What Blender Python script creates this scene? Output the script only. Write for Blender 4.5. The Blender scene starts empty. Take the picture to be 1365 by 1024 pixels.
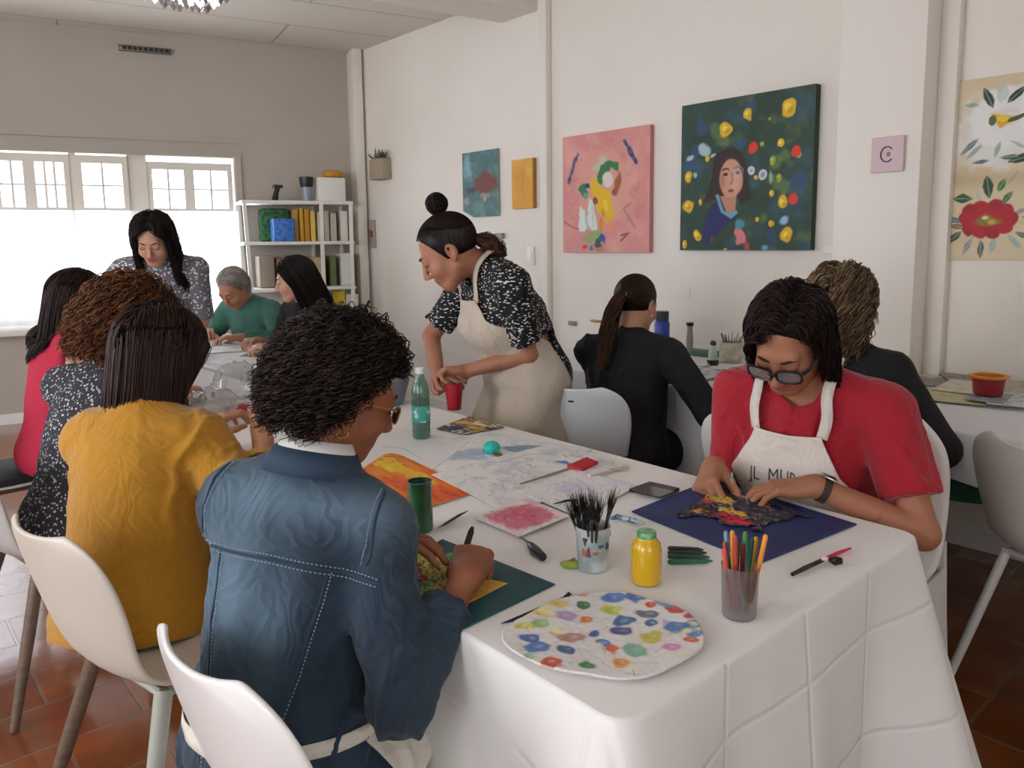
import bpy, bmesh, math, random
import numpy as np
from mathutils import Vector, Matrix
from mathutils.bvhtree import BVHTree
from mathutils.noise import fractal

# ------------------------------------------------------------------ camera, world, lights, exposure
SC = bpy.context.scene
COL = SC.collection
F = 1025.; CAMH = 1.36; PITCH = math.radians(7.4); ROLL = math.radians(0.7); AZ = math.radians(41.3)
PYc = 322 + F*math.tan(PITCH); PXc = 682.5
fw = np.array([math.sin(AZ)*math.cos(PITCH), math.cos(AZ)*math.cos(PITCH), -math.sin(PITCH)])
rt = np.array([math.cos(AZ), -math.sin(AZ), 0.]); up = np.cross(rt, fw)
_c, _s = math.cos(ROLL), math.sin(ROLL)
rt, up = rt*_c - up*_s, up*_c + rt*_s
CP = np.array([0, 0, CAMH])
def ray(px, py): return fw*F + rt*(px-PXc) - up*(py-PYc)
def at(px, py, z=.75): d = ray(px, py); return CP + d*(z-CAMH)/d[2]
def at_x(px, py, x): d = ray(px, py); return CP + d*x/d[0]
cam_data = bpy.data.cameras.new('camera')
cam = bpy.data.objects.new('camera', cam_data); COL.objects.link(cam)
cam_data.sensor_width = 36; cam_data.lens = F/1365*36; cam_data.shift_y = -(512-PYc)/1365
cam_data.clip_start = .02
cam.matrix_world = Matrix(((rt[0], up[0], -fw[0], 0), (rt[1], up[1], -fw[1], 0), (rt[2], up[2], -fw[2], CAMH), (0, 0, 0, 1)))
SC.camera = cam
SC.view_settings.view_transform = 'Standard'; SC.view_settings.look = 'None'
SC.view_settings.exposure = 0.3; SC.view_settings.gamma = 1.0
try: SC.view_settings.use_curve_mapping = False
except Exception: pass
SC.cycles.max_bounces = 6; SC.cycles.diffuse_bounces = 4; SC.cycles.glossy_bounces = 3
SC.cycles.transmission_bounces = 4; SC.cycles.transparent_max_bounces = 8
SC.cycles.sample_clamp_indirect = 4.0

def lin(h):
    if isinstance(h, str):
        h = h.lstrip('#'); c = [int(h[i:i+2], 16)/255 for i in (0, 2, 4)]
    else: c = list(h[:3])
    return tuple(((x+.055)/1.055)**2.4 if x > .04045 else x/12.92 for x in c)

W = bpy.data.worlds.new('daylight'); SC.world = W; W.use_nodes = True
_bg = W.node_tree.nodes['Background']
_bg.inputs[0].default_value = (*lin('#eef4ff'), 1); _bg.inputs[1].default_value = 4.0

def area(name, loc, direction, sx, sy, power, col):
    l = bpy.data.lights.new(name, 'AREA'); l.shape = 'RECTANGLE'; l.size = sx; l.size_y = sy
    l.energy = power; l.color = lin(col)
    o = bpy.data.objects.new(name, l); COL.objects.link(o); o.location = loc
    o.rotation_euler = Vector(direction).to_track_quat('-Z', 'Z').to_euler()
    return o
# daylight lamps added at unseen left and rear windows, and at the far window
for _y, _p in ((.2, 16), (2.6, 44), (5.0, 16)):
    area('window_daylight', (-2.42, _y, 1.6), (1, 0, -.22), 1.3, 1.6, _p, '#f4f4fb')
area('window_daylight', (1.9, 6.55, 1.35), (-.257, -.966, -.1), 1.5, 1.3, 16, '#eef3ff')
for _x in (-.6,):
    area('window_daylight', (_x, -2.40, 1.8), (0, 1, -.25), 1.5, 1.6, 2.5, '#fff5e8')

# ------------------------------------------------------------------ helpers: objects
def tag(o, label=None, cat=None, group=None, kind=None):
    if label: o['label'] = label
    if cat: o['category'] = cat
    if group: o['group'] = group
    if kind: o['kind'] = kind
    return o
def empty(name, loc=(0, 0, 0), rz=0, label=None, cat=None, group=None):
    o = bpy.data.objects.new(name, None); COL.objects.link(o); o.location = loc; o.rotation_euler = (0, 0, rz)
    o.empty_display_size = .05
    return tag(o, label, cat, group)
def mesh_obj(name, V, Fc, m=None, parent=None, smooth=True, world=True):
    """V in world coordinates; when parented, shifted into the parent's frame"""
    me = bpy.data.meshes.new(name)
    V = np.asarray(V, dtype=float).reshape(-1, 3)
    if parent is not None and world:
        mi = np.array(pmat(parent).inverted()); V = V@mi[:3, :3].T + mi[:3, 3]
    me.from_pydata(V.tolist(), [], [tuple(int(i) for i in f) for f in Fc] if not isinstance(Fc, np.ndarray) else Fc.tolist())
    me.update()
    if smooth: me.polygons.foreach_set('use_smooth', np.ones(len(me.polygons), dtype=bool))
    if m is not None:
        for mm in (m if isinstance(m, (list, tuple)) else [m]): me.materials.append(mm)
    o = bpy.data.objects.new(name, me); COL.objects.link(o)
    if parent is not None: o.parent = parent
    return o
def pmat(o):
    m = Matrix.Translation(o.location) @ o.rotation_euler.to_matrix().to_4x4()
    return pmat(o.parent) @ m if o.parent else m
def copy_tree(o, parent=None):
    c = o.copy(); COL.objects.link(c)
    if parent: c.parent = parent
    for ch in list(o.children): copy_tree(ch, c)
    return c
class MB:
    """collects vertices and faces of one part"""
    def __init__(s): s.v = []; s.f = []; s.mi = []
    def add(s, V, Fc, mi=0):
        n = len(s.v); s.v += [tuple(map(float, p)) for p in V]; s.f += [tuple(i+n for i in f) for f in Fc]; s.mi += [mi]*len(Fc); return s
    def box(s, lo, hi, bev=0, M=None, mi=0):
        bm = bmesh.new(); bmesh.ops.create_cube(bm, size=1)
        sz = [hi[i]-lo[i] for i in range(3)]
        for v in bm.verts: v.co = Vector(((v.co[i]+.5)*sz[i]+lo[i]) for i in range(3))
        if bev: bmesh.ops.bevel(bm, geom=bm.edges[:], offset=bev, segments=2, affect='EDGES', profile=.5)
        V = [v.co.copy() for v in bm.verts]
        if M is not None: V = [M@v for v in V]
        s.add(V, [[v.index for v in f.verts] for f in bm.faces], mi); bm.free(); return s
    def tube(s, pts, r, n=8, cap=True, flat=1.0, mi=0, closed=False):
        pts = [Vector(p) for p in pts]; N = len(pts); rr = r if isinstance(r, (list, tuple, np.ndarray)) else [r]*N
        t0 = (pts[1]-pts[0]).normalized(); a = Vector((0, 0, 1)) if abs(t0.z) < .9 else Vector((1, 0, 0))
        u = t0.cross(a).normalized(); V = []
        for i, p in enumerate(pts):
            if closed: t = pts[(i+1) % N]-pts[i-1]
            else: t = pts[min(i+1, N-1)]-pts[max(i-1, 0)]
            t.normalize(); u = (u-t*u.dot(t)).normalized(); w = t.cross(u)
            for k in range(n):
                an = 2*math.pi*k/n; V.append(p+u*math.cos(an)*rr[i]+w*math.sin(an)*rr[i]*flat)
        Fc = []
        for i in range(N-1 if not closed else N):
            j = (i+1) % N
            for k in range(n): Fc.append((i*n+k, i*n+(k+1) % n, j*n+(k+1) % n, j*n+k))
        if cap and not closed: Fc += [tuple(range(n-1, -1, -1)), tuple((N-1)*n+k for k in range(n))]
        return s.add(V, Fc, mi)
    def lathe(s, prof, c=(0, 0, 0), n=28, mi=0, M=None, sx=1, sy=1):
        V = []; Fc = []
        for (r, z) in prof:
            for k in range(n):
                a = 2*math.pi*k/n; v = Vector((r*math.cos(a)*sx, r*math.sin(a)*sy, z))
                if M is not None: v = M@v
                V.append(v+Vector(c))
        for i in range(len(prof)-1):
            for k in range(n): Fc.append((i*n+k, i*n+(k+1) % n, (i+1)*n+(k+1) % n, (i+1)*n+k))
        if prof[0][0] > 1e-5: Fc.append(tuple(range(n-1, -1, -1)))
        if prof[-1][0] > 1e-5: Fc.append(tuple((len(prof)-1)*n+k for k in range(n)))
        return s.add(V, Fc, mi)
    def prism(s, poly, z0, z1, M=None, mi=0):
        n = len(poly); V = [Vector((x, y, z0)) for x, y in poly]+[Vector((x, y, z1)) for x, y in poly]
        if M is not None: V = [M@v for v in V]
        return s.add(V, [tuple(range(n-1, -1, -1)), tuple(range(n, 2*n))]+[(i, (i+1) % n, (i+1) % n+n, i+n) for i in range(n)], mi)
    def ball(s, c, r, n=12, mi=0):
        r = r if isinstance(r, (tuple, list)) else (r, r, r); V = []; Fc = []; m = n//2
        for i in range(m+1):
            th = math.pi*i/m
            for k in range(n):
                a = 2*math.pi*k/n; V.append((c[0]+r[0]*math.sin(th)*math.cos(a), c[1]+r[1]*math.sin(th)*math.sin(a), c[2]+r[2]*math.cos(th)))
        for i in range(m):
            for k in range(n): Fc.append((i*n+k, (i+1)*n+k, (i+1)*n+(k+1) % n, i*n+(k+1) % n))
        return s.add(V, Fc, mi)
    def obj(s, name, m, parent=None, smooth=True, world=True, auto=True):
        o = mesh_obj(name, s.v, s.f, m, parent, smooth, world)
        o.data.polygons.foreach_set('material_index', s.mi)
        if smooth and auto:
            try: o.data.set_sharp_from_angle(angle=math.radians(38))
            except Exception: pass
        return o
def struct(o): o['kind'] = 'structure'; return o
def mid_rot(a, b, k): return Vector(a).lerp(Vector(b), k)

# ------------------------------------------------------------------ materials
_M = {}
def mat(name, col='#808080', rough=.6, metal=0, col2=None, nscale=20, nmix=(.4, .6), bump=0, bscale=80, bdist=.002,
        attr=None, sss=0, spec=.5, emit=None, coat=0, sheen=0, stretch=None, coords='Object', alpha=1, trans=0, bnoise=4, fold=0):
    if name in _M: return _M[name]
    m = bpy.data.materials.new(name); m.use_nodes = True; nt = m.node_tree; N = nt.nodes; L = nt.links
    b = N['Principled BSDF']; I = b.inputs
    c1 = (*lin(col), 1); I['Base Color'].default_value = c1; I['Roughness'].default_value = rough; I['Metallic'].default_value = metal
    I['Specular IOR Level'].default_value = spec
    tc = N.new('ShaderNodeTexCoord'); out = tc.outputs[coords]
    if stretch:
        mp = N.new('ShaderNodeMapping'); mp.inputs['Scale'].default_value = stretch; L.new(out, mp.inputs[0]); out = mp.outputs[0]
    src = None
    if attr:
        a = N.new('ShaderNodeAttribute'); a.attribute_name = attr; src = a.outputs['Color']
    if col2:
        n = N.new('ShaderNodeTexNoise'); n.inputs['Scale'].default_value = nscale; n.inputs['Detail'].default_value = 6; L.new(out, n.inputs['Vector'])
        r = N.new('ShaderNodeMapRange'); r.inputs[1].default_value = nmix[0]; r.inputs[2].default_value = nmix[1]; L.new(n.outputs[0], r.inputs[0])
        mx = N.new('ShaderNodeMix'); mx.data_type = 'RGBA'; L.new(r.outputs[0], mx.inputs[0])
        mx.inputs[6].default_value = c1; mx.inputs[7].default_value = (*lin(col2), 1)
        if src:
            mx.blend_type = 'MIX'; L.new(src, mx.inputs[6])
        src = mx.outputs[2]
    if src: L.new(src, I['Base Color'])
    if bump:
        n2 = N.new('ShaderNodeTexNoise'); n2.inputs['Scale'].default_value = bscale; n2.inputs['Detail'].default_value = bnoise; L.new(out, n2.inputs['Vector'])
        bp = N.new('ShaderNodeBump'); bp.inputs['Strength'].default_value = bump; bp.inputs['Distance'].default_value = bdist
        L.new(n2.outputs[0], bp.inputs['Height']); L.new(bp.outputs[0], I['Normal'])
    if fold:   # soft creases of worn cloth
        n3 = N.new('ShaderNodeTexNoise'); n3.inputs['Scale'].default_value = 7; n3.inputs['Detail'].default_value = 2; n3.inputs['Distortion'].default_value = 1.2; L.new(out, n3.inputs['Vector'])
        pp = N.new('ShaderNodeMath'); pp.operation = 'PINGPONG'; pp.inputs[1].default_value = .06; L.new(n3.outputs[0], pp.inputs[0])
        b3 = N.new('ShaderNodeBump'); b3.inputs['Strength'].default_value = fold; b3.inputs['Distance'].default_value = .25; L.new(pp.outputs[0], b3.inputs['Height'])
        if bump: L.new(bp.outputs[0], b3.inputs['Normal'])
        L.new(b3.outputs[0], I['Normal'])
    if sss: I['Subsurface Weight'].default_value = sss; I['Subsurface Radius'].default_value = (.012, .005, .003); I['Subsurface Scale'].default_value = 1.0
    if coat: I['Coat Weight'].default_value = coat; I['Coat Roughness'].default_value = .1
    if sheen: I['Sheen Weight'].default_value = sheen
    if emit: I['Emission Color'].default_value = (*lin(emit[0]), 1); I['Emission Strength'].default_value = emit[1]
    if trans: I['Transmission Weight'].default_value = trans
    if alpha < 1: I['Alpha'].default_value = alpha
    _M[name] = m; return m
def glass_mat(name, tint='#ffffff', gloss=.08, tr=1.0, diff=None):
    """thin clear sheet: mostly transparent, a little gloss, some haze"""
    if name in _M: return _M[name]
    m = bpy.data.materials.new(name); m.use_nodes = True; nt = m.node_tree; N = nt.nodes; L = nt.links
    N.remove(N['Principled BSDF']); o = N['Material Output']
    t = N.new('ShaderNodeBsdfTransparent'); t.inputs[0].default_value = (*lin(tint), 1)
    g = N.new('ShaderNodeBsdfGlossy'); g.inputs['Roughness'].default_value = .08
    fr = N.new('ShaderNodeLayerWeight'); fr.inputs[0].default_value = .25
    mr = N.new('ShaderNodeMapRange'); mr.inputs[3].default_value = gloss*.5; mr.inputs[4].default_value = min(1, gloss*5); L.new(fr.outputs['Facing'], mr.inputs[0])
    mx = N.new('ShaderNodeMixShader'); L.new(mr.outputs[0], mx.inputs[0]); L.new(t.outputs[0], mx.inputs[1]); L.new(g.outputs[0], mx.inputs[2])
    res = mx
    if diff:
        d = N.new('ShaderNodeBsdfDiffuse'); d.inputs[0].default_value = (*lin(diff[0]), 1)
        tl = N.new('ShaderNodeBsdfTranslucent'); tl.inputs[0].default_value = (*lin(diff[0]), 1)
        m1 = N.new('ShaderNodeMixShader'); L.new(d.outputs[0], m1.inputs[1]); L.new(tl.outputs[0], m1.inputs[2])
        m2 = N.new('ShaderNodeMixShader'); m2.inputs[0].default_value = diff[1]; L.new(mx.outputs[0], m2.inputs[1]); L.new(m1.outputs[0], m2.inputs[2]); res = m2
    L.new(res.outputs[0], o.inputs['Surface'])
    _M[name] = m; return m

# ------------------------------------------------------------------ implicit surfaces (smooth unions meshed with surface nets)
RNG = np.random.RandomState(7)
_wv = RNG.normal(size=(14, 3)); _wv /= np.linalg.norm(_wv, axis=1)[:, None]; _ph = RNG.rand(14)*6.28
def wnoise(X, Y, Z, freq, seed=0, n=5):
    r = 0; wx = .35*np.sin(freq*.5*(Y+.7*Z)+seed); 
    for i in range(n):
        k = _wv[(i+seed) % 14]*freq*(1+.37*i); r = r+np.sin(k[0]*X+k[1]*Y+k[2]*Z+_ph[(i*3+seed) % 14]+wx*(1+i))/(1+.5*i)
    return r/2.3
class Blob:
    def __init__(s): s.P = []
    def cone(s, a, b, r1, r2, k=.02, op='add', flat=None):
        """flat=(unit direction, factor): thinner along that direction"""
        s.P.append(['cone', np.array(a, float), np.array(b, float), r1, r2, k, op, flat]); return s
    def ell(s, c, r, M=None, k=.02, op='add'):
        s.P.append(['ell', np.array(c, float), np.array(r, float), np.eye(3) if M is None else np.array(M, float), 0, k, op, None]); return s
    def cut(s, c, n, R, k=.004):
        """remove the material beyond plane (c, n) within R of c"""
        n = np.array(n, float); n /= np.linalg.norm(n)
        s.P.append(['cut', np.array(c, float), n, R, 0, k, 'sub', None]); return s
    def bounds(s):
        lo = np.full(3, 1e9); hi = -lo
        for p in s.P:
            if p[6] != 'add': continue
            if p[0] == 'cone':
                r = max(p[3], p[4]); lo = np.minimum(lo, np.minimum(p[1], p[2])-r); hi = np.maximum(hi, np.maximum(p[1], p[2])+r)
            else:
                r = p[2].max(); lo = np.minimum(lo, p[1]-r); hi = np.maximum(hi, p[1]+r)
        return lo, hi
    def mesh(s, h, disp=None, clip=None):
        lo, hi = s.bounds(); lo = lo-3*h-.012; hi = hi+3*h+.012
        n = np.ceil((hi-lo)/h).astype(int)+1
        D = np.full(n, .5, dtype=np.float32)
        ax = [lo[i]+h*np.arange(n[i]) for i in range(3)]
        for p in s.P:
            kind, k = p[0], p[5]
            if kind == 'cone': blo = np.minimum(p[1], p[2])-max(p[3], p[4]); bhi = np.maximum(p[1], p[2])+max(p[3], p[4])
            elif kind == 'ell': rr = p[2].max(); blo = p[1]-rr; bhi = p[1]+rr
            else: blo = p[1]-p[3]; bhi = p[1]+p[3]
            mg = k+3*h+.015
            i0 = np.clip(np.floor((blo-mg-lo)/h).astype(int), 0, n-1); i1 = np.clip(np.ceil((bhi+mg-lo)/h).astype(int)+1, 1, n)
            if (i1 <= i0).any(): continue
            X, Y, Z = np.meshgrid(ax[0][i0[0]:i1[0]], ax[1][i0[1]:i1[1]], ax[2][i0[2]:i1[2]], indexing='ij')
            sl = (slice(i0[0], i1[0]), slice(i0[1], i1[1]), slice(i0[2], i1[2]))
            if kind == 'cone':
                a, b, r1, r2 = p[1:5]; ab = b-a; L2 = ab@ab+1e-12
                px, py, pz = X-a[0], Y-a[1], Z-a[2]
                t = np.clip((px*ab[0]+py*ab[1]+pz*ab[2])/L2, 0, 1)
                dx, dy, dz = px-t*ab[0], py-t*ab[1], pz-t*ab[2]
                if p[7] is not None:
                    u, f = p[7]; q = (dx*u[0]+dy*u[1]+dz*u[2])*(1/f-1); dx, dy, dz = dx+q*u[0], dy+q*u[1], dz+q*u[2]
                    d = (np.sqrt(dx*dx+dy*dy+dz*dz)-(r1+(r2-r1)*t))*(.5+.5*f)
                else: d = np.sqrt(dx*dx+dy*dy+dz*dz)-(r1+(r2-r1)*t)
            elif kind == 'ell':
                c, r, M = p[1], p[2], p[3]
                q = [(X-c[0])*M[0, i]+(Y-c[1])*M[1, i]+(Z-c[2])*M[2, i] for i in range(3)]
                k0 = np.sqrt(sum((q[i]/r[i])**2 for i in range(3))); k1 = np.sqrt(sum((q[i]/r[i]**2)**2 for i in range(3)))+1e-9
                d = k0*(k0-1)/k1
            else:
                c, nn, R = p[1], p[2], p[3]
                pl = -((X-c[0])*nn[0]+(Y-c[1])*nn[1]+(Z-c[2])*nn[2])
                d = np.maximum(pl, np.sqrt((X-c[0])**2+(Y-c[1])**2+(Z-c[2])**2)-R)
            o = D[sl]
            if p[6] == 'add':
                hh = np.maximum(k-np.abs(o-d), 0)/max(k, 1e-6); D[sl] = np.minimum(o, d)-hh*hh*k*.25
            else:
                e = -d; hh = np.maximum(k-np.abs(o-e), 0)/max(k, 1e-6); D[sl] = np.maximum(o, e)+hh*hh*k*.25
        if disp is not None:
            m = np.abs(D) < .05; ii = np.nonzero(m)
            D[m] += disp(ax[0][ii[0]], ax[1][ii[1]], ax[2][ii[2]])
        return surface_nets(D, lo, h)
def surface_nets(D, lo, h):
    S = D < 0; n = np.array(D.shape)
    c = np.zeros(n-1, dtype=np.int8)
    for dx in (0, 1):
        for dy in (0, 1):
            for dz in (0, 1): c += S[dx:n[0]-1+dx, dy:n[1]-1+dy, dz:n[2]-1+dz]
    act = (c > 0) & (c < 8); I = np.array(np.nonzero(act)).T
    idx = np.full(n-1, -1, dtype=np.int64); idx[act] = np.arange(len(I))
    acc = np.zeros((len(I), 3)); cnt = np.zeros(len(I))
    corners = [(a, b, e) for a in (0, 1) for b in (0, 1) for e in (0, 1)]
    val = {k: D[I[:, 0]+k[0], I[:, 1]+k[1], I[:, 2]+k[2]] for k in corners}
    for k in corners:
        for a in range(3):
            if k[a] == 0:
                k2 = list(k); k2[a] = 1; k2 = tuple(k2); v0, v1 = val[k], val[k2]
                m = (v0 < 0) != (v1 < 0); t = np.where(m, v0/np.where(m, v0-v1, 1), 0)
                pos = np.tile(np.array(k, float), (len(I), 1)); pos[:, a] = t
                acc += pos*m[:, None]; cnt += m
    V = (I+acc/cnt[:, None])*h+lo
    Q = []
    for a in range(3):
        b, e = (a+1) % 3, (a+2) % 3
        sl0 = [slice(None)]*3; sl1 = [slice(None)]*3; sl0[a] = slice(0, -1); sl1[a] = slice(1, None)
        for s_ in (sl0, sl1):
            s_[b] = slice(1, -1); s_[e] = slice(1, -1)
        A = S[tuple(sl0)]; B = S[tuple(sl1)]
        for sign in (0, 1):
            m = (A & ~B) if sign == 0 else (~A & B)
            J = np.array(np.nonzero(m)).T
            if not len(J): continue
            J[:, b] += 1; J[:, e] += 1
            def cell(db, de):
                K = J.copy(); K[:, b] += db; K[:, e] += de; return idx[K[:, 0], K[:, 1], K[:, 2]]
            q = np.stack([cell(-1, -1), cell(0, -1), cell(0, 0), cell(-1, 0)], 1)
            Q.append(q if sign == 0 else q[:, ::-1])
    Q = np.concatenate(Q); return V, Q[(Q >= 0).all(1)]
def fast_mesh(name, V, Q, mats, parent=None, mi=None, colors=None):
    me = bpy.data.meshes.new(name); V = np.asarray(V)
    if parent is not None:
        mi_ = np.array(pmat(parent).inverted()); V = V@mi_[:3, :3].T+mi_[:3, 3]
    Q = np.asarray(Q); nf = len(Q); kk = Q.shape[1]
    me.vertices.add(len(V)); me.vertices.foreach_set('co', V.astype(np.float32).ravel())
    me.loops.add(nf*kk); me.loops.foreach_set('vertex_index', Q.astype(np.int32).ravel())
    me.polygons.add(nf); me.polygons.foreach_set('loop_start', np.arange(nf, dtype=np.int32)*kk)
    try: me.polygons.foreach_set('loop_total', np.full(nf, kk, dtype=np.int32))
    except Exception: pass
    if mi is not None: me.polygons.foreach_set('material_index', np.asarray(mi, dtype=np.int32))
    me.update(calc_edges=True); me.polygons.foreach_set('use_smooth', np.ones(nf, dtype=bool))
    for m in (mats if isinstance(mats, (list, tuple)) else [mats]): me.materials.append(m)
    if colors is not None:
        ca = me.color_attributes.new('paint', 'FLOAT_COLOR', 'POINT')
        cc = np.ones((len(V), 4), dtype=np.float32); cc[:, :3] = colors; ca.data.foreach_set('color', cc.ravel())
    o = bpy.data.objects.new(name, me); COL.objects.link(o)
    if parent is not None: o.parent = parent
    return o

# ------------------------------------------------------------------ painted sheets: colours computed per vertex on a fine grid
def linarr(c): 
    return np.array(lin(c))
def vnoise(U, V, sc, seed):
    r = np.random.RandomState(seed); g = r.rand(64, 64)
    x = U*sc % 63; y = V*sc % 63; i = x.astype(int); j = y.astype(int); fx = x-i; fy = y-j; fx = fx*fx*(3-2*fx); fy = fy*fy*(3-2*fy)
    return (g[i, j]*(1-fx)*(1-fy)+g[i+1, j]*fx*(1-fy)+g[i, j+1]*(1-fx)*fy+g[i+1, j+1]*fx*fy)
class Pt:
    def __init__(s, nx, ny, asp, col):
        s.asp = asp; u = np.linspace(0, 1, nx); v = np.linspace(0, 1, ny); s.U, s.V = np.meshgrid(u, v, indexing='ij')
        s.C = np.tile(linarr(col), (nx, ny, 1)).reshape(nx, ny, 3); s.sd = 1
        s.n1 = vnoise(s.U*asp, s.V, 24, 3)-.5; s.n2 = vnoise(s.U*asp, s.V, 9, 5)-.5
    def _mix(s, m, col, a=1): 
        m = np.clip(m*a, 0, 1)[..., None]; s.C = s.C*(1-m)+linarr(col)*m; return s
    def fill(s, col): s.C[:] = linarr(col); return s
    def noise(s, col, sc=8, lo=.45, hi=.7, a=1, stretch=(1, 1)):
        s.sd += 1; n = .65*vnoise(s.U*s.asp*stretch[0], s.V*stretch[1], sc, s.sd)+.35*vnoise(s.U*s.asp*stretch[0], s.V*stretch[1], sc*2.7, s.sd+50)
        return s._mix((n-lo)/(hi-lo), col, a)
    def ell(s, x, y, rx, ry, col, rot=0, wob=.15, soft=.08, a=1, ring=None):
        dx = (s.U-x)*s.asp; dy = s.V-y; c, q = math.cos(rot), math.sin(rot); X = (dx*c+dy*q)/rx; Y = (-dx*q+dy*c)/ry
        d = np.sqrt(X*X+Y*Y)+s.n1*wob*2+s.n2*wob
        if ring: return s._mix(np.clip((ring-np.abs(d-1))/soft, 0, 1), col, a)
        return s._mix(np.clip((1-d)/soft, 0, 1), col, a)
    def line(s, pts, w, col, a=1, wob=.3, soft=.4):
        D = np.full(s.U.shape, 9.)
        for (x0, y0), (x1, y1) in zip(pts[:-1], pts[1:]):
            ax, bx = x0*s.asp, x1*s.asp; dx, dy = bx-ax, y1-y0; L = dx*dx+dy*dy+1e-9
            t = np.clip(((s.U*s.asp-ax)*dx+(s.V-y0)*dy)/L, 0, 1); D = np.minimum(D, np.hypot(s.U*s.asp-ax-t*dx, s.V-y0-t*dy))
        return s._mix(np.clip((1-D/w+s.n1*wob*2)/soft, 0, 1), col, a)
    def poly(s, pts, col, a=1, soft=.004, wob=.0):
        ins = np.zeros(s.U.shape, bool); D = np.full(s.U.shape, 9.); n = len(pts); X = s.U*s.asp; Y = s.V
        for i in range(n):
            (x0, y0), (x1, y1) = pts[i], pts[(i+1) % n]; x0 *= s.asp; x1 *= s.asp
            if y1 != y0:
                ins ^= ((y0 > Y) != (y1 > Y)) & (X < (x1-x0)*(Y-y0)/(y1-y0)+x0)
            dx, dy = x1-x0, y1-y0; t = np.clip(((X-x0)*dx+(Y-y0)*dy)/(dx*dx+dy*dy+1e-9), 0, 1); D = np.minimum(D, np.hypot(X-x0-t*dx, Y-y0-t*dy))
        sd = np.where(ins, D, -D)+s.n1*wob
        return s._mix(np.clip(sd/soft+.5, 0, 1), col, a)
def M_paint(rough=.6):
    return mat('painted_surface_%d' % int(rough*100), rough=rough, attr='paint', bump=.25, bscale=180, bdist=.001)
def sheet(name, q, paint, res=120, thick=.001, mask=None, lift=None, m=None, parent=None, base='#f2f0ec', relief=0):
    """painted sheet on four corners q (u0v0, u1v0, u1v1, u0v1), a closed slab of the given thickness; returns object"""
    q = [np.array(p, float) for p in q]
    wu = np.linalg.norm(q[1]-q[0]); wv = np.linalg.norm(q[3]-q[0]); asp = wu/wv
    nx, ny = (res, max(8, int(res/asp))) if asp >= 1 else (max(8, int(res*asp)), res)
    P = Pt(nx, ny, asp, base); paint(P)
    U, V = P.U, P.V; B = lambda a, b: ((1-U)*(1-V))[..., None]*q[0]+(U*(1-V))[..., None]*q[1]+(U*V)[..., None]*q[2]+((1-U)*V)[..., None]*q[3]
    X = B(0, 0); nrm = np.cross(q[1]-q[0], q[3]-q[0]); nrm /= np.linalg.norm(nrm)
    if lift is not None: X = X+nrm*lift(U, V)[..., None]
    if relief:
        lum = P.C.mean(2); X = X+nrm*((vnoise(U*asp, V, 40, 9)-.3)*relief)[..., None]
    top = X.reshape(-1, 3)+nrm*thick; bot = X.reshape(-1, 3)
    idx = np.arange(nx*ny).reshape(nx, ny)
    a, b, c, d = idx[:-1, :-1], idx[1:, :-1], idx[1:, 1:], idx[:-1, 1:]
    keep = np.ones(a.shape, bool)
    if mask is not None:
        mk = mask(U, V); keep = mk[:-1, :-1] & mk[1:, :-1] & mk[1:, 1:] & mk[:-1, 1:]
    Qt = np.stack([a, b, c, d], -1)[keep]; nV = nx*ny
    Qb = Qt[:, ::-1]+nV
    kp = np.pad(keep, 1); sides = []
    K = keep
    for (di, dj, e0, e1) in ((-1, 0, d, a), (1, 0, b, c), (0, -1, a, b), (0, 1, c, d)):
        nb = kp[1+di:kp.shape[0]-1+di, 1+dj:kp.shape[1]-1+dj]; m_ = K & ~nb
        p0, p1 = e0[m_], e1[m_]; sides.append(np.stack([p1, p0, p0+nV, p1+nV], 1))
    Q = np.concatenate([Qt, Qb]+sides)
    Vv = np.concatenate([top, bot]); Cc = np.concatenate([P.C.reshape(-1, 3), np.tile(linarr(base), (nV, 1))])
    used = np.zeros(len(Vv), bool); used[Q.ravel()] = True; rm = np.cumsum(used)-1
    return fast_mesh(name, Vv[used], rm[Q], m or M_paint(), parent, colors=Cc[used])
# ------------------------------------------------------------------ people
def basis(yaw, lean=0, side=0):
    y, l, s = math.radians(yaw), math.radians(lean), math.radians(side)
    Fv = np.array([math.sin(y), math.cos(y), 0]); R = np.array([math.cos(y), -math.sin(y), 0]); U = np.array([0, 0, 1.])
    U1 = U*math.cos(l)+Fv*math.sin(l); F1 = Fv*math.cos(l)-U*math.sin(l)
    return np.stack([R*math.cos(s)-U1*math.sin(s), F1, U1*math.cos(s)+R*math.sin(s)], 1)
def unit(v): v = np.array(v, float); return v/(np.linalg.norm(v)+1e-9)
def ik(S, T, l1, l2, pole):
    S, T = np.array(S, float), np.array(T, float); d = T-S; L = np.linalg.norm(d)
    if L > (l1+l2)*.995: T = S+d/L*(l1+l2)*.995; d = T-S; L = np.linalg.norm(d)
    u = d/L; a = (l1*l1-l2*l2+L*L)/(2*L); hgt = math.sqrt(max(l1*l1-a*a, 0)); p = np.array(pole, float); p = unit(p-u*(p@u))
    return S+u*a+p*hgt, T
FING = ((.043, .026, .021), (.047, .030, .023), (.043, .028, .022), (.033, .021, .019))
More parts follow.
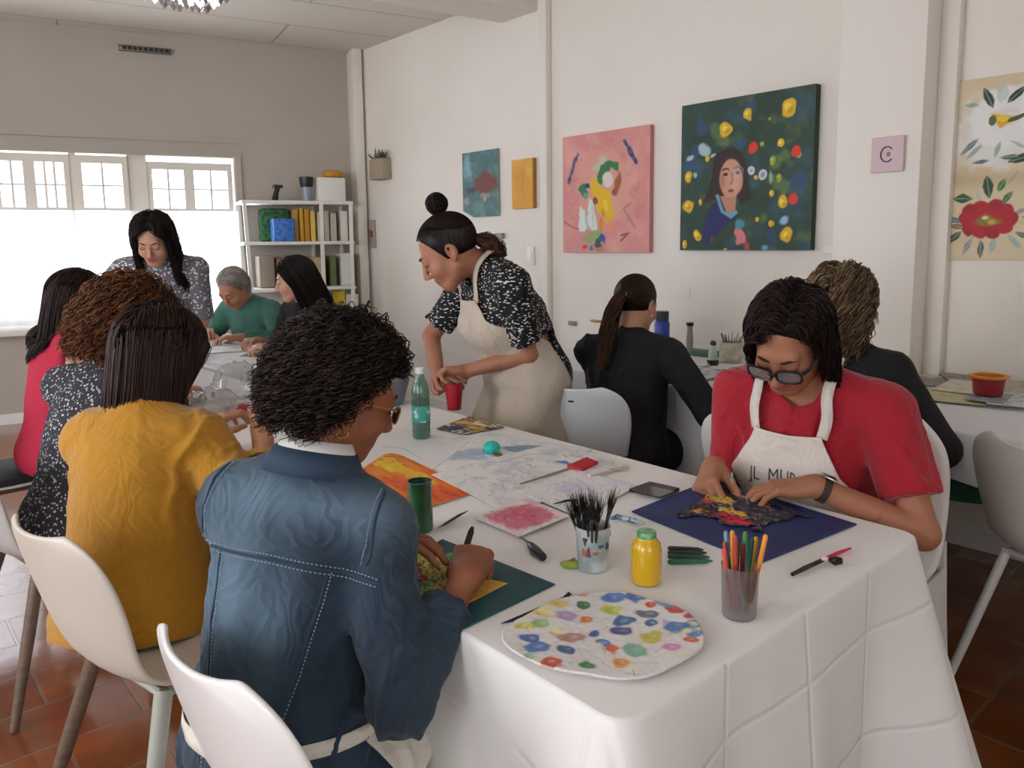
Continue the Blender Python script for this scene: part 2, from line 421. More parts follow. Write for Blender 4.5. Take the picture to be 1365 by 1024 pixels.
def hand_blob(Bl, Wp, M, s, curls, thumb=(.5, .3), sc=1.0, spread=.06):
    """M columns: X, fingers direction, back of the hand; s=+1: thumb on +X. Returns finger tips"""
    T = lambda x, y, z: Wp+M@(np.array([x*s, y, z])*sc)
    kx = (.030, .010, -.010, -.029); ky = (.086, .090, .086, .077); tips = []
    for i in range(4):
        Bl.cone(T(kx[i]*.55, .0, -.002), T(kx[i], ky[i], 0), .0155*sc, .0115*sc, .016)
        ang = 0; p = np.array([kx[i], ky[i], 0.]); sp = (1.5-i)*spread
        for j in range(3):
            ang += curls[i][j] if isinstance(curls[i], (tuple, list)) else curls[i]*(.8, 1.1, .7)[j]
            dirv = np.array([math.sin(sp)*math.cos(ang), math.cos(ang)*math.cos(sp), -math.sin(ang)])
            q = p+dirv*FING[i][j]; r1 = (.0092, .0085, .0078)[j]; r2 = (.0086, .0078, .0066)[j]
            if i == 3: r1 *= .88; r2 *= .88
            Bl.cone(T(*p), T(*q), r1*sc, r2*sc, .0025 if j else .006); p = q
        tips.append(T(*p))
    Bl.ell(T(.022, .035, -.010), np.array([.017, .03, .015])*sc, M, .012)
    Bl.ell(T(-.02, .04, -.008), np.array([.015, .03, .013])*sc, M, .012)
    a, o = thumb; p = np.array([.026, .022, -.008])
    for j, ln in enumerate((.042, .033, .027)):
        aa = a*(1, .55, .3)[j]; oo = o*(1, 1.15, 1.3)[j]
        dirv = unit([math.sin(aa), math.cos(aa), -math.sin(oo)]); q = p+dirv*ln
        Bl.cone(T(*p), T(*q), (.0135, .0115, .010)[j]*sc, (.0115, .010, .0078)[j]*sc, .006 if j else .012); p = q
    tips.append(T(*p)); return tips
def head_blob(B, C, M, k, nb, Mn, fem=True, jaw=1.0):
    T = lambda x, y, z: C+M@(np.array([x, y, z])*k)
    R = lambda *r: np.array(r)*k
    B.ell(T(0, -.012, .028), R(.075, .096, .086), M, .02)
    B.ell(T(0, .030, -.030), R(.058*jaw, .060, .082), M, .03)
    B.ell(T(0, .066, -.098), R(.021, .018, .016), M, .03)
    for s in (-1, 1):
        B.cone(T(s*.050*jaw, .0, -.055), T(s*.016, .060, -.098), .018*k, .015*k, .03)
        B.ell(T(s*.036, .064, -.034), R(.024, .024, .024), M, .03)
        B.ell(T(s*.031, .103, .003), R(.018, .013, .011), M, .012, 'sub')
        B.ell(T(s*.031, .080, .003), R(.0165, .0145, .0125), M, .005)
        B.ell(T(s*.011, .101, -.040), R(.007, .009, .0065), M, .006)
        B.ell(T(s*.0775, -.008, -.006), R(.0075, .019, .031), M, .006)
        B.ell(T(s*.082, -.002, -.004), R(.005, .009, .017), M, .004, 'sub')
        B.ell(T(s*.076, .000, -.034), R(.006, .009, .010), M, .005)
    B.cone(T(-.034, .081, .024), T(.034, .081, .024), .011*k, .011*k, .02)
    B.cone(T(0, .089, .014), T(0, .112, -.034), .0065*k, .0105*k, .012)
    B.ell(T(0, .078, -.066), R(.024, .016, .018), M, .02)
    B.cone(T(-.019, .084, -.0625), T(.019, .084, -.0625), .0050*k, .0050*k, .004)
    B.cone(T(-.006, .090, -.061), T(.006, .090, -.061), .0055*k, .0055*k, .006)
    B.cone(T(-.014, .086, -.073), T(.014, .086, -.073), .0068*k, .0068*k, .004)
    B.cone(T(-.02, .0925, -.0675), T(.02, .0925, -.0675), .0018*k, .0018*k, .002, 'sub')
    B.cone(T(0, -.022, -.045), nb+Mn@np.array([0, 0, -.02]), .054*k if fem else .062*k, .054 if fem else .062, .03)
def smile_lips(C, M, k, V, Q):
    P = (V[Q].mean(1)-C)@M/k
    return ((np.abs(P[:, 0]) < .0235) & (P[:, 1] > .083) & (np.abs(P[:, 2]+.0675) < .0135*(1-(np.abs(P[:, 0])/.026)**2)+.001)).astype(int)

class Person: pass
def person(label, P, yaw, lean=(5, 20), side=(0, 0), twist=0, W=1.0, D=1.0, sc=1.0, head=(0, 20, 0), neck=(20, 0), fem=True,
           R=None, L=None, poleR=None, poleL=None, curls=(.5, .5), thumbs=((.6, .5), (.6, .5)), handR=None, handL=None,
           skin='#c68e6e', res='bg', legs='sit', feet=None, knees=None, bust=1.0, hs=1.0, cat='person', lip='#a8564c', shoulder=.175, legyaw=None, group=None, shz=.204):
    o = Person(); P = np.array(P, float); o.P = P
    M0 = basis(yaw, lean[0], side[0]); M1 = basis(yaw+twist, lean[1], side[1]); o.M0, o.M1 = M0, M1
    c1 = P+M0@np.array([0, 0, .21])*sc; o.c1 = c1
    A = lambda x, y, z: P+M0@(np.array([x, y, z])*sc); Bq = lambda x, y, z: c1+M1@(np.array([x, y, z])*sc); o.A, o.B = A, Bq
    nb = Bq(0, -.015, .262); Mn = basis(yaw+twist+(head[0]-yaw-twist)*.3, neck[0], neck[1])
    hc = nb+Mn@np.array([0, .012, .152])*sc; Mh = basis(*head); o.hc, o.Mh, o.nb, o.Mn = hc, Mh, nb, Mn
    o.hk = hk = hs*sc; o.sc = sc; o.W, o.D = W, D; o.fem = fem
    root = empty('person', (float(P[0]), float(P[1]), 0), 0, label, cat, group); o.root = root
    sh = shoulder*(.5+.5*W)
    o.S = [Bq(sh, -.01, shz), Bq(-sh, -.01, shz)]; o.shz = shz
    l1, l2 = .285*sc, .25*sc; o.E = []; o.Wr = []
    for i, (tg, pl) in enumerate(((R, poleR), (L, poleL))):
        sgn = 1 if i == 0 else -1
        if tg is None: tg = o.S[i]+M1@np.array([sgn*.06, .2, -.42])
        if pl is None: pl = M1@np.array([sgn*.6, -.5, -.6])
        e, w = ik(o.S[i], tg, l1, l2, pl); o.E.append(e); o.Wr.append(w)
    Ml = basis(yaw if legyaw is None else legyaw); o.Hj = []; o.K = []; o.An = []
    for i, sgn in enumerate((1, -1)):
        hj = P+Ml@(np.array([sgn*.09*W, 0, -.03])*sc)
        if legs == 'sit': an = P+Ml@np.array([sgn*.12, .40, 0])*sc; an[2] = .08; pole = Ml@np.array([sgn*.15, 1, 1])
        else: an = P+Ml@np.array([sgn*.10, -.04, 0])*sc; an[2] = .08; pole = Ml@np.array([0, 1, .1])
        if feet: an = np.array(feet[i], float)
        if knees: pole = Ml@np.array(knees[i], float)
        k_, a_ = ik(hj, an, .42*sc, .41*sc, pole); o.Hj.append(hj); o.K.append(k_); o.An.append(a_)
    o.bust = bust
    fg = res == 'fg'; hb = .007 if fg else .010; hh = .0036 if fg else .0055; hd = .0028 if fg else .0042
    B = Blob(); torso(o, B, -.006); r = .95*(.5+.5*W)
    for i in (0, 1):
        B.cone(o.S[i], o.E[i], .046*r*sc, .036*r*sc, .02); B.cone(o.E[i], o.Wr[i], .037*r*sc, .025*sc, .012)
        B.cone(o.Hj[i], o.K[i], .075*W, .052, .03); B.cone(o.K[i], o.An[i], .05, .036, .03)
        d = unit(np.array([Ml[0, 1], Ml[1, 1], 0])); B.cone(o.An[i]-[0, 0, .04], o.An[i]+d*.12-[0, 0, .05], .032, .028, .03)
    B.cone(nb+Mn@np.array([0, 0, .05]), nb, .05, .05, .03)
    parts = [B.mesh(hb)]
    Hd = Blob(); head_blob(Hd, hc, Mh, hk, nb, Mn, fem); hv, hq = Hd.mesh(hh); parts.append((hv, hq))
    o.hands = []
    for i in (0, 1):
        Hn = Blob(); hf = (handR, handL)[i]; w = o.Wr[i]; e = o.E[i]; sgn = -1 if i == 0 else 1
        fd, nz = (unit(w-e), np.array([0, 0, 1.])) if hf is None else (unit(hf[0]), np.array(hf[1], float))
        nz = unit(nz-fd*(nz@fd)); X = np.cross(fd, nz); Mx = np.stack([X, fd, nz], 1)
        c = curls[i]; c = c if isinstance(c, (tuple, list)) else (c, c*1.05, c*1.15, c*1.25)
        tips = hand_blob(Hn, w, Mx, sgn, c, thumbs[i], sc*(1.0 if fem else 1.08))
        mid = e+(w-e)*.45; Hn.cone(mid, w, .0335*r*sc, .0255*sc, .01, flat=(nz, .95)); Hn.cone(w-fd*.01, w+fd*.03, .022*sc, .02*sc, .015)
        o.hands.append((w, Mx, tips)); parts.append(Hn.mesh(hd))
    V = []; Q = []; mi = []; n = 0
    for j, (v, q) in enumerate(parts):
        V.append(v); Q.append(q+n); n += len(v); mi.append(smile_lips(hc, Mh, hk, v, q) if j == 1 else np.zeros(len(q), int))
    o.skin = mat('skin_'+skin[1:], skin, .55, bump=.12, bscale=260, bdist=.0008, sss=.06, col2=None)
    o.body = fast_mesh('body', np.concatenate(V), np.concatenate(Q), [o.skin, mat('lips_'+lip[1:], lip, .45)], root, np.concatenate(mi))
    o.fg = fg; o.h = .0065 if fg else .010; o.hv = hv; o.hq = hq
    face_parts(o)
    return o
def hl(o, x, y, z): return o.hc+o.Mh@(np.array([x, y, z])*o.hk)
def face_parts(o, brow='#2a1d18'):
    m = MB(); e = MB()
    k = 1.25 if o.fg else 1.0
    for s in (-1, 1):
        m.tube([hl(o, s*x, y, z) for x, y, z in ((.013, .0965, .0215), (.022, .0975, .026), (.034, .0935, .029), (.046, .083, .0245))], [.0016*k, .0030*k, .0028*k, .0012*k], 6)
        e.tube([hl(o, s*x, y, z) for x, y, z in ((.0185, .0925, -.0025), (.024, .0955, -.0045), (.031, .0965, -.0052), (.039, .0935, -.004), (.0465, .087, -.0005))], [.0006, .0012, .0015, .0014, .0008], 6)
    m.obj('eyebrows', mat('brow_hair', brow, .8), o.root); e.obj('eyelashes', mat('brow_hair'), o.root)
def torso(o, B, f, hips=True, loose=0):
    W, D, sc = o.W, o.D, o.sc; A, Bq = o.A, o.B
    if hips: B.ell(A(0, -.015, .0), np.array([.168*W, .125*D, .125])*sc+f+loose, o.M0, .04)
    B.ell(A(0, 0, .13), np.array([.142*W, .105*D, .14])*sc+f+loose, o.M0, .05)
    B.ell(Bq(0, .0, .05), np.array([.148*W, .108*D, .15])*sc+f+loose*.6, o.M1, .05)
    B.ell(Bq(0, -.012, .15), np.array([.158*(.6+.4*W), .092*D, .095])*sc+f, o.M1, .04)
    B.cone(Bq(-.11, -.012, o.shz+.001), Bq(.11, -.012, o.shz+.001), .052*sc+f, .052*sc+f, .04)
    for i in (0, 1):
        B.cone(Bq(0, -.02, .255), o.S[i]-(o.S[i]-o.c1)*0+np.array([0, 0, 0]), .046*sc+f, .044*sc+f, .04)
    if o.fem and o.bust:
        for s in (-1, 1): B.ell(Bq(s*.068, .088*D, .06), np.array([.062, .05*o.bust, .062])*sc+f, o.M1, .035)
def wrinkle(amp, freq, seed=0, axis=None):
    def f(X, Y, Z):
        n = 2.6*wnoise(X, Y, Z*.8, freq, seed); n2 = 2.6*wnoise(X, Y, Z, freq*2.1, seed+3)
        n3 = wnoise(X+.3, Y*1.0, Z*.6, freq*.35, seed+5); m = np.clip(.7+1.3*n3, .2, 1.2); return -amp*m*(np.exp(-(n*1.7)**2)-.4)-amp*.35*m*(np.exp(-(n2*2)**2)-.3)
    return f
def top(o, name, m, f=.010, loose=.008, sleeve=2.0, sl_r=(.052, .044, .034), hem=-.09, wr=(.0035, 26), neckcut=.0, h=None, flare=0, cuffr=None, seed=0, extra=None, open_back=None):
    """garment over the torso; sleeve: 0 none, 0..1 part of the upper arm, 1..2 down the forearm"""
    B = Blob(); torso(o, B, f, True, loose); k = .5+.5*o.W
    if flare: B.ell(o.A(0, -.01, -.06), np.array([.172*o.W+flare, .13*o.D+flare, .10])*o.sc+f, o.M0, .05)
    cuts = []
    for i in (0, 1):
        S, E, Wr = o.S[i], o.E[i], o.Wr[i]; r = np.array(sl_r)*k*o.sc
        if sleeve <= 0:
            cuts.append((o.B((.11 if i == 0 else -.11)*o.W, -.01, .21), unit(S-o.B(0, -.01, .19)), .115)); continue
        if sleeve <= 1:
            e = S+(E-S)*sleeve; B.cone(S, e+(E-S)*.15, r[0]+f*.4, r[1]+f*.5, .03); cuts.append((e, unit(E-S), .15*k))
        else:
            B.cone(S, E, r[0]+f*.4, r[1]+f*.4, .03); e = E+(Wr-E)*(sleeve-1); B.cone(E, e+(Wr-E)*.1, r[1]+f*.4, r[2]+f*.5, .015); cuts.append((e, unit(Wr-E), .07))
            if cuffr: B.cone(e-unit(Wr-E)*.028, e, cuffr, cuffr, .004)
    if extra: extra(B)
    for c in cuts: B.cut(*c)
    B.cut(o.A(0, 0, hem), -o.M0[:, 2], .55)
    if neckcut: B.ell(o.nb+o.Mn@np.array([0, .03, .02]), np.array([.062, .055+neckcut, .05]), o.M1, .008, 'sub')
    V, Q = B.mesh(h or o.h, wrinkle(*wr, seed=seed)); ob = fast_mesh(name, V, Q, m, o.root)
    ob_v = (V, Q); o.last = ob_v; return ob, V, Q
def trousers(o, m, f=.012, name='trousers', leg=1.0, wr=(.003, 24)):
    B = Blob(); W, D, sc = o.W, o.D, o.sc
    B.ell(o.A(0, -.015, .0), np.array([.168*W, .125*D, .125])*sc+f-.002, o.M0, .04)
    for i in (0, 1):
        B.cone(o.Hj[i], o.K[i], .088*W+f, .060+f, .04); B.cone(o.K[i], o.K[i]+(o.An[i]-o.K[i])*leg, .058+f, .042+f, .03)
        if leg > .9: B.cut(o.An[i]+(o.K[i]-o.An[i])*.06, unit(o.An[i]-o.K[i]), .07)
    B.cut(o.A(0, 0, .105), o.M0[:, 2], .3)
    V, Q = B.mesh(max(o.h, .008), wrinkle(*wr, seed=5)); ob = fast_mesh(name, V, Q, m, o.root); return ob, V, Q
def shoes(o, m, Mdir=None):
    for i in (0, 1):
        B = Blob(); a = o.An[i]; d = o.An[i]-o.K[i]; d = Mdir if Mdir is not None else unit([o.M0[0, 1], o.M0[1, 1], 0])
        b = a+np.array([0, 0, -.035]); B.cone(b-d*.03, b+d*.16, .043, .034, .02); B.cone(a, b, .045, .04, .02)
        B.cut(np.array([b[0], b[1], .004]), (0, 0, -1), .25)
        V, Q = B.mesh(.008); fast_mesh('shoe', V, Q, m, o.root)

# ---- hair
def tubes(name, paths, r, m, parent, cols, sides=3):
    """paths (N,K,3), r (K,) or (N,K); one mesh of thin tapered locks"""
    N, K, _ = paths.shape; T = np.gradient(paths, axis=1); T /= np.linalg.norm(T, axis=2, keepdims=True)+1e-9
    a = np.where(np.abs(T[..., 2:3]) < .9, np.array([0, 0, 1.]), np.array([1., 0, 0])); u = np.cross(T, a); u /= np.linalg.norm(u, axis=2, keepdims=True)+1e-9; w = np.cross(T, u)
    r = np.broadcast_to(r, (N, K)); V = []
    for s in range(sides):
        an = 2*math.pi*s/sides; V.append(paths+(u*math.cos(an)+w*math.sin(an))*r[..., None])
    V = np.stack(V, 2).reshape(-1, 3); base = (np.arange(N)*K*sides)[:, None, None]+(np.arange(K-1)*sides)[None, :, None]
    s = np.arange(sides)[None, None, :]; s2 = (s+1) % sides
    Q = np.stack([base+s, base+s2, base+sides+s2, base+sides+s], -1).reshape(-1, 4)
    C = np.repeat(cols, K*sides, axis=0)
    return V, Q, C
def hair_mat(name='hair', rough=.45): return mat(name, rough=rough, attr='paint', spec=.18)
def scalp_roots(o, n, rs, R, hairline=.0, low=-.5, t0=-.10):
    g = rs.normal(size=(n*3, 3)); g /= np.linalg.norm(g, axis=1)[:, None]
    t = np.clip((g[:, 1]-t0)/(.50-t0), 0, 1); t = t*t*(3-2*t); lim = low+(1.13+hairline-low-.5)*t
    g = g[g[:, 2] > lim][:n]; return g
def make_hair(o, style, col, col2, n=1600, length=.35, r=.0016, part=.0, steps=18, seed=1, volume=.012, colliders=(), tie=None, curl=.0, front=False, name='hair',
              back=.6, gravity=.35, low=-.5, hairline=0, spread=.02, capk=1.0, pushy=0, wave=0, swing=.45, t0=-.10):
    rs = np.random.RandomState(seed); k = o.hk; Mh, hc = o.Mh, o.hc; cen = np.array([0, -.014, .028])*k; R = np.array([.079, .101, .091])*k*capk
    g = scalp_roots(o, n, rs, R, hairline, low, t0); n = len(g); p = cen+g*R; nrm = g/R; nrm /= np.linalg.norm(nrm, axis=1)[:, None]
    down = unit(np.array([0, 0, -1.])@Mh+np.array([0, -swing, -.35]) if style != 'tie' else np.array([0, 0, -1.])); lay = rs.rand(n)*volume
    c0, c1 = linarr(col), linarr(col2); t = rs.rand(n, 1)**1.5; cols = c0*(1-t)+c1*t; cols = cols*(.75+.5*rs.rand(n, 1))
    out = [p]
    if style in ('tie',):
        tp = np.array(tie)*k; d0 = unit(tp-cen); gd = d0/ R; gd = unit((tp-cen)/R)
        S = np.linspace(0, 1, steps); paths = []
        om = np.arccos(np.clip(g@gd, -1, 1))[:, None]; so = np.sin(om)+1e-6
        for s in S:
            q = (np.sin((1-s)*om)/so)*g+(np.sin(s*om)/so)*gd; lift = 1+.0+lay[:, None]*8*math.sin(s*math.pi*.9)*.4
            paths.append(cen+q*R*lift)
        paths = np.stack(paths, 1)
    else:
        if style == 'curly': d = nrm*.9+rs.normal(size=(n, 3))*.35
        else:
            sx = np.sign(p[:, 0]-part*k+rs.normal(size=n)*.004)[:, None]
            wv_ = np.clip(.45+1.3*g[:, 2:3], .1, 1); d = np.concatenate([sx*.8*wv_, -back*wv_, .1-(1-wv_)*1.1], 1)
        d = d-nrm*(d*nrm).sum(1, keepdims=True)*(0 if style == 'curly' else 1); d /= np.linalg.norm(d, axis=1)[:, None]
        ln = length*(.75+.35*rs.rand(n)); st = ln/(steps-1); q = p.copy(); ph = rs.rand(n)*6.28
        jit = rs.normal(size=(n, 3))*spread
        CW = [(np.array(c), np.array(r_), np.array(Mx)) for c, r_, Mx in colliders]
        for i in range(1, steps):
            gg = gravity if style != 'curly' else gravity*(i/steps)
            d = d*(1-gg)+down*gg+jit; d /= np.linalg.norm(d, axis=1)[:, None]; q = q+d*st[:, None]
            Rl = R[None, :]+lay[:, None]+.001; z = (q-cen)/Rl; L = np.linalg.norm(z, axis=1); ins = L < 1
            q[ins] = (cen+z/L[:, None]*Rl)[ins]
            if style != 'curly' and not front:   # keep the face clear
                fz = (q[:, 1] > .035*k) & (q[:, 2] < .072*k); lim = (.070-.35*np.clip(q[:, 2]-.02*k, 0, .06))*k+lay*.6; s_ = np.sign(q[:, 0]+1e-5); q[fz, 0] = (s_*np.maximum(np.abs(q[:, 0]), lim))[fz]
                q[fz, 1] -= .006
            if style == 'curly':
                fz = (q[:, 1] > .05*k) & (q[:, 2] < .07*k); q[fz, 1] -= (q[fz, 1]-.05*k)*.6
            if CW:
                w = hc+q@Mh.T
                for c, r_, Mx in CW:
                    zz = ((w-c)@Mx)/(r_+lay[:, None]); L = np.linalg.norm(zz, axis=1); ins = L < 1
                    w[ins] = (c+(zz/L[:, None]*(r_+lay[:, None]))@Mx.T)[ins]
                q = (w-hc)@Mh
            out.append(q.copy())
        paths = np.stack(out, 1)
        K = paths.shape[1]; s = np.linspace(0, 1, K)
        if style == 'curly' or wave:
            from_ = paths.copy(); T = np.gradient(paths, axis=1); T /= np.linalg.norm(T, axis=2, keepdims=True)+1e-9
            a = np.array([.3, .5, .81]); u = np.cross(T, a); u /= np.linalg.norm(u, axis=2, keepdims=True)+1e-9; w = np.cross(T, u)
            cyc = (curl[1] if style == 'curly' else wave[1]); rad = (curl[0] if style == 'curly' else wave[0])
            an = ph[:, None]+s[None, :]*6.283*cyc*(.8+.4*rs.rand(n, 1)); env = np.minimum(1, s*4)[None, :, None]*rad
            paths = from_+(u*np.cos(an)[..., None]+w*np.sin(an)[..., None])*env
    K = paths.shape[1]; s = np.linspace(0, 1, K); rad = r*(1-.55*s**2); rr = rad[None, :]*(.7+.6*rs.rand(n, 1))
    wp = hc+paths@Mh.T
    V, Q, C = tubes(name, wp, rr, None, None, cols)
    # cap under the locks
    Bc = Blob(); ck = capk if style == 'curly' else capk
    Bc.ell(hc+Mh@(cen), R+.0005, Mh, .01)
    Bc.ell(hc+Mh@(cen+np.array([0, .105, -.045])*k), np.array([.095, .090, .104])*k, Mh, .01, 'sub')
    Bc.ell(hc+Mh@(cen+np.array([0, .03, -.125])*k), np.array([.12, .085, .075])*k, Mh, .01, 'sub')
    cv, cq = Bc.mesh(.006)
    V2 = np.concatenate([V, cv]); Q2 = np.concatenate([Q, cq+len(V)]); C2 = np.concatenate([C, np.tile(c0*.8, (len(cv), 1))])
    return fast_mesh(name, V2, Q2, hair_mat(), o.root, colors=C2)
def lock_bundle(o, name, pts, rad, n, col, col2, r=.0016, seed=3, wave=(.004, 3), parent=None, steps=16, ends=1.0):
    """a gathered tail: locks running along a path inside a changing radius"""
    rs = np.random.RandomState(seed); pts = np.array(pts, float); m = len(pts); s = np.linspace(0, m-1, steps)
    P = np.stack([np.interp(s, np.arange(m), pts[:, i]) for i in range(3)], 1); Rr = np.interp(s, np.arange(m), rad)
    T = np.gradient(P, axis=0); T /= np.linalg.norm(T, axis=1)[:, None]; a = np.array([.2, .3, .93]); 
    u = np.cross(T, a); u /= np.linalg.norm(u, axis=1)[:, None]+1e-9; w = np.cross(T, u)
    an = rs.rand(n)*6.283; q = np.sqrt(rs.rand(n)); ph = rs.rand(n)*6.28
    ca = (np.cos(an)*q)[:, None, None]; sa = (np.sin(an)*q)[:, None, None]
    X = P[None]+(u[None]*ca+w[None]*sa)*Rr[None, :, None]
    tt = np.linspace(0, 1, steps); wv = np.sin(ph[:, None]+tt[None]*6.28*wave[1])*wave[0]*tt[None]**.5
    X = X+u[None]*wv[..., None]+w[None]*np.cos(ph[:, None]*1.7+tt[None]*6.28*wave[1])[..., None]*wave[0]*tt[None, :, None]**.5
    t = rs.rand(n, 1); cols = (linarr(col)*(1-t)+linarr(col2)*t)*(.75+.5*rs.rand(n, 1))
    V, Q, C = tubes(name, X, r*(1-.4*tt)[None], None, None, cols)
    return fast_mesh(name, V, Q, hair_mat(), parent or o.root, colors=C)

def torso_shell(o, f):
    B = Blob(); torso(o, B, f, True, .004); return B.mesh(.009)
# ---- cloth laid on a body
def bvh_of(*vq):
    V = []; Q = []; n = 0
    for v, q in vq: V += [tuple(x) for x in v.tolist()]; Q += (q+n).tolist(); n += len(v)
    return BVHTree.FromPolygons(V, Q)
def drape(o, name, m, bvh, rows, nu=41, nv=61, off=.007, thick=.0025, parent=None, smooth=6, origin=.6, wr=.0, levels=None, maxd=None):
    """levels or rows: list of (centre point, half width vector, cast direction) down the cloth; each point is cast onto the body"""
    rows = rows or [(levels[0][0], levels[0][1][:, 0]*.01, levels[0][1][:, 1])]*2
    S = np.linspace(0, len(rows)-1, nv); rr = np.arange(len(rows)); G = np.zeros((nv, nu, 3)); H = np.zeros((nv, nu), bool); Dv = np.zeros((nv, nu, 3))
    cs = np.array([r[0] for r in rows], float); hw = np.array([r[1] for r in rows], float); dd = np.array([r[2] for r in rows], float)
    for i, s in enumerate(S):
        c = np.array([np.interp(s, rr, cs[:, a]) for a in range(3)]); h = np.array([np.interp(s, rr, hw[:, a]) for a in range(3)]); d = unit([np.interp(s, rr, dd[:, a]) for a in range(3)])
        for j in range(nu):
            p = c+h*(2*j/(nu-1)-1); hit = bvh.ray_cast(Vector(p-d*origin), Vector(d), origin*1.6); Dv[i, j] = d
            if hit[0] is not None: G[i, j] = np.array(hit[0])-d*off; H[i, j] = True
            else: G[i, j] = p
    if levels:   # wrapped round an axis: (centre, frame, angle from, angle to, least radius)
        S = np.linspace(0, len(levels)-1, nv)
        for i, s in enumerate(S):
            a = min(int(s), len(levels)-2); f = s-a; l0, l1 = levels[a], levels[a+1]; c = l0[0]*(1-f)+l1[0]*f; M_ = l0[1]*(1-f)+l1[1]*f
            a0 = l0[2]*(1-f)+l1[2]*f; a1 = l0[3]*(1-f)+l1[3]*f; mr = l0[4]*(1-f)+l1[4]*f
            for j in range(nu):
                an = math.radians(a0+(a1-a0)*j/(nu-1)); d = unit(M_[:, 1]*math.cos(an)+M_[:, 0]*math.sin(an)); hit = bvh.ray_cast(Vector(c+d*origin), Vector(-d), origin); Dv[i, j] = -d
                r = (np.array(hit[0])-c)@d+off if hit[0] is not None else .0
                G[i, j] = c+d*max(r, mr); H[i, j] = True
    # depth along the cast for missing ones: from neighbours
    for _ in range(80):
        if H.all(): break
        for i, j in zip(*np.nonzero(~H)):
            nb = [(a, b) for a, b in ((i-1, j), (i+1, j), (i, j-1), (i, j+1)) if 0 <= a < nv and 0 <= b < nu and H[a, b]]
            if nb:
                dp = np.mean([(G[a, b]-G[i, j])@Dv[i, j] for a, b in nb]); G[i, j] = G[i, j]+Dv[i, j]*dp; H[i, j] = True
    D = (G*Dv).sum(2) if not levels else -np.sqrt(((G-G.mean(axis=(0, 1)))**2).sum(2))*0-(0)
    if levels:
        cc = np.zeros((nv, 1, 3)); S2 = np.linspace(0, len(levels)-1, nv)
        for i, s in enumerate(S2): a = min(int(s), len(levels)-2); f = s-a; cc[i, 0] = levels[a][0]*(1-f)+levels[a+1][0]*f
        D = ((G-cc)*Dv).sum(2)
    D0 = D.copy()
    for _ in range(smooth):
        P = np.pad(D, 1, mode='edge'); D = np.minimum(D0+0.0, (P[:-2, 1:-1]+P[2:, 1:-1]+P[1:-1, :-2]+P[1:-1, 2:])/4)
    G = G+Dv*(D-D0)[..., None]
    if wr:
        n_ = wnoise(G[..., 0], G[..., 1], G[..., 2], 30, 4); G = G-Dv*(wr*(np.abs(n_)))[..., None]
    top_ = G.reshape(-1, 3); bot = (G+Dv*thick).reshape(-1, 3); idx = np.arange(nv*nu).reshape(nv, nu); N = nv*nu
    a, b, c, d = idx[:-1, :-1], idx[1:, :-1], idx[1:, 1:], idx[:-1, 1:]
    Qt = np.stack([a, b, c, d], -1).reshape(-1, 4); Qb = Qt[:, ::-1]+N
    ed = np.concatenate([idx[0, ::-1], idx[1:, 0], idx[-1, 1:], idx[-2:0:-1, -1]]); e2 = np.roll(ed, -1)
    Qs = np.stack([e2, ed, ed+N, e2+N], 1)
    ob = fast_mesh(name, np.concatenate([top_, bot]), np.concatenate([Qt, Qb, Qs]), m, parent or o.root)
    o.drape_vq = (top_, Qt); return ob, G
def ribbon(name, pts, width, m, bvh=None, parent=None, thick=.002, nrm=None, n=30, off=.004):
    """flat band along pts, snapped to a surface"""
    pts = np.array(pts, float); s = np.linspace(0, len(pts)-1, n); P = np.stack([np.interp(s, np.arange(len(pts)), pts[:, i]) for i in range(3)], 1)
    for _ in range(2): P[1:-1] = (P[:-2]+P[1:-1]*2+P[2:])/4
    Nn = np.zeros_like(P)
    for i in range(n):
        if bvh:
            loc, no, _, _ = bvh.find_nearest(Vector(P[i])); no = np.array(no); P[i] = np.array(loc)+no*off; Nn[i] = no
        else: Nn[i] = nrm
    for _ in range(3): P[1:-1] = (P[:-2]+P[1:-1]+P[2:])/3; Nn[1:-1] = (Nn[:-2]+Nn[1:-1]+Nn[2:])/3
    T = np.gradient(P, axis=0); V = []
    for i in range(n):
        t = unit(T[i]); nn = unit(Nn[i]-t*(Nn[i]@t)); b = np.cross(t, nn)
        for (x, y) in ((-1, 0), (1, 0), (1, 1), (-1, 1)): V.append(P[i]+b*x*width/2+nn*y*thick)
    Fc = []
    for i in range(n-1):
        for k in range(4): Fc.append((i*4+k, i*4+(k+1) % 4, (i+1)*4+(k+1) % 4, (i+1)*4+k))
    Fc += [(3, 2, 1, 0), tuple((n-1)*4+k for k in range(4))]
    return mesh_obj(name, V, Fc, m, parent)
def seam(pts, bvh, mb, r=.0012, dash=None, off=.0005, n=60):
    pts = np.array(pts, float); s = np.linspace(0, len(pts)-1, n); P = np.stack([np.interp(s, np.arange(len(pts)), pts[:, i]) for i in range(3)], 1)
    for _ in range(3): P[1:-1] = (P[:-2]+P[1:-1]*2+P[2:])/4
    out = []
    for p in P:
        loc, no, _, _ = bvh.find_nearest(Vector(p)); out.append(loc+no*off)
    if dash:
        for i in range(0, len(out)-1, 2): mb.tube([out[i], out[i+1]], r, 4)
    else: mb.tube(out, r, 6)
    return out
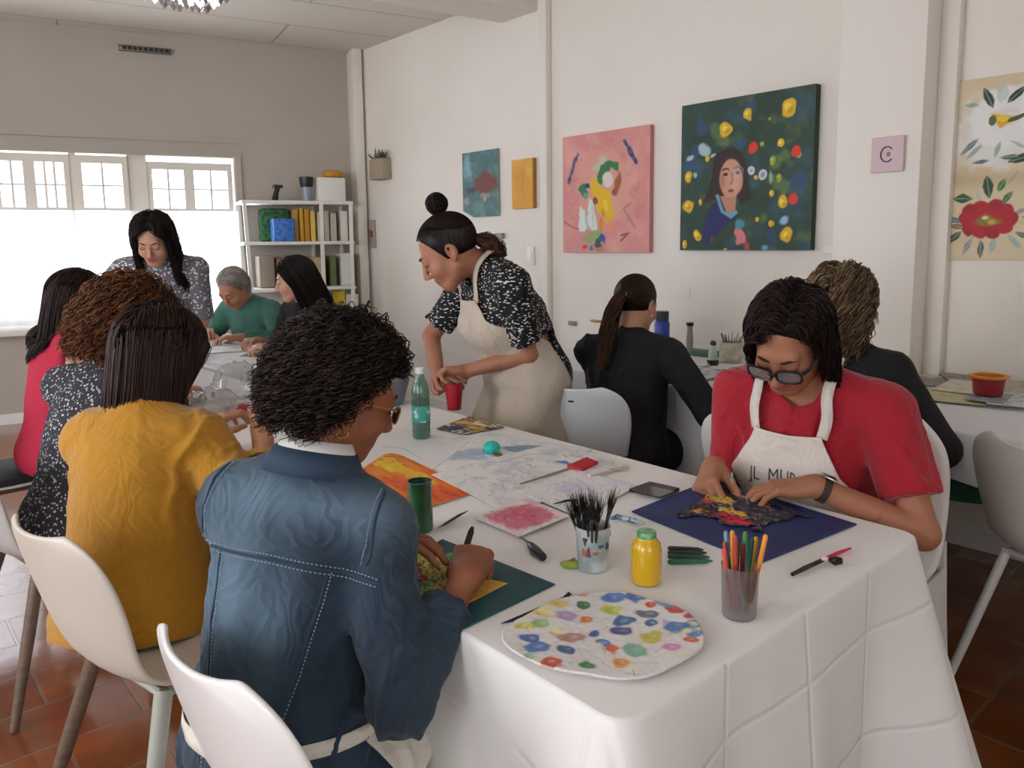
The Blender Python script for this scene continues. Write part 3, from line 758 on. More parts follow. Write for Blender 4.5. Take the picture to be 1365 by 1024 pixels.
# ------------------------------------------------------------------ the room
WX = 3.65; CEIL = 3.03
BO = np.array([3.65, 6.25, 0.]); BE = np.array([-.966, .257, 0.]); BN = np.array([-.257, -.966, 0.])
def bw(px, py, off=0.):
    d = ray(px, py); n = -BN; t = ((BO+BN*off-CP)@n)/(d@n); return CP+d*t
def bt(px, py, off=0.): p = bw(px, py, off); return float((p-BO)@BE), float(p[2])
MBW = Matrix(((BE[0], BN[0], 0, BO[0]), (BE[1], BN[1], 0, BO[1]), (0, 0, 1, 0), (0, 0, 0, 1)))   # x along the wall to the left, y into the room
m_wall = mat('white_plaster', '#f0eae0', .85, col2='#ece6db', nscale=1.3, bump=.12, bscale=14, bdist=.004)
m_wallb = mat('white_plaster_shaded', '#bcb4a8', .85, col2='#b7afa3', nscale=1.1, bump=.1, bscale=12, bdist=.004)  # backlit shade of the far wall mixed into its plaster colour
m_white = mat('white_gloss_paint', '#f0eeea', .4)
def tile_mat():
    m = bpy.data.materials.new('terracotta_tiles'); m.use_nodes = True; nt = m.node_tree; N = nt.nodes; L = nt.links; b = N['Principled BSDF']
    tc = N.new('ShaderNodeTexCoord'); mp = N.new('ShaderNodeMapping'); mp.inputs['Location'].default_value = (.06, .04, 0); L.new(tc.outputs['Object'], mp.inputs[0])
    br = N.new('ShaderNodeTexBrick'); L.new(mp.outputs[0], br.inputs[0]); br.offset = .5; br.inputs['Scale'].default_value = 1
    br.inputs['Brick Width'].default_value = .42; br.inputs['Row Height'].default_value = .235; br.inputs['Mortar Size'].default_value = .006; br.inputs['Mortar Smooth'].default_value = .3
    br.inputs['Color1'].default_value = (*lin('#7a4424'), 1); br.inputs['Color2'].default_value = (*lin('#8e5530'), 1); br.inputs['Mortar'].default_value = (*lin('#7c6250'), 1)
    n = N.new('ShaderNodeTexNoise'); n.inputs['Scale'].default_value = 5; n.inputs['Detail'].default_value = 7; L.new(tc.outputs['Object'], n.inputs[0])
    mx = N.new('ShaderNodeMix'); mx.data_type = 'RGBA'; mx.blend_type = 'MULTIPLY'; mx.inputs[0].default_value = .7; L.new(br.outputs['Color'], mx.inputs[6])
    cr = N.new('ShaderNodeValToRGB'); cr.color_ramp.elements[0].position = .3; cr.color_ramp.elements[0].color = (.5, .42, .36, 1); cr.color_ramp.elements[1].position = .7; cr.color_ramp.elements[1].color = (1.15, 1.05, .95, 1)
    L.new(n.outputs[0], cr.inputs[0]); L.new(cr.outputs[0], mx.inputs[7]); L.new(mx.outputs[2], b.inputs['Base Color'])
    b.inputs['Roughness'].default_value = .17; b.inputs['Specular IOR Level'].default_value = .6; b.inputs['Coat Weight'].default_value = .35; b.inputs['Coat Roughness'].default_value = .12
    bp = N.new('ShaderNodeBump'); bp.inputs['Strength'].default_value = .5; bp.inputs['Distance'].default_value = .004; bp.invert = True
    n2 = N.new('ShaderNodeTexNoise'); n2.inputs['Scale'].default_value = 22; n2.inputs['Detail'].default_value = 5; L.new(tc.outputs['Object'], n2.inputs[0])
    ma = N.new('ShaderNodeMath'); ma.operation = 'MULTIPLY_ADD'; ma.inputs[1].default_value = .35; L.new(n2.outputs[0], ma.inputs[0]); L.new(br.outputs['Fac'], ma.inputs[2]); L.new(ma.outputs[0], bp.inputs['Height'])
    L.new(bp.outputs[0], b.inputs['Normal']); return m
def ceil_mat():
    m = bpy.data.materials.new('boarded_ceiling'); m.use_nodes = True; nt = m.node_tree; N = nt.nodes; L = nt.links; b = N['Principled BSDF']
    tc = N.new('ShaderNodeTexCoord'); mp = N.new('ShaderNodeMapping'); mp.inputs['Rotation'].default_value = (0, 0, math.radians(12)); L.new(tc.outputs['Object'], mp.inputs[0])
    br = N.new('ShaderNodeTexBrick'); L.new(mp.outputs[0], br.inputs[0]); br.inputs['Scale'].default_value = 1; br.inputs['Brick Width'].default_value = 3.1; br.inputs['Row Height'].default_value = .62
    br.inputs['Mortar Size'].default_value = .007; br.inputs['Mortar Smooth'].default_value = .2
    for k, c in (('Color1', '#dcd6cb'), ('Color2', '#d8d2c6'), ('Mortar', '#aaa49a')): br.inputs[k].default_value = (*lin(c), 1)
    L.new(br.outputs['Color'], b.inputs['Base Color']); b.inputs['Roughness'].default_value = .8
    bp = N.new('ShaderNodeBump'); bp.invert = True; bp.inputs['Distance'].default_value = .01; L.new(br.outputs['Fac'], bp.inputs['Height']); L.new(bp.outputs[0], b.inputs['Normal']); return m
def wallbox(name, boxes, m=m_wall, M=None, bev=0):
    b = MB()
    for lo, hi in boxes: b.box(lo, hi, bev, M)
    return struct(b.obj(name, m, smooth=bool(bev)))
def P4(*p): return [tuple(x) for x in p]
b = MB(); bl = BO+BE*6.6
poly = [(3.75, -2.5), (3.75, 6.35), (float(bl[0]), float(bl[1])+.1), (float(bl[0]), -2.5)]
b.prism(poly, -.1, 0); struct(b.obj('floor', tile_mat(), smooth=False))
b = MB(); b.prism(poly, CEIL, CEIL+.1); struct(b.obj('ceiling', ceil_mat(), smooth=False))
wallbox('wall_right', [((WX, -2.5, 0), (WX+.15, 6.4, CEIL))])
# far wall with the window opening
t0, z1 = bt(312, 214); t1 = 3.75; zs = .74; z1 = 2.09
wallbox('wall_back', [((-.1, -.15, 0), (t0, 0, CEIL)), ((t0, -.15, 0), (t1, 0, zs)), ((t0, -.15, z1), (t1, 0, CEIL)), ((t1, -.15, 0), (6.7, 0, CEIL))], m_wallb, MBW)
# left wall with three window openings, behind wall with two
xs = -2.5
bx = []; prev = -2.5
for yc in (.2, 2.6, 5.0): bx.append(((xs-.12, prev, 0), (xs, yc-.65, CEIL))); bx.append(((xs-.12, yc-.65, 0), (xs, yc+.65, .8))); bx.append(((xs-.12, yc-.65, 2.4), (xs, yc+.65, CEIL))); prev = yc+.65
bx.append(((xs-.12, prev, 0), (xs, float(bl[1])+.05, CEIL))); wallbox('wall_left', bx)
bx = []; prev = -2.6
for xc in (-.6,): bx.append(((prev, -2.62, 0), (xc-.75, -2.5, CEIL))); bx.append(((xc-.75, -2.62, 0), (xc+.75, -2.5, 1.0))); bx.append(((xc-.75, -2.62, 2.6), (xc+.75, -2.5, CEIL))); prev = xc+.75
bx.append(((prev, -2.62, 0), (3.8, -2.5, CEIL))); wallbox('wall_front', bx)
# pillars, beam, trims
PX1 = 3.46
wallbox('wall_right', [((PX1, 1.335, 0), (WX, 1.70, CEIL))], bev=.006).name = 'trim_1'
wallbox('trim_2', [((3.60, 1.262, 0), (WX, 1.335, CEIL))], bev=.004)
wallbox('trim_3', [((3.60, 3.73, 0), (WX, 3.80, CEIL))], bev=.01)
wallbox('trim_4', [((-.02, 0, 0), (.06, .20, CEIL))], M=MBW, bev=.004)
ang = math.radians(8)
Mb = Matrix.Translation((3.65, 3.86, 0)) @ Matrix.Rotation(-ang, 4, 'Z')
wallbox('trim_5', [((-6.6, 0, 2.865), (.02, .36, CEIL))], m_wall, Mb, .006)
wallbox('trim_6', [((-6.6, -.10, 2.955), (.02, 0, CEIL))], m_wall, Mb, .006)
wallbox('baseboard_right', [((WX-.015, -2.5, 0), (WX, 1.2, .08)), ((WX-.015, 1.7, 0), (WX, 6.2, .08))], m_white)
wallbox('baseboard_back', [((.08, 0, 0), (6.6, .015, .08))], m_white, MBW)
# ---- far windows
m_frame = mat('window_frame_paint', '#e9e4d8', .5)
m_pane = glass_mat('window_glass', gloss=.05)
m_frost = glass_mat('frosted_lower_glass', gloss=.04, diff=('#ffffff', .22))
def sash(name, ta, tb, za, zb, zm, cols, rows=2, y0=-.09, y1=-.03, st=.038, lower=1):
    root = empty(name, tuple(BO+BE*ta+BN*y0+np.array([0, 0, za]))); root['kind'] = 'structure'
    b = MB(); b.box((ta, y0, za), (ta+st, y1, zb), 0, MBW).box((tb-st, y0, za), (tb, y1, zb), 0, MBW)
    for z, h in ((za, .07), (zb-.06, .06), (zm-.02, .04)): b.box((ta+st, y0, z), (tb-st, y1, z+h), 0, MBW)
    b.obj('window_frame', m_frame, root, smooth=False)
    w = (tb-ta-2*st)
    b = MB()
    for i in range(1, cols):
        t = ta+st+w*i/cols; b.box((t-.008, y0+.02, zm+.02), (t+.008, y1-.012, zb-.06), 0, MBW)
    for j in range(1, rows):
        z = zm+.02+(zb-.06-zm-.02)*j/rows; b.box((ta+st, y0+.022, z-.006), (tb-st, y1-.014, z+.006), 0, MBW)
    b.obj('glazing_bar', m_frame, root, smooth=False)
    b = MB(); b.box((ta+st, y0+.028, zm+.02), (tb-st, y0+.034, zb-.06), 0, MBW); b.obj('pane', m_pane, root, smooth=False)
    b = MB(); b.box((ta+st, y0+.028, za+.07), (tb-st, y0+.034, zm-.02), 0, MBW); b.obj('lower_pane', m_frost, root, smooth=False)
    return root
zm = bt(250, 281)[1]; T = lambda px: bt(px, 250)[0]
sash('window_1', t0+.02, T(253), zs+.02, z1-.05, zm, 2)
sash('window_2', T(253), T(197), zs+.02, z1-.05, zm, 2)
sash('window_3', T(171), T(103), zs+.02, z1-.02, zm, 2, y0=-.05, y1=.01)
sash('window_4', T(94), T(40), zs+.02, z1-.02, zm, 3, y0=-.05, y1=.01)
sash('window_5', T(40), T(-8), zs+.02, z1-.02, zm, 2, y0=-.05, y1=.01)
sash('window_6', T(-8), t1, zs+.02, z1-.02, zm, 2, y0=-.05, y1=.01)
wallbox('trim_7', [((T(197), -.1, zs), (T(171), -.02, z1)), ((T(103), -.06, zs), (T(94), .0, z1))], m_frame, MBW)
zb_ = bt(100, 183)[1]
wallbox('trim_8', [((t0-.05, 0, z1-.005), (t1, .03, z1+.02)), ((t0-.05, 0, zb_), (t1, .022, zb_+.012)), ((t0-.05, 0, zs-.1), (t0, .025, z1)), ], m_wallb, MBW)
wallbox('trim_9', [((t0-.03, 0, zs-.05), (t1+.02, .11, zs))], m_frame, MBW, .006)
m_glare = bpy.data.materials.new('glare_white'); m_glare.use_nodes = True; _n = m_glare.node_tree; _b = _n.nodes['Principled BSDF']; _n.nodes.remove(_b)
_t = _n.nodes.new('ShaderNodeBsdfTranslucent'); _d = _n.nodes.new('ShaderNodeBsdfTransparent'); _x = _n.nodes.new('ShaderNodeMixShader'); _x.inputs[0].default_value = .04
_t.inputs[0].default_value = (.95, .95, .95, 1); _n.links.new(_t.outputs[0], _x.inputs[1]); _n.links.new(_d.outputs[0], _x.inputs[2]); _n.links.new(_x.outputs[0], _n.nodes['Material Output'].inputs[0])
def curtain(ta, tb, y_):  # added white sheet that imitates glare and hides the lower frames
    V_ = []; F_ = []; n = 110
    for i in range(n+1):
        t = ta+(tb-ta)*i/n; yy = y_+.006*math.sin(i*1.1)
        for z in (zs+.01, zm-.005): V_.append(tuple(BO+BE*t+BN*yy+np.array([0, 0, z])))
    for i in range(n): F_.append((2*i, 2*i+2, 2*i+3, 2*i+1))
    b = mesh_obj('window_curtain', V_, F_, m_glare); tag(b, 'added translucent white sheet imitating glare over the lower window panes', 'curtain')
curtain(t0+.0, t1-.02, .085)
# glazing of the unseen windows added for the left and rear daylight
for i, yc in enumerate((.2, 2.6, 5.0)):
    root = empty('window_%d' % (7+i), (xs-.06, yc, .8)); root['kind'] = 'structure'; b = MB()
    b.box((xs-.09, yc-.65, .8), (xs-.03, yc-.59, 2.4)).box((xs-.09, yc+.59, .8), (xs-.03, yc+.65, 2.4)).box((xs-.09, yc-.03, .86), (xs-.03, yc+.03, 2.34)).box((xs-.09, yc-.59, .8), (xs-.03, yc+.59, .86)).box((xs-.09, yc-.59, 2.34), (xs-.03, yc+.59, 2.4))
    b.obj('window_frame', m_frame, root, smooth=False); b = MB(); b.box((xs-.065, yc-.59, .86), (xs-.06, yc+.59, 2.34)); b.obj('pane', m_pane, root, smooth=False)
for i, xc in enumerate((-.6,)):
    root = empty('window_%d' % (10+i), (xc, -2.56, 1.0)); root['kind'] = 'structure'; b = MB()
    b.box((xc-.75, -2.59, 1), (xc-.69, -2.53, 2.6)).box((xc+.69, -2.59, 1), (xc+.75, -2.53, 2.6)).box((xc-.03, -2.59, 1.06), (xc+.03, -2.53, 2.54)).box((xc-.69, -2.59, 1), (xc+.69, -2.53, 1.06)).box((xc-.69, -2.59, 2.54), (xc+.69, -2.53, 2.6))
    b.obj('window_frame', m_frame, root, smooth=False); b = MB(); b.box((xc-.69, -2.565, 1.06), (xc+.69, -2.56, 2.54)); b.obj('pane', m_pane, root, smooth=False)

# ---- small things on the walls
m_plast = mat('white_plastic', '#eceae5', .35); m_grey = mat('grey_plastic', '#8b8781', .5); m_black = mat('black_plastic', '#17171a', .35)
t, z = bt(193, 67); b = MB(); b.box((t-.19, .0, z-.022), (t+.19, .035, z+.022), .006, MBW)
v = b.obj('wall_vent', mat('vent_grey', '#77726b', .5, metal=.4)); tag(v, 'long dark grey slotted vent bar high on the far wall', 'vent')
b = MB()
for k in range(9): b.box((t-.17+k*.038, .035, z-.012), (t-.145+k*.038, .037, z+.012), 0, MBW)
b.obj('slot', m_black, v, smooth=False)
# chandelier at the top edge
cx = CP+ray(248, -8)/F*3.6; ch = empty('crystal_chandelier', (cx[0], cx[1], cx[2]), 0, 'sparkling crystal ceiling lamp cut off by the top of the photo', 'lamp')
b = MB(); b.lathe([(.0, CEIL-cx[2]), (.09, CEIL-cx[2]), (.09, CEIL-cx[2]-.02), (.012, CEIL-cx[2]-.04), (.012, .05), (.19, .045), (.19, .02), (.0, .02)], cx, 24); b.obj('lamp_frame', mat('chrome', '#c8c8c8', .15, 1), ch)
rs = random.Random(4)
for i in range(46):
    a = rs.random()*6.28; r = .19*math.sqrt(rs.random()); z = cx[2]-.005-.05*(1-(r/.19)**2)*rs.random(); s = .014+rs.random()*.01; b = MB()
    b.lathe([(0, -s*1.3), (s, 0), (s*.7, s*.6), (0, s*.7)], (cx[0]+r*math.cos(a), cx[1]+r*math.sin(a), z), 6); b.obj('crystal', mat('crystal_glass', '#ffffff', .02, 0, spec=1, emit=('#fff6e6', .9)) if i % 3 == 0 else mat('crystal_dim', '#cfd2d6', .05, .6), ch, smooth=False)
# right wall
def on_wall(px, py, x=WX): return at_x(px, py, x)
def wall_quad(p, x=WX):   # corners: bottom-left, bottom-right, top-right, top-left in the photo
    return [np.array([x, *at_x(a, b_, x)[1:]]) for a, b_ in p]
def canvas(name, label, y1, y0, z0, z1, depth, paint, res=260, side='#cfc8bb', cat='painting', x=WX, relief=0):
    """stretched canvas hung on the right wall: y1 is the end at the photo's left"""
    r = empty(name, (x-depth, (y0+y1)/2, z0), 0, label, cat)
    b = MB(); b.box((x-depth, y0, z0), (x-.001, y1, z1), .003); b.obj('canvas_edge', mat('edge_'+side[1:], side, .7), r)
    xx = x-depth-.0005
    sheet('painted_face', [(xx, y1, z0), (xx, y0, z0), (xx, y0, z1), (xx, y1, z1)], paint, res, .001, parent=r, base=side, relief=relief)
    return r
def p_green(P):
    P.fill('#2c463a').noise('#2f4a3c', 5, .3, .7).noise('#39607a', 7, .55, .8, .5).noise('#25402f', 9, .5, .75, .8).noise('#55693a', 11, .62, .8, .5)
    for x, y, r in ((.18, .83, .06), (.9, .42, .08), (.08, .58, .06), (.48, .70, .05), (.12, .68, .05), (.72, .10, .05), (.30, .18, .05), (.55, .93, .05)): P.ell(x, y, r, r, '#33507c', 0, .3, .5, .7)
    for x, y, r in ((.80, .60, .05), (.78, .42, .06), (.28, .80, .05), (.35, .76, .05), (.66, .2, .05), (.75, .55, .05)): P.ell(x, y, r, r*1.3, '#6d8a4a', 0, .4, .5, .5)
    Y = [(.36, .80, .052, .052), (.53, .88, .04, .042), (.82, .88, .048, .055), (.07, .51, .032, .038), (.06, .31, .045, .048), (.15, .10, .033, .04), (.04, .04, .02, .03), (.83, .09, .048, .05), (.80, .30, .03, .045), (.72, .17, .026, .03), (.62, .2, .022, .026), (.22, .62, .02, .02), (.17, .33, .014, .024), (.60, .47, .018, .02), (.72, .36, .018, .024), (.78, .67, .028, .028), (.64, .68, .016, .018), (.9, .59, .018, .026), (.69, .83, .018, .016), (.38, .0, .02, .02), (.77, .46, .02, .03), (.72, .57, .02, .03)]
    for i, (x, y, a, c) in enumerate(Y):
        P.ell(x, y, a, c, '#e3b71e' if i not in (16, 17, 18, 20, 21) else '#9fae38', 0, .3, .25); P.ell(x-.008, y+.006, a*.45, c*.4, '#f6dc52' if i < 16 else '#c5cc62', .5, .5, .5)
        P.ell(x+.01, y-.012, a*.4, c*.3, '#b98512', .5, .5, .5, .6)
    for x, y, a, c in ((.575, .66, .038, .042), (.88, .61, .036, .038), (.87, .32, .033, .036)): P.ell(x, y, a, c, '#e2382c', 0, .12, .2)
    for x, y, a, c in ((.20, .68, .045, .05), (.08, .64, .03, .016), (.27, .64, .03, .012), (.12, .52, .022, .022)): P.ell(x, y, a, c, '#b9cfd6', .4, .6, .6, .85)
    # figure: hair, neck, blue top, face
    P.poly([(.20, .33), (.26, .50), (.27, .60), (.31, .655), (.37, .675), (.44, .67), (.50, .63), (.53, .56), (.55, .45), (.57, .34), (.50, .30), (.45, .36), (.30, .34)], '#33231f', 1, .012, .01)
    P.poly([(.19, .04), (.20, .18), (.26, .30), (.34, .355), (.45, .22), (.42, .19), (.33, .12), (.24, .05)], '#262a63', 1, .01, .01)
    P.poly([(.33, .36), (.46, .38), (.45, .24), (.40, .22)], '#bd8a6c', 1, .01)
    P.line([(.31, .36), (.35, .26), (.42, .225), (.455, .25)], .018, '#6fa0bd', 1, .3, .4)
    P.ell(.415, .475, .095, .135, '#cf9a80', .05, .03, .1); P.ell(.45, .46, .05, .10, '#dcab90', 0, .1, .6, .7); P.ell(.345, .47, .03, .09, '#a87058', 0, .2, .7, .7)
    P.poly([(.32, .62), (.30, .50), (.335, .58), (.41, .625), (.47, .58), (.505, .48), (.52, .55), (.47, .65), (.38, .665)], '#33231f', 1, .01, .01)
    P.line([(.345, .535), (.37, .545), (.395, .535)], .006, '#2d1f1b').line([(.44, .54), (.465, .55), (.49, .535)], .006, '#2d1f1b')
    P.ell(.37, .505, .02, .011, '#3d2a26', 0, .1).ell(.465, .51, .02, .011, '#5f7f95', 0, .1).ell(.465, .51, .006, .006, '#22201f')
    P.ell(.47, .515, .035, .032, '#9fc0ca', 0, .1, .1, .6, ring=.12)
    P.line([(.42, .51), (.425, .45), (.405, .44)], .005, '#96604c').ell(.415, .395, .025, .012, '#a34438', 0, .15, .2).ell(.35, .44, .02, .02, '#c07762', 0, .3, .8, .6)
    for x, y in ((.565, .515), (.65, .485)): P.ell(x, y, .032, .036, '#cfd3da', .3, .15, .2); P.ell(x, y, .02, .02, '#8d97ad', .3, .4, .5)
    P.ell(.50, .085, .045, .065, '#e2808a', .3, .3, .3).ell(.55, .01, .02, .05, '#c04652', .2, .3).ell(.5, .17, .04, .035, '#4e93a6', 0, .3, .4).ell(.27, .08, .02, .03, '#8a3a52', 0, .4, .5).ell(.81, .20, .032, .035, '#9cc3d8', 0, .4, .4).ell(.68, .02, .03, .03, '#6fa4c8', 0, .4, .4).ell(.71, .46, .014, .05, '#8fae84', 0, .4, .5)
g1 = at_x(911, 140, WX-.035); g2 = at_x(907, 336, WX-.035); g3 = at_x(1090, 113, WX-.035)
def canvas_big(P): p_green(P)
canvas('portrait_painting', 'large dark green canvas of a long-haired woman among yellow and red dots', g1[1], g3[1], 1.30, 2.09, .045, canvas_big, 330, '#22372f')
def p_pink(P):
    P.fill('#dc9490').noise('#d98f8c', 6, .3, .7).noise('#e8aba0', 5, .5, .8, .7)
    P.ell(.50, .52, .36, .40, '#e0a491', 0, .15, .3, .7).ell(.50, .52, .37, .41, '#c9706c', .1, .25, .1, .7, ring=.05).ell(.55, .55, .33, .35, '#d58a80', .1, .4, .1, .6, ring=.04)
    for i in range(14):
        a = i/13; P.ell(.08+.11*a**1.4, .60+.24*a, .018, .022, ('#4b4a7c', '#6c6790', '#3d4a55')[i % 3], .6, .6, .6)
    for i in range(12):
        a = i/11; P.ell(.73+.12*a, .90-.17*a, .022, .024, ('#4c4f84', '#5d5a8a', '#39405f')[i % 3], .6, .6, .6)
    P.poly([(.20, .24), (.22, .40), (.28, .36), (.30, .30), (.33, .46), (.38, .42), (.43, .18), (.36, .16), (.33, .22), (.27, .18), (.19, .19)], '#dbe6dd', 1, .012, .02)
    P.line([(.28, .34), (.31, .20)], .012, '#a9c4bb').line([(.36, .40), (.38, .22)], .010, '#bcd0c4')
    P.ell(.46, .74, .09, .05, '#bcd4bd', .6, .4, .5, .8)
    P.poly([(.42, .60), (.46, .72), (.56, .76), (.66, .74), (.66, .66), (.58, .70), (.50, .62), (.46, .56)], '#2d7a3f', 1, .01, .03)
    P.ell(.545, .605, .065, .075, '#e4d9d2', .2, .1, .2).ell(.66, .58, .04, .09, '#a85a33', -.3, .2, .3).ell(.62, .50, .05, .04, '#9c4f36', .4, .3, .4)
    P.poly([(.33, .60), (.38, .65), (.46, .55), (.56, .52), (.58, .42), (.62, .28), (.56, .22), (.50, .30), (.42, .36), (.38, .48)], '#e9bb17', 1, .012, .03)
    P.ell(.52, .40, .05, .10, '#f4d23a', .4, .5, .6).ell(.49, .34, .03, .06, '#c98e10', .4, .4, .5, .7).ell(.40, .44, .03, .03, '#8f4e2a', 0, .4)
    P.ell(.26, .52, .055, .055, '#2f8052', 0, .5, .3).ell(.31, .56, .04, .025, '#1f3f6e', .2, .5, .4).ell(.28, .48, .03, .03, '#6bb07a', 0, .5, .5)
    P.ell(.58, .20, .07, .09, '#ee9466', .2, .4, .5, .9).ell(.47, .24, .03, .06, '#e28a42', 0, .4, .4)
    P.ell(.35, .12, .14, .06, '#8fae6c', .1, .5, .4, .9).ell(.42, .07, .08, .04, '#2f5560', .4, .6, .4).ell(.49, .12, .04, .03, '#3a56a4', .4, .6, .4).ell(.28, .05, .04, .025, '#d5403a', 0, .5, .4).ell(.45, .02, .07, .02, '#b08a5a', 0, .5).ell(.36, .03, .03, .02, '#4b78b5', 0, .5)
    P.line([(.80, .40), (.72, .36), (.85, .20)], .01, '#c77c78').ell(.78, .28, .02, .04, '#a585a5', .3, .5, .5, .7).line([(.02, .27), (.12, .22), (.2, .2)], .012, '#bb5f55', .8).line([(.70, .1), (.78, .16), (.7, .14)], .01, '#a3554a')
q1 = at_x(751, 185, WX-.03); q2 = at_x(868, 168, WX-.03)
canvas('flower_painting', 'pink canvas with a round wreath and yellow, white and green flower strokes', q1[1], q2[1], 1.285, 2.02, .035, p_pink, 260, '#c98784')
def p_teal(P):
    P.fill('#557879').noise('#4f7174', 5, .3, .7).noise('#6f9190', 6, .5, .75, .8); P.ell(.15, .78, .12, .2, '#7fb0b6', .2, .4, .6)
    P.poly([(.3, .42), (.35, .6), (.5, .62), (.6, .70), (.8, .62), (.95, .58), (.98, .42), (.7, .36), (.5, .38)], '#7a4742', 1, .05, .04)
    P.ell(.25, .42, .14, .06, '#4c4a57', 0, .4, .5).ell(.65, .33, .18, .05, '#8d9a8d', 0, .5, .5).ell(.62, .27, .04, .05, '#d6a32c', 0, .4, .4).ell(.45, .12, .3, .12, '#69918b', .1, .4, .6).ell(.1, .25, .1, .06, '#9a9a93', 0, .4, .6)
def q_at(a, b_, x): p = at_x(a, b_, x); return p
u0, u1 = q_at(617, 205, WX-.01), q_at(665, 201, WX-.01); zb0 = q_at(665, 288, WX-.01)[2]; zt0 = u0[2]
pc = sheet('teal_painting', [(WX-.012, u0[1], zb0), (WX-.012, u1[1], zb0), (WX-.012, u1[1], zt0), (WX-.012, u0[1], zt0)], p_teal, 150, .006, mask=lambda U, V: ~((V < .10-.35*U) & (U < .28)), base='#c9c4ba')
tag(pc, 'unframed teal and brown painting with a torn lower corner on the white wall', 'painting')
u0, u1 = q_at(683, 214, WX-.03), q_at(711, 213, WX-.03)
def p_yel(P): P.fill('#dd9f38').noise('#e0a33a', 5, .3, .7).noise('#e8b456', 4, .5, .8, .8); P.line([(.55, .2), (.5, .5), (.6, .75)], .012, '#b98838', .7); P.ell(.5, .7, .2, .1, '#c9953c', .2, .5, .7, .4)
canvas('yellow_canvas', 'small plain ochre yellow canvas beside the teal painting', u0[1], u1[1], q_at(683, 279, WX-.03)[2], u0[2], .035, p_yel, 90, '#a87c3a')
# poster with two flowers, right edge
def leaf(P, x, y, L, wd, rot, col, a=1):
    c, s = math.cos(rot), math.sin(rot); k = P.asp; pts = []
    for u, v in ((-1, 0), (-.5, .7), (.1, 1), (.6, .6), (1, 0), (.6, -.6), (.1, -1), (-.5, -.7)):
        X, Y = u*L, v*wd; pts.append((x+(X*c-Y*s)/k, y+X*s+Y*c))
    P.poly(pts, col, a, .006, .01); P.line([(x-L*.8*c/k, y-L*.8*s), (x+L*.8*c/k, y+L*.8*s)], .003, '#dfe2cf', .35)
def p_poster(P):
    P.fill('#dccba8').noise('#d8c7a4', 4, .3, .7).noise('#c9b48c', 3, .5, .8, .7, (1, 3)); P.ell(.62, .72, .38, .20, '#e4e2dc', 0, .35, .6, 1).ell(.5, .60, .22, .14, '#e4e2dc', 0, .35, .6, .9)
    P.ell(.02, .45, .6, .05, '#c0aa80', 0, .5, .9, .6)
    for a in range(12):
        an = a*.5236; P.ell(.60+.20*math.cos(an)/P.asp*.6, .775+.14*math.sin(an)*.8, .11*.6, .055, '#edebe6', an, .25, .4, .9)
    leaf(P, .40, .89, .065, .022, 2.0, '#26463a'); leaf(P, .70, .89, .06, .022, .75, '#1f3f37'); leaf(P, .55, .90, .05, .03, 1.4, '#b9cfc4', .7)
    leaf(P, .22, .86, .04, .012, 3.0, '#8d9a94'); leaf(P, .22, .63, .065, .016, .75, '#6f7a78'); leaf(P, .37, .545, .05, .014, .1, '#3e4f5f'); leaf(P, .28, .60, .05, .012, .8, '#8e9fa3'); leaf(P, .53, .60, .05, .014, 1.3, '#8fb09e')
    leaf(P, .76, .62, .05, .012, 2.6, '#9fb6b0'); leaf(P, .80, .55, .07, .024, .25, '#23402f'); leaf(P, .66, .56, .05, .012, .0, '#47573c'); leaf(P, .95, .64, .03, .02, 1.2, '#3a5248'); leaf(P, .96, .8, .03, .02, 1.8, '#3a5248')
    P.poly([(.45, .80), (.5, .79), (.6, .78), (.74, .765), (.66, .74), (.55, .72), (.5, .76)], '#e2ae14', 1, .01, .02).ell(.46, .765, .02, .03, '#5d6a42', 0, .4).ell(.71, .765, .04, .012, '#4e5a34', .3, .4).ell(.56, .77, .03, .02, '#f1cc38', 0, .4)
    for x, y, L, w_, r, c in ((.46, .405, .062, .030, 1.75, '#2c5238'), (.60, .41, .045, .02, 1.1, '#3a7a42'), (.20, .345, .055, .026, 3.1, '#2f5a3a'), (.66, .335, .055, .02, .9, '#4a6c48'), (.10, .225, .075, .018, 3.1, '#5f8296'), (.14, .19, .05, .014, 2.9, '#7a6a48'), (.10, .12, .06, .02, .75, '#35553c'), (.27, .075, .06, .014, 1.15, '#8b8f9c'), (.42, .06, .05, .016, 1.6, '#4d5f52'), (.55, .08, .05, .014, 1.4, '#a5b5a8'), (.78, .10, .05, .014, 2.3, '#9fb0b0'), (.86, .135, .05, .016, 2.7, '#4f6d52'), (.80, .26, .07, .014, .4, '#8a8d90'), (.93, .24, .05, .02, .2, '#4c4a4a'), (.36, .36, .04, .012, 1.8, '#b5b9b2'), (.70, .44, .05, .006, .9, '#8d9a80'), (.92, .2, .06, .02, -.1, '#cdb795')): leaf(P, x, y, L, w_, r, c)
    for a in range(10):
        an = a*.6283; P.ell(.47+.155*math.cos(an)/P.asp*.62, .225+.066*math.sin(an), .052, .045, '#b3202f' if a % 2 else '#a31a2a', an, .2, .15)
    P.ell(.47, .225, .12, .07, '#b3222f', 0, .2, .2).ell(.47, .22, .055, .04, '#8f7a2c', 0, .6, .5).ell(.45, .235, .02, .012, '#e0d8b0', 0, .7, .6).ell(.52, .21, .02, .015, '#c9b04a', 0, .7, .6)
u0 = q_at(1271, 110, WX-.01); zb0 = q_at(1262, 346, WX-.01)[2]; yr = u0[1]-.345
pc = sheet('flower_poster', [(WX-.010, u0[1], zb0), (WX-.010, yr, zb0), (WX-.010, yr, u0[2]), (WX-.010, u0[1], u0[2])], p_poster, 300, .003, base='#d8c7a4')
tag(pc, 'tall beige paper poster painted with a white flower above a red flower', 'poster')
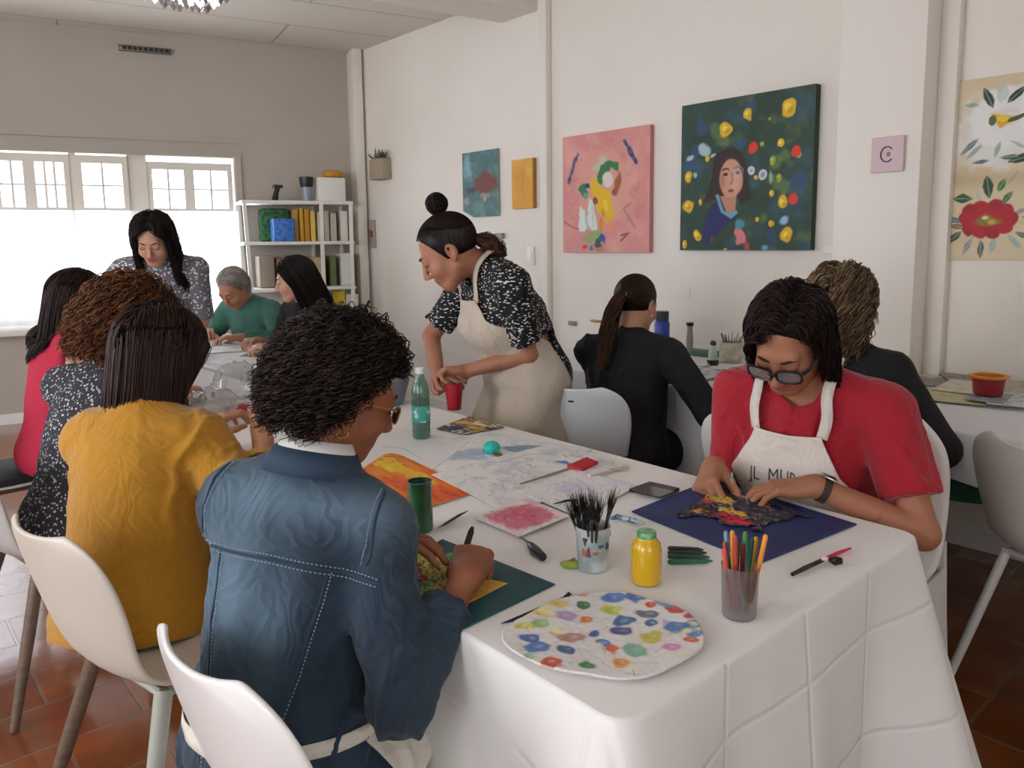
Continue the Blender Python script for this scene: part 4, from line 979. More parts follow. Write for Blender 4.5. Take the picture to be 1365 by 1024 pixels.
# pink square plaque with a C
c0 = at_x(1184, 206, PX1-.01); r = empty('switch_plaque', (PX1-.02, c0[1], c0[2]), 0, 'small pink square plaque with a letter C on the white pillar', 'plaque')
b = MB(); b.box((PX1-.022, c0[1]-.068, c0[2]-.075), (PX1-.001, c0[1]+.068, c0[2]+.075), .005); b.obj('plate', mat('pale_pink', '#d9c0c4', .6), r)
b = MB(); pts = [(PX1-.0235, c0[1]+.002+.026*math.cos(a), c0[2]+.032*math.sin(a)) for a in [math.radians(45+i*270/16) for i in range(17)]]
pts = [(p[0], c0[1]-(p[1]-c0[1]) if False else p[1], p[2]) for p in pts]
pts = [(PX1-.0235, c0[1]-(.026*math.cos(math.radians(40+i*280/16))), c0[2]+.032*math.sin(math.radians(40+i*280/16))) for i in range(17)]
b.tube(pts, .0035, 6, flat=.8); b.obj('letter', mat('plaque_ink', '#4b4248', .6), r); b = MB(); b.ball((PX1-.0225, c0[1]-.006, c0[2]), (.002, .009, .010)); b.obj('letter_dot', mat('plaque_grey', '#857a80', .6), r)
# small fittings on the right wall
def fitting(name, label, cat, px, py, w, h, d, m, x=WX, extra=None):
    c = at_x(px, py, x); b = MB(); b.box((x-d, c[1]-w/2, c[2]-h/2), (x-.0005, c[1]+w/2, c[2]+h/2), min(w, h, d)*.2); o_ = b.obj(name, m)
    tag(o_, label, cat)
    if extra: extra(o_, c, x)
    return o_
def rocker(o_, c, x): b = MB(); b.box((x-.021, c[1]-.018, c[2]-.028), (x-.0155, c[1]+.018, c[2]+.028), .003); b.obj('rocker', m_white, o_)
fitting('light_switch', 'white light switch below the yellow canvas', 'switch', 709, 341, .07, .13, .016, m_plast, extra=rocker)
def duct(o_, c, x):
    b = MB(); b.box((x-.03, c[1]-.045, c[2]+.09), (x-.001, c[1]+.045, c[2]+.13), .005); b.obj('cap', m_grey, o_); b = MB(); b.box((x-.024, c[1]-.02, c[2]-.02), (x-.02, c[1]+.02, c[2]+.02), .001); b.obj('catch', m_plast, o_)
fitting('cable_duct', 'pale vertical cable duct with a grey cap below the teal painting', 'duct', 668, 335, .045, .24, .02, m_plast, extra=duct)
fitting('junction_box', 'small white box on the wall right of the portrait painting', 'box', 1113, 332, .10, .045, .025, m_plast)
fitting('wall_socket', 'small grey and white socket left of the ponytailed woman', 'socket', 764, 431, .07, .03, .012, m_grey)
fitting('brass_hook_rail', 'tiny brass rail on the wall above the black-clad shoulder', 'hook', 800, 428, .12, .012, .03, mat('brass', '#a08040', .4, .7))
fitting('blank_plate', 'faint square blank plate on the wall above the table bottles', 'plate', 911, 390, .09, .07, .006, m_wall)
# wall planter near the far corner
c = at_x(505, 215, WX-.06); r = empty('wall_planter', (WX-.06, c[1], c[2]-.11), 0, 'taupe wall pocket planter with dull green leaves near the far corner', 'planter')
b = MB(); b.box((WX-.10, c[1]-.105, c[2]-.155), (WX-.001, c[1]+.105, c[2]+.02), .012); b.obj('planter_pot', mat('taupe_felt', '#a89c88', .9, bump=.3, bscale=90), r)
rs = random.Random(3); b = MB()
for i in range(46):
    a = rs.uniform(-1, 1); h = rs.uniform(.03, .13)*(1-.5*abs(a)); p = Vector((WX-.05+rs.uniform(-.03, .03), c[1]+a*.07, c[2]+.01)); q = p+Vector((rs.uniform(-.05, .01), a*.04+rs.uniform(-.02, .02), h)); w = Vector((0, .014, .004)); m_ = (p+q)/2+Vector((-.012, 0, 0))
    b.add([p, m_-w, q, m_+w], [(0, 1, 2, 3)])
b.obj('leaves', mat('dull_leaf', '#6f7557', .8, col2='#8b8c6c', nscale=40), r)
# fire-alarm like grey plate, far right corner wall
fitting('key_board', 'narrow grey board with a red tag on the wall beside the shelf', 'board', 498, 312, .09, .25, .02, mat('board_grey', '#a7a198', .6), extra=lambda o_, c, x: (lambda b: b.obj('red_tag', mat('tag_red', '#9c3a34', .5), o_))(MB().box((x-.026, c[1]-.02, c[2]-.03), (x-.02, c[1]+.02, c[2]+.03), .002)))
# ------------------------------------------------------------------ tables and cloths
def cloth_mat(name, col, px=.232, pz=.21, ox=0., oz=.0, strength=.42):
    m = bpy.data.materials.new(name); m.use_nodes = True; nt = m.node_tree; N = nt.nodes; L = nt.links; b = N['Principled BSDF']
    b.inputs['Base Color'].default_value = (*lin(col), 1); b.inputs['Roughness'].default_value = .85; b.inputs['Sheen Weight'].default_value = .15
    tc = N.new('ShaderNodeTexCoord'); n0 = N.new('ShaderNodeTexNoise'); n0.inputs['Scale'].default_value = 3; L.new(tc.outputs['Object'], n0.inputs[0])
    ad = N.new('ShaderNodeVectorMath'); ad.operation = 'MULTIPLY_ADD'; ad.inputs[1].default_value = (.012, .012, .012); L.new(n0.outputs['Color'], ad.inputs[0]); L.new(tc.outputs['Object'], ad.inputs[2])
    sp = N.new('ShaderNodeSeparateXYZ'); L.new(ad.outputs[0], sp.inputs[0]); res = None
    for ax, p, o_ in ((0, px, ox), (1, px, ox+.05), (2, pz, oz)):
        a = N.new('ShaderNodeMath'); a.operation = 'MULTIPLY_ADD'; a.inputs[1].default_value = 1/p; a.inputs[2].default_value = o_/p; L.new(sp.outputs[ax], a.inputs[0])
        f = N.new('ShaderNodeMath'); f.operation = 'PINGPONG'; f.inputs[1].default_value = .5; L.new(a.outputs[0], f.inputs[0])
        r = N.new('ShaderNodeMapRange'); r.interpolation_type = 'SMOOTHSTEP'; r.inputs[1].default_value = 0; r.inputs[2].default_value = .009/p; L.new(f.outputs[0], r.inputs[0])
        if res is None: res = r.outputs[0]
        else:
            q = N.new('ShaderNodeMath'); q.operation = 'MULTIPLY'; L.new(res, q.inputs[0]); L.new(r.outputs[0], q.inputs[1]); res = q.outputs[0]
    n1 = N.new('ShaderNodeTexNoise'); n1.inputs['Scale'].default_value = 6; n1.inputs['Detail'].default_value = 3; L.new(tc.outputs['Object'], n1.inputs[0])
    q = N.new('ShaderNodeMath'); q.operation = 'MULTIPLY_ADD'; q.inputs[1].default_value = 2.0; L.new(n1.outputs[0], q.inputs[0]); L.new(res, q.inputs[2])
    ge = N.new('ShaderNodeNewGeometry'); sn = N.new('ShaderNodeSeparateXYZ'); L.new(ge.outputs['True Normal'], sn.inputs[0])
    st = N.new('ShaderNodeMapRange'); st.inputs[1].default_value = .3; st.inputs[2].default_value = .9; st.inputs[3].default_value = strength; st.inputs[4].default_value = strength*.18; L.new(sn.outputs[2], st.inputs[0])
    bp = N.new('ShaderNodeBump'); L.new(st.outputs[0], bp.inputs['Strength']); bp.inputs['Distance'].default_value = .006; L.new(q.outputs[0], bp.inputs['Height']); L.new(bp.outputs[0], b.inputs['Normal'])
    return m
def cloth_on(name, x0, x1, y0, y1, z, hem, m, corner=.10, flare=.03, fold=.012, seed=0, sides=(1, 1, 1, 1), ncor=7):
    """tablecloth: flat top, rounded edge, skirt with corner folds; returns one mesh"""
    rc = .045; per = []
    def seg(a, b_, nrm, n, side):
        L = math.dist(a, b_)
        for i in range(n):
            t = i/n; p = (a[0]+(b_[0]-a[0])*t, a[1]+(b_[1]-a[1])*t); per.append((p, nrm, min(t*L, (1-t)*L), side, t*L))
    def arc(c, a0, side):
        for i in range(ncor):
            a = a0+math.pi/2*i/ncor; per.append(((c[0]+rc*math.cos(a), c[1]+rc*math.sin(a)), (math.cos(a), math.sin(a)), 0, side, 0))
    st = .02
    seg((x0+rc, y0), (x1-rc, y0), (0, -1), max(4, int((x1-x0)/st)), 0); arc((x1-rc, y0+rc), -math.pi/2, 0)
    seg((x1, y0+rc), (x1, y1-rc), (1, 0), max(4, int((y1-y0)/st)), 1); arc((x1-rc, y1-rc), 0, 1)
    seg((x1-rc, y1), (x0+rc, y1), (0, 1), max(4, int((x1-x0)/st)), 2); arc((x0+rc, y1-rc), math.pi/2, 2)
    seg((x0, y1-rc), (x0, y0+rc), (-1, 0), max(4, int((y1-y0)/st)), 3); arc((x0+rc, y0+rc), math.pi, 3)
    n = len(per); rows = 26; V = []; Fc = []; cx, cy = (x0+x1)/2, (y0+y1)/2
    prof = [(-.025, 0), (-.007, -.0004), (-.002, -.003), (0, -.009)]
    for (o_, dz) in prof:
        for (p, nr, d, s, L) in per: V.append((p[0]+nr[0]*o_, p[1]+nr[1]*o_, z+dz))
    for j in range(1, rows+1):
        t = j/rows; 
        for k, (p, nr, d, s, L) in enumerate(per):
            hz = hem[s] if isinstance(hem, (tuple, list)) else hem
            c = math.exp(-(d/.11)**2); c2 = math.exp(-((d-.20)/.09)**2)
            out = flare*t+corner*c*t**1.1-.035*c2*t+fold*t*math.sin(L*17+seed+s*2)*(1-c)+fold*.5*t*math.sin(L*41+seed*2)*(1-c)
            V.append((p[0]+nr[0]*out, p[1]+nr[1]*out, z-.008-(z-.008-hz)*t-.012*math.sin(L*9+seed)*t*t))
    R_ = len(V)//n
    for j in range(R_-1):
        for k in range(n): Fc.append((j*n+k, (j+1)*n+k, (j+1)*n+(k+1) % n, j*n+(k+1) % n))
    V.append((cx, cy, z)); Fc += [(k, (k+1) % n, len(V)-1) for k in range(n)]
    return V, Fc
def table(name, x0, x1, y0, y1, z, label, legcol='#3a3a3c', group=None, top='#d8d4cc'):
    r = empty(name, ((x0+x1)/2, (y0+y1)/2, 0), 0, label, 'table', group)
    b = MB(); b.box((x0+.012, y0+.012, z-.032), (x1-.012, y1-.012, z-.004), .003); b.obj('tabletop', mat('table_top', top, .6), r)
    m = mat('table_leg_'+legcol[1:], legcol, .4, .5)
    for X, Y in ((x0+.09, y0+.09), (x1-.09, y0+.09), (x0+.09, y1-.09), (x1-.09, y1-.09)):
        b = MB(); b.tube([(X, Y, z-.03), (X, Y, .0)], .02, 12); b.obj('leg', m, r)
    return r
def cloth(label, *a, m=None, **k):
    V, Fc = cloth_on('tablecloth', *a, m, **k); o_ = mesh_obj('tablecloth', V, Fc, m)
    me = o_.data; zt = a[4]-.0007; zz_ = [all(me.vertices[i].co.z > zt for i in p.vertices) for p in me.polygons]; me.polygons.foreach_set('use_smooth', [not t for t in zz_])
    md = o_.modifiers.new('thickness', 'SOLIDIFY'); md.thickness = .0018; md.offset = -1
    return tag(o_, label, 'tablecloth')
m_cloth = cloth_mat('ivory_tablecloth', '#f1efeb'); m_cloth2 = cloth_mat('cool_white_tablecloth', '#e9ebf0', ox=.1, oz=.06)
TZ = .75
table('folding_table', .70, 1.63, .60, 2.95, TZ-.002, 'long work table under the ivory cloth in the foreground')
cloth('long ivory tablecloth with square fold creases on the foreground table', .69, 1.64, .585, 2.97, TZ, (.14, .2, .2, .14), m=m_cloth, corner=.15, flare=.04, fold=.012, seed=1)
table('folding_table', 1.40, 2.02, 3.72, 5.35, TZ-.002, 'back table under a white cloth in front of the shelf')
cloth('white tablecloth on the back table between the standing woman and the shelf', 1.39, 2.03, 3.71, 5.36, TZ, .25, m=m_cloth2, corner=.03, flare=.01, seed=2)
table('folding_table', .80, 1.34, 3.06, 4.3, TZ-.002, 'small side table left of the back table, behind the curly haired woman')
cloth('white tablecloth on the small side table behind the curly haired woman', .79, 1.35, 3.05, 4.31, TZ, .3, m=m_cloth2, corner=.03, flare=.01, seed=5)
table('folding_table', 2.62, 3.42, 1.78, 3.1, TZ-.002, 'table along the wall where the ponytailed woman works')
cloth('white tablecloth hanging to the floor beside the ponytailed woman', 2.61, 3.43, 1.77, 3.11, TZ, .1, m=m_cloth2, corner=.05, flare=.03, fold=.02, seed=3)
table('folding_table', 2.62, 3.42, -.35, 1.74, TZ-.002, 'table along the wall at the right edge of the photo', '#26221f')
cloth('short white tablecloth on the wall table at the right edge', 2.61, 3.43, -.36, 1.75, TZ, .585, m=m_cloth2, corner=.01, flare=.012, fold=.006, seed=4)
b = MB(); V_, F_ = cloth_on('x', 2.635, 3.4, -.33, 1.72, TZ-.045, .52, None, corner=.0, flare=.002, fold=.006, seed=8)
tag(mesh_obj('tablecloth', V_, F_, mat('green_cloth', '#1f5a46', .8)), 'dark green under cloth showing below the short white cloth at the right', 'tablecloth')

# ------------------------------------------------------------------ chairs
PROF = [(.225, .425), (.20, .442), (.10, .436), (0, .428), (-.10, .432), (-.165, .45), (-.205, .49), (-.228, .55), (-.25, .63), (-.272, .71), (-.29, .775), (-.298, .80)]
HW = [.155, .185, .205, .212, .205, .192, .185, .195, .21, .212, .18, .11]
CV = [.0, .004, .010, .016, .02, .024, .03, .036, .04, .04, .034, .03]
def shell(prof=PROF, hw=HW, cv=CV, nu=34, nv=17, th=.010, wingk=1.0):
    s = np.linspace(0, len(prof)-1, nu); k = np.arange(len(prof))
    def sm(a):
        a = np.interp(s, k, a)
        for _ in range(3): a[1:-1] = (a[:-2]+a[1:-1]*2+a[2:])/4
        return a
    Y, Z, Hh, C_ = sm([p[0] for p in prof]), sm([p[1] for p in prof]), sm(hw), sm(cv)
    TY, TZ_ = np.gradient(Y), np.gradient(Z); L = np.hypot(TY, TZ_); NY, NZ = -TZ_/L, TY/L   # towards the sitter
    NY, NZ = -NY, -NZ
    G = np.zeros((nu, nv, 3)); Nn = np.zeros((nu, nv, 3)); v = np.linspace(-1, 1, nv); v = np.sign(v)*np.abs(v)**.9
    for j, x in enumerate(v):
        G[:, j, 0] = Hh*x; bend = C_*wingk*abs(x)**2.2; G[:, j, 1] = Y+NY*bend; G[:, j, 2] = Z+NZ*bend
    Tu = np.gradient(G, axis=0); Tv = np.gradient(G, axis=1); Nn = np.cross(Tv, Tu); Nn /= np.linalg.norm(Nn, axis=2, keepdims=True)
    A = G+Nn*th/2; B_ = G-Nn*th/2; idx = np.arange(nu*nv).reshape(nu, nv); n = nu*nv
    a, b_, c, d = idx[:-1, :-1], idx[1:, :-1], idx[1:, 1:], idx[:-1, 1:]
    Qt = np.stack([a, b_, c, d], -1).reshape(-1, 4); Qb = Qt[:, ::-1]+n
    ed = np.concatenate([idx[0, ::-1], idx[1:, 0], idx[-1, 1:], idx[-2:0:-1, -1]]); e2 = np.roll(ed, -1)
    return np.concatenate([A.reshape(-1, 3), B_.reshape(-1, 3)]), np.concatenate([Qt, Qb, np.stack([e2, ed, ed+n, e2+n], 1)])
def chair(label, x, y, az, shell_m, leg_m, style='wood', group='shell chairs', pad=None, slot=False, prof=PROF, hw=HW, cv=CV, wing=1.0, dark=None, legm2=None, s=1.0):
    r = empty('shell_chair', (x, y, 0), -math.radians(az), label, 'chair', group); r.scale = (1, 1, 1)
    V, Q = shell(prof, hw, cv, wingk=wing); V = V*s if s != 1 else V
    sh = mesh_obj('seat_shell', V, Q, shell_m, r, world=False)
    md = sh.modifiers.new('smooth', 'SUBSURF'); md.levels = 1; md.render_levels = 1
    if slot:
        b = MB(); b.box((-.012, -.289, .745), (.012, -.262, .757), .003); b.obj('handle_slot', m_black, r, world=False)
    b = MB()
    for (a, c) in (((-.15, .15, .425), (.15, .15, .425)), ((-.15, -.13, .428), (.15, -.13, .428)), ((-.15, .15, .42), (-.15, -.13, .42)), ((.15, .15, .42), (.15, -.13, .42))): b.tube([a, c], .009, 8)
    b.obj('under_frame', legm2 or leg_m, r, world=False)
    for i, (sx, sy) in enumerate(((-1, 1), (1, 1), (-1, -1), (1, -1))):
        b = MB(); top_ = (sx*.145, .14 if sy > 0 else -.12, .43); bot = (sx*(.225 if style != 'metal' else .21), .21 if sy > 0 else -.25, .0)
        b.tube([top_, mid_rot(top_, bot, .5), bot], [.019, .017, .012] if style == 'wood' else [.014, .014, .012], 12)
        l = b.obj('leg', leg_m if (sx < 0 or legm2 is None) else legm2, r, world=False)
        if style == 'metal': b = MB(); b.tube([Vector(bot)+Vector((0, 0, .03)), bot], .015, 10); b.obj('foot_cap', m_black, l, world=False)
    if pad: b = MB(); b.box((-.18, -.15, .437), (.18, .19, .475), .018); b.obj('seat_pad', pad, r, world=False)
    return r
m_shellw = mat('white_shell', '#f1f0ec', .3, coat=.3); m_shellg = mat('greige_shell', '#cfc6b8', .42); m_shellc = mat('cool_shell', '#dfe2e6', .35); m_shells = mat('silver_shell', '#b9b9b6', .35)
m_wood = mat('brown_leg', '#6e5a49', .5, col2='#5f4c3d', nscale=6, stretch=(1, 1, 12)); m_sage = mat('sage_leg', '#a9ada0', .45); m_legw = mat('white_leg', '#e6e6e2', .35)
m_padk = mat('black_pad', '#141417', .8)
G_ = 'shell chairs around the tables'
chair('bright white shell chair of the woman in the denim jacket, lower left', .60, 1.06, 84, m_shellw, m_legw, 'wood', G_)
chair('greige shell chair with brown and sage legs behind the mustard sweater', .53, 1.80, 78, m_shellg, m_wood, 'wood', G_, legm2=m_sage)
chair('grey shell chair with brown legs under the curly haired woman in the speckled shirt', .47, 2.72, 80, m_shells, m_wood, 'wood', G_, pad=m_padk)
chair('grey shell chair with black pad under the woman in the pink tank top', .42, 3.62, 85, m_shells, m_wood, 'wood', G_, pad=m_padk)
chair('cool white chair with a small slot in its back behind the ponytailed woman', 2.33, 2.16, 62, m_shellc, m_legw, 'metal', G_, slot=True, hw=[h*1.06 for h in HW])
chair('off-white chair with round-edged back and white tube legs at the right edge', 2.62, .50, 112, mat('offwhite_shell', '#dcd8cf', .35), m_legw, 'metal', G_, wing=1.6)
chair('white chair of the man in the green sweater near the window', 2.22, 5.1, 262, m_shellw, m_legw, 'metal', G_)
chair('white chair of the black haired woman in front of the shelf', 2.22, 4.3, 262, m_shellw, m_legw, 'metal', G_)
chair('white chair of the blonde woman by the wall pillar', 2.40, 1.30, 85, m_shellw, m_legw, 'metal', G_)
# slip-covered chair behind the red shirt
r = empty('covered_chair', (2.07, .955, 0), -math.radians(268), 'white chair with a stretch cover, rounded back, behind the red T-shirt', 'chair')
CP_ = [(.22, .06), (.222, .25), (.225, .42), (.19, .445), (0, .44), (-.12, .445), (-.175, .47), (-.205, .55), (-.225, .68), (-.235, .78), (-.240, .845)]
V, Q = shell(CP_, [.21, .21, .208, .212, .215, .215, .212, .212, .212, .195, .11], [0, 0, 0, .004, .006, .008, .012, .02, .03, .03, .02], th=.03); m_cov = mat('stretch_cover', '#eeece8', .75, bump=.15, bscale=30, bdist=.003)
sh = mesh_obj('seat_cover', V, Q, m_cov, r, world=False); md = sh.modifiers.new('smooth', 'SUBSURF'); md.levels = 1; md.render_levels = 1
b = MB(); b.add([(sx*x_, y_, z_) for sx in (1,) for (x_, y_, z_) in ((-.20, -.235, .50), (.20, -.235, .50), (.215, -.26, .08), (-.215, -.26, .08), (-.20, -.21, .50), (.20, -.21, .50), (.215, -.235, .08), (-.215, -.235, .08))], [(0, 1, 2, 3), (7, 6, 5, 4), (0, 4, 5, 1), (1, 5, 6, 2), (2, 6, 7, 3), (3, 7, 4, 0)]); b.obj('cover_skirt', m_cov, r, world=False, smooth=False)
for sx in (-1, 1):
    b = MB(); b.add([(sx*.212, .22, .43), (sx*.212, -.20, .43), (sx*.222, -.25, .08), (sx*.222, .235, .06), (sx*.204, .22, .43), (sx*.204, -.20, .43), (sx*.214, -.25, .08), (sx*.214, .235, .06)], [(0, 1, 2, 3), (7, 6, 5, 4), (0, 4, 5, 1), (1, 5, 6, 2), (2, 6, 7, 3), (3, 7, 4, 0)]); b.obj('cover_side', m_cov, r, world=False, smooth=False)
    for sy in (-1, 1): b = MB(); b.tube([(sx*.19, sy*.19, .43), (sx*.195, sy*.205, 0)], .012, 8); b.obj('leg', m_legw, r, world=False)

# ------------------------------------------------------------------ shelf in the far corner
SM = MBW @ Matrix.Translation((0, 0, 0))
m_sh = mat('white_shelf_paint', '#e9e7df', .45)
sl = bt(322, 270, .42)[0]; sr = .16; sz = bt(400, 268, .35)[1]
rs_ = BO+BE*((sl+sr)/2)+BN*.22; shf = empty('shelf_unit', (rs_[0], rs_[1], 0), 0, 'open white metal shelf unit in the far corner', 'shelf')
zz = [sz, sz-.335, sz-.72, sz-1.1, .18]
for i, z in enumerate(zz):
    b = MB(); b.box((sr, .03, z-.028), (sl, .42, z), .004, SM); b.obj('shelf_board', m_sh, shf)
for t_ in (sl-.02, sr+.27, sr+.02):
    for y_ in (.045, .405):
        b = MB(); sp = .05 if t_ > .5 else -.02
        b.add([MBW@Vector(v) for v in ((t_-.014, y_-.014, sz), (t_+.014, y_-.014, sz), (t_+.014, y_+.014, sz), (t_-.014, y_+.014, sz), (t_-.014-sp, y_-.014, 0), (t_+.014-sp, y_-.014, 0), (t_+.014-sp, y_+.014, 0), (t_-.014-sp, y_+.014, 0))],
              [(0, 1, 2, 3), (7, 6, 5, 4), (0, 4, 5, 1), (1, 5, 6, 2), (2, 6, 7, 3), (3, 7, 4, 0)]); b.obj('shelf_post', m_sh, shf, smooth=False)
def on_shelf(px, zlev, dep=.26): t_ = bt(px, 300, dep)[0]; p = BO+BE*t_+BN*dep; return np.array([p[0], p[1], zlev]), t_
def box_on(name, label, cat, px, z, w, h, d, m, dep=.26, bev=.008, group=None, lid=None):
    p, t_ = on_shelf(px, z, dep); b = MB(); b.box((t_-w/2, dep-d/2, z+.001), (t_+w/2, dep+d/2, z+h), bev, MBW); o_ = b.obj(name, m); tag(o_, label, cat, group); 
    if lid: b = MB(); b.box((t_-w/2-.004, dep-d/2-.004, z+h-.02), (t_+w/2+.004, dep+d/2+.004, z+h+.004), .004, MBW); b.obj('lid', lid, o_)
    return o_, p, t_
box_on('storage_box', 'white storage box on top of the shelf unit', 'box', 441, sz, .23, .20, .2, m_plast)
p, t_ = on_shelf(446, sz+.2); b = MB(); b.lathe([(.06, 0), (.085, .012), (.088, .05), (.06, .062), (0, .064)], (p[0], p[1], sz+.201), 20); tag(b.obj('yellow_pot', mat('amber_lid', '#c98a14', .5)), 'amber yellow tub on the white storage box', 'tub')
p, t_ = on_shelf(411, sz); b = MB(); b.lathe([(.04, 0), (.045, .10), (.046, .12)], (p[0], p[1], sz+.001), 18); o_ = b.obj('grey_jar', mat('grey_jar_body', '#8d9aa4', .3)); tag(o_, 'grey jar with a tall black lid on top of the shelf', 'jar')
b = MB(); b.lathe([(.05, .12), (.062, .19), (.062, .205), (0, .206)], (p[0], p[1], sz), 18); b.obj('lid', m_black, o_)
p, t_ = on_shelf(371, sz); b = MB(); b.tube([(p[0]-.02, p[1], sz+.002), (p[0]-.005, p[1], sz+.07), (p[0]+.015, p[1], sz+.13)], [.03, .02, .024], 10); b.box((p[0]-.03, p[1]-.02, sz+.11), (p[0]+.05, p[1]+.02, sz+.135), .005); tag(b.obj('spray_bottle', m_black), 'small black spray bottle on top of the shelf', 'bottle')
z2 = zz[1]
box_on('blue_bucket', 'bright blue plastic container on the upper shelf level', 'container', 376, z2, .17, .19, .16, mat('blue_plastic', '#2d62b5', .4, col2='#4b84cf', nscale=25))
box_on('green_pack', 'dark green bundle behind the blue container on the shelf', 'bundle', 366, z2, .26, .28, .10, mat('green_pack_m', '#2c4a34', .8, col2='#3f7a44', nscale=30), dep=.12, bev=.03)
for i, (px, w, h, c) in enumerate(((392, .035, .27, '#b98f55'), (399, .03, .28, '#d7a53c'), (406, .04, .275, '#c98f2c'), (414, .04, .26, '#e3c35a'), (424, .05, .25, '#cfc5ad'), (432, .04, .26, '#bdb49f'), (441, .05, .24, '#d8d0bd'), (455, .06, .26, '#e7e3d8'))):
    lab = ('tan folder beside the blue container on the shelf', 'pale yellow folder, second right of the blue container', 'amber folder in the middle of the upper shelf', 'light yellow folder on the upper shelf', 'beige file on the upper shelf', 'taupe file on the upper shelf', 'cream file on the upper shelf', 'broad white binder, rightmost on the upper shelf')[i]
    box_on('folder', lab, 'folder', px, z2, w, h, .2, mat('folder_%d' % i, c, .7), dep=.18, bev=.003, group='folders on the shelf unit')
z3 = zz[2]
for i, (px, w, h, c, lab) in enumerate(((350, .13, .27, '#9a8f80', 'grey brown sack on the middle shelf, left'), (372, .11, .25, '#8f5f50', 'dull red brown parcel on the middle shelf'), (396, .12, .22, '#b59a68', 'tan parcel on the middle shelf'), (420, .10, .25, '#b8a67e', 'beige box on the middle shelf'), (438, .05, .26, '#6d7a4e', 'olive tin on the middle shelf'), (456, .10, .28, '#e4e2da', 'tall white box at the right of the middle shelf'))):
    box_on('parcel', lab, 'box', px, z3, w, h, .22, mat('parcel_%d' % i, c, .8, bump=.2, bscale=30), dep=.2, bev=.02 if i < 3 else .004)
z4 = zz[3]
for i, (px, w, h, c, lab) in enumerate(((448, .06, .33, '#d8bd34', 'tall yellow tube on the lower shelf'), (462, .11, .30, '#ddd9cf', 'white box on the lower shelf'), (425, .14, .2, '#a09a8c', 'grey box on the lower shelf'))):
    box_on('parcel', lab, 'box', px, z4, w, h, .2, mat('parcel_b%d' % i, c, .8), dep=.2, bev=.006)
# ledge to the right of the shelf, and a dark bag
# ------------------------------------------------------------------ the people
def rx(px, py, x): return np.array(at_x(px, py, x))
m_denim = None
def attr_cloth(name, rough=.85, bump=.3, bscale=900, bdist=.0006, sheen=.1, **k): return mat(name, rough=rough, attr='paint', bump=bump, bscale=bscale, bdist=bdist, sheen=sheen, **k)
def paint_obj(ob, cols):
    me = ob.data; ca = me.color_attributes.new('paint', 'FLOAT_COLOR', 'POINT'); cc = np.ones((len(me.vertices), 4), dtype=np.float32); cc[:, :3] = cols; ca.data.foreach_set('color', cc.ravel())
def fleck_mat(name, base, fleck, sc=90, thr=.28, stretch=(1, 1, 1), rough=.85):
    """printed cloth: small light flecks"""
    m = mat(name, base, rough, bump=.15, bscale=300, bdist=.001); nt = m.node_tree; N = nt.nodes; L = nt.links; b = N['Principled BSDF']
    tc = N.new('ShaderNodeTexCoord'); mp = N.new('ShaderNodeMapping'); mp.inputs['Scale'].default_value = stretch; L.new(tc.outputs['Object'], mp.inputs[0])
    v = N.new('ShaderNodeTexVoronoi'); v.inputs['Scale'].default_value = sc; L.new(mp.outputs[0], v.inputs['Vector'])
    n = N.new('ShaderNodeTexNoise'); n.inputs['Scale'].default_value = sc*.6; n.inputs['Detail'].default_value = 3; L.new(mp.outputs[0], n.inputs[0])
    a = N.new('ShaderNodeMath'); a.operation = 'MULTIPLY_ADD'; a.inputs[1].default_value = .6; L.new(n.outputs[0], a.inputs[0]); L.new(v.outputs['Distance'], a.inputs[2])
    r = N.new('ShaderNodeMapRange'); r.inputs[1].default_value = thr+.3; r.inputs[2].default_value = thr+.36; r.inputs[3].default_value = 1; r.inputs[4].default_value = 0; L.new(a.outputs[0], r.inputs[0])
    mx = N.new('ShaderNodeMix'); mx.data_type = 'RGBA'; L.new(r.outputs[0], mx.inputs[0]); mx.inputs[6].default_value = (*lin(base), 1); mx.inputs[7].default_value = (*lin(fleck), 1); L.new(mx.outputs[2], b.inputs['Base Color']); return m
def colliders(o, f=.02):
    W, D, sc = o.W, o.D, o.sc
    return [(o.B(0, 0, .05), np.array([.148*W, .108*D, .15])*sc+f, o.M1), (o.B(0, -.012, .15), np.array([.158*(.6+.4*W), .092*D, .105])*sc+f, o.M1), (o.S[0]*.5+o.nb*.5, np.array([.12, .062, .06])+f, o.M1), (o.S[1]*.5+o.nb*.5, np.array([.12, .062, .06])+f, o.M1), (o.S[0], np.array([.06, .06, .06])+f, o.M1), (o.S[1], np.array([.06, .06, .06])+f, o.M1), (o.nb+o.Mn@np.array([0, 0, .03]), np.array([.055, .055, .09]), o.Mn)]
SURF = []
def vq_all(*l): return bvh_of(*l)

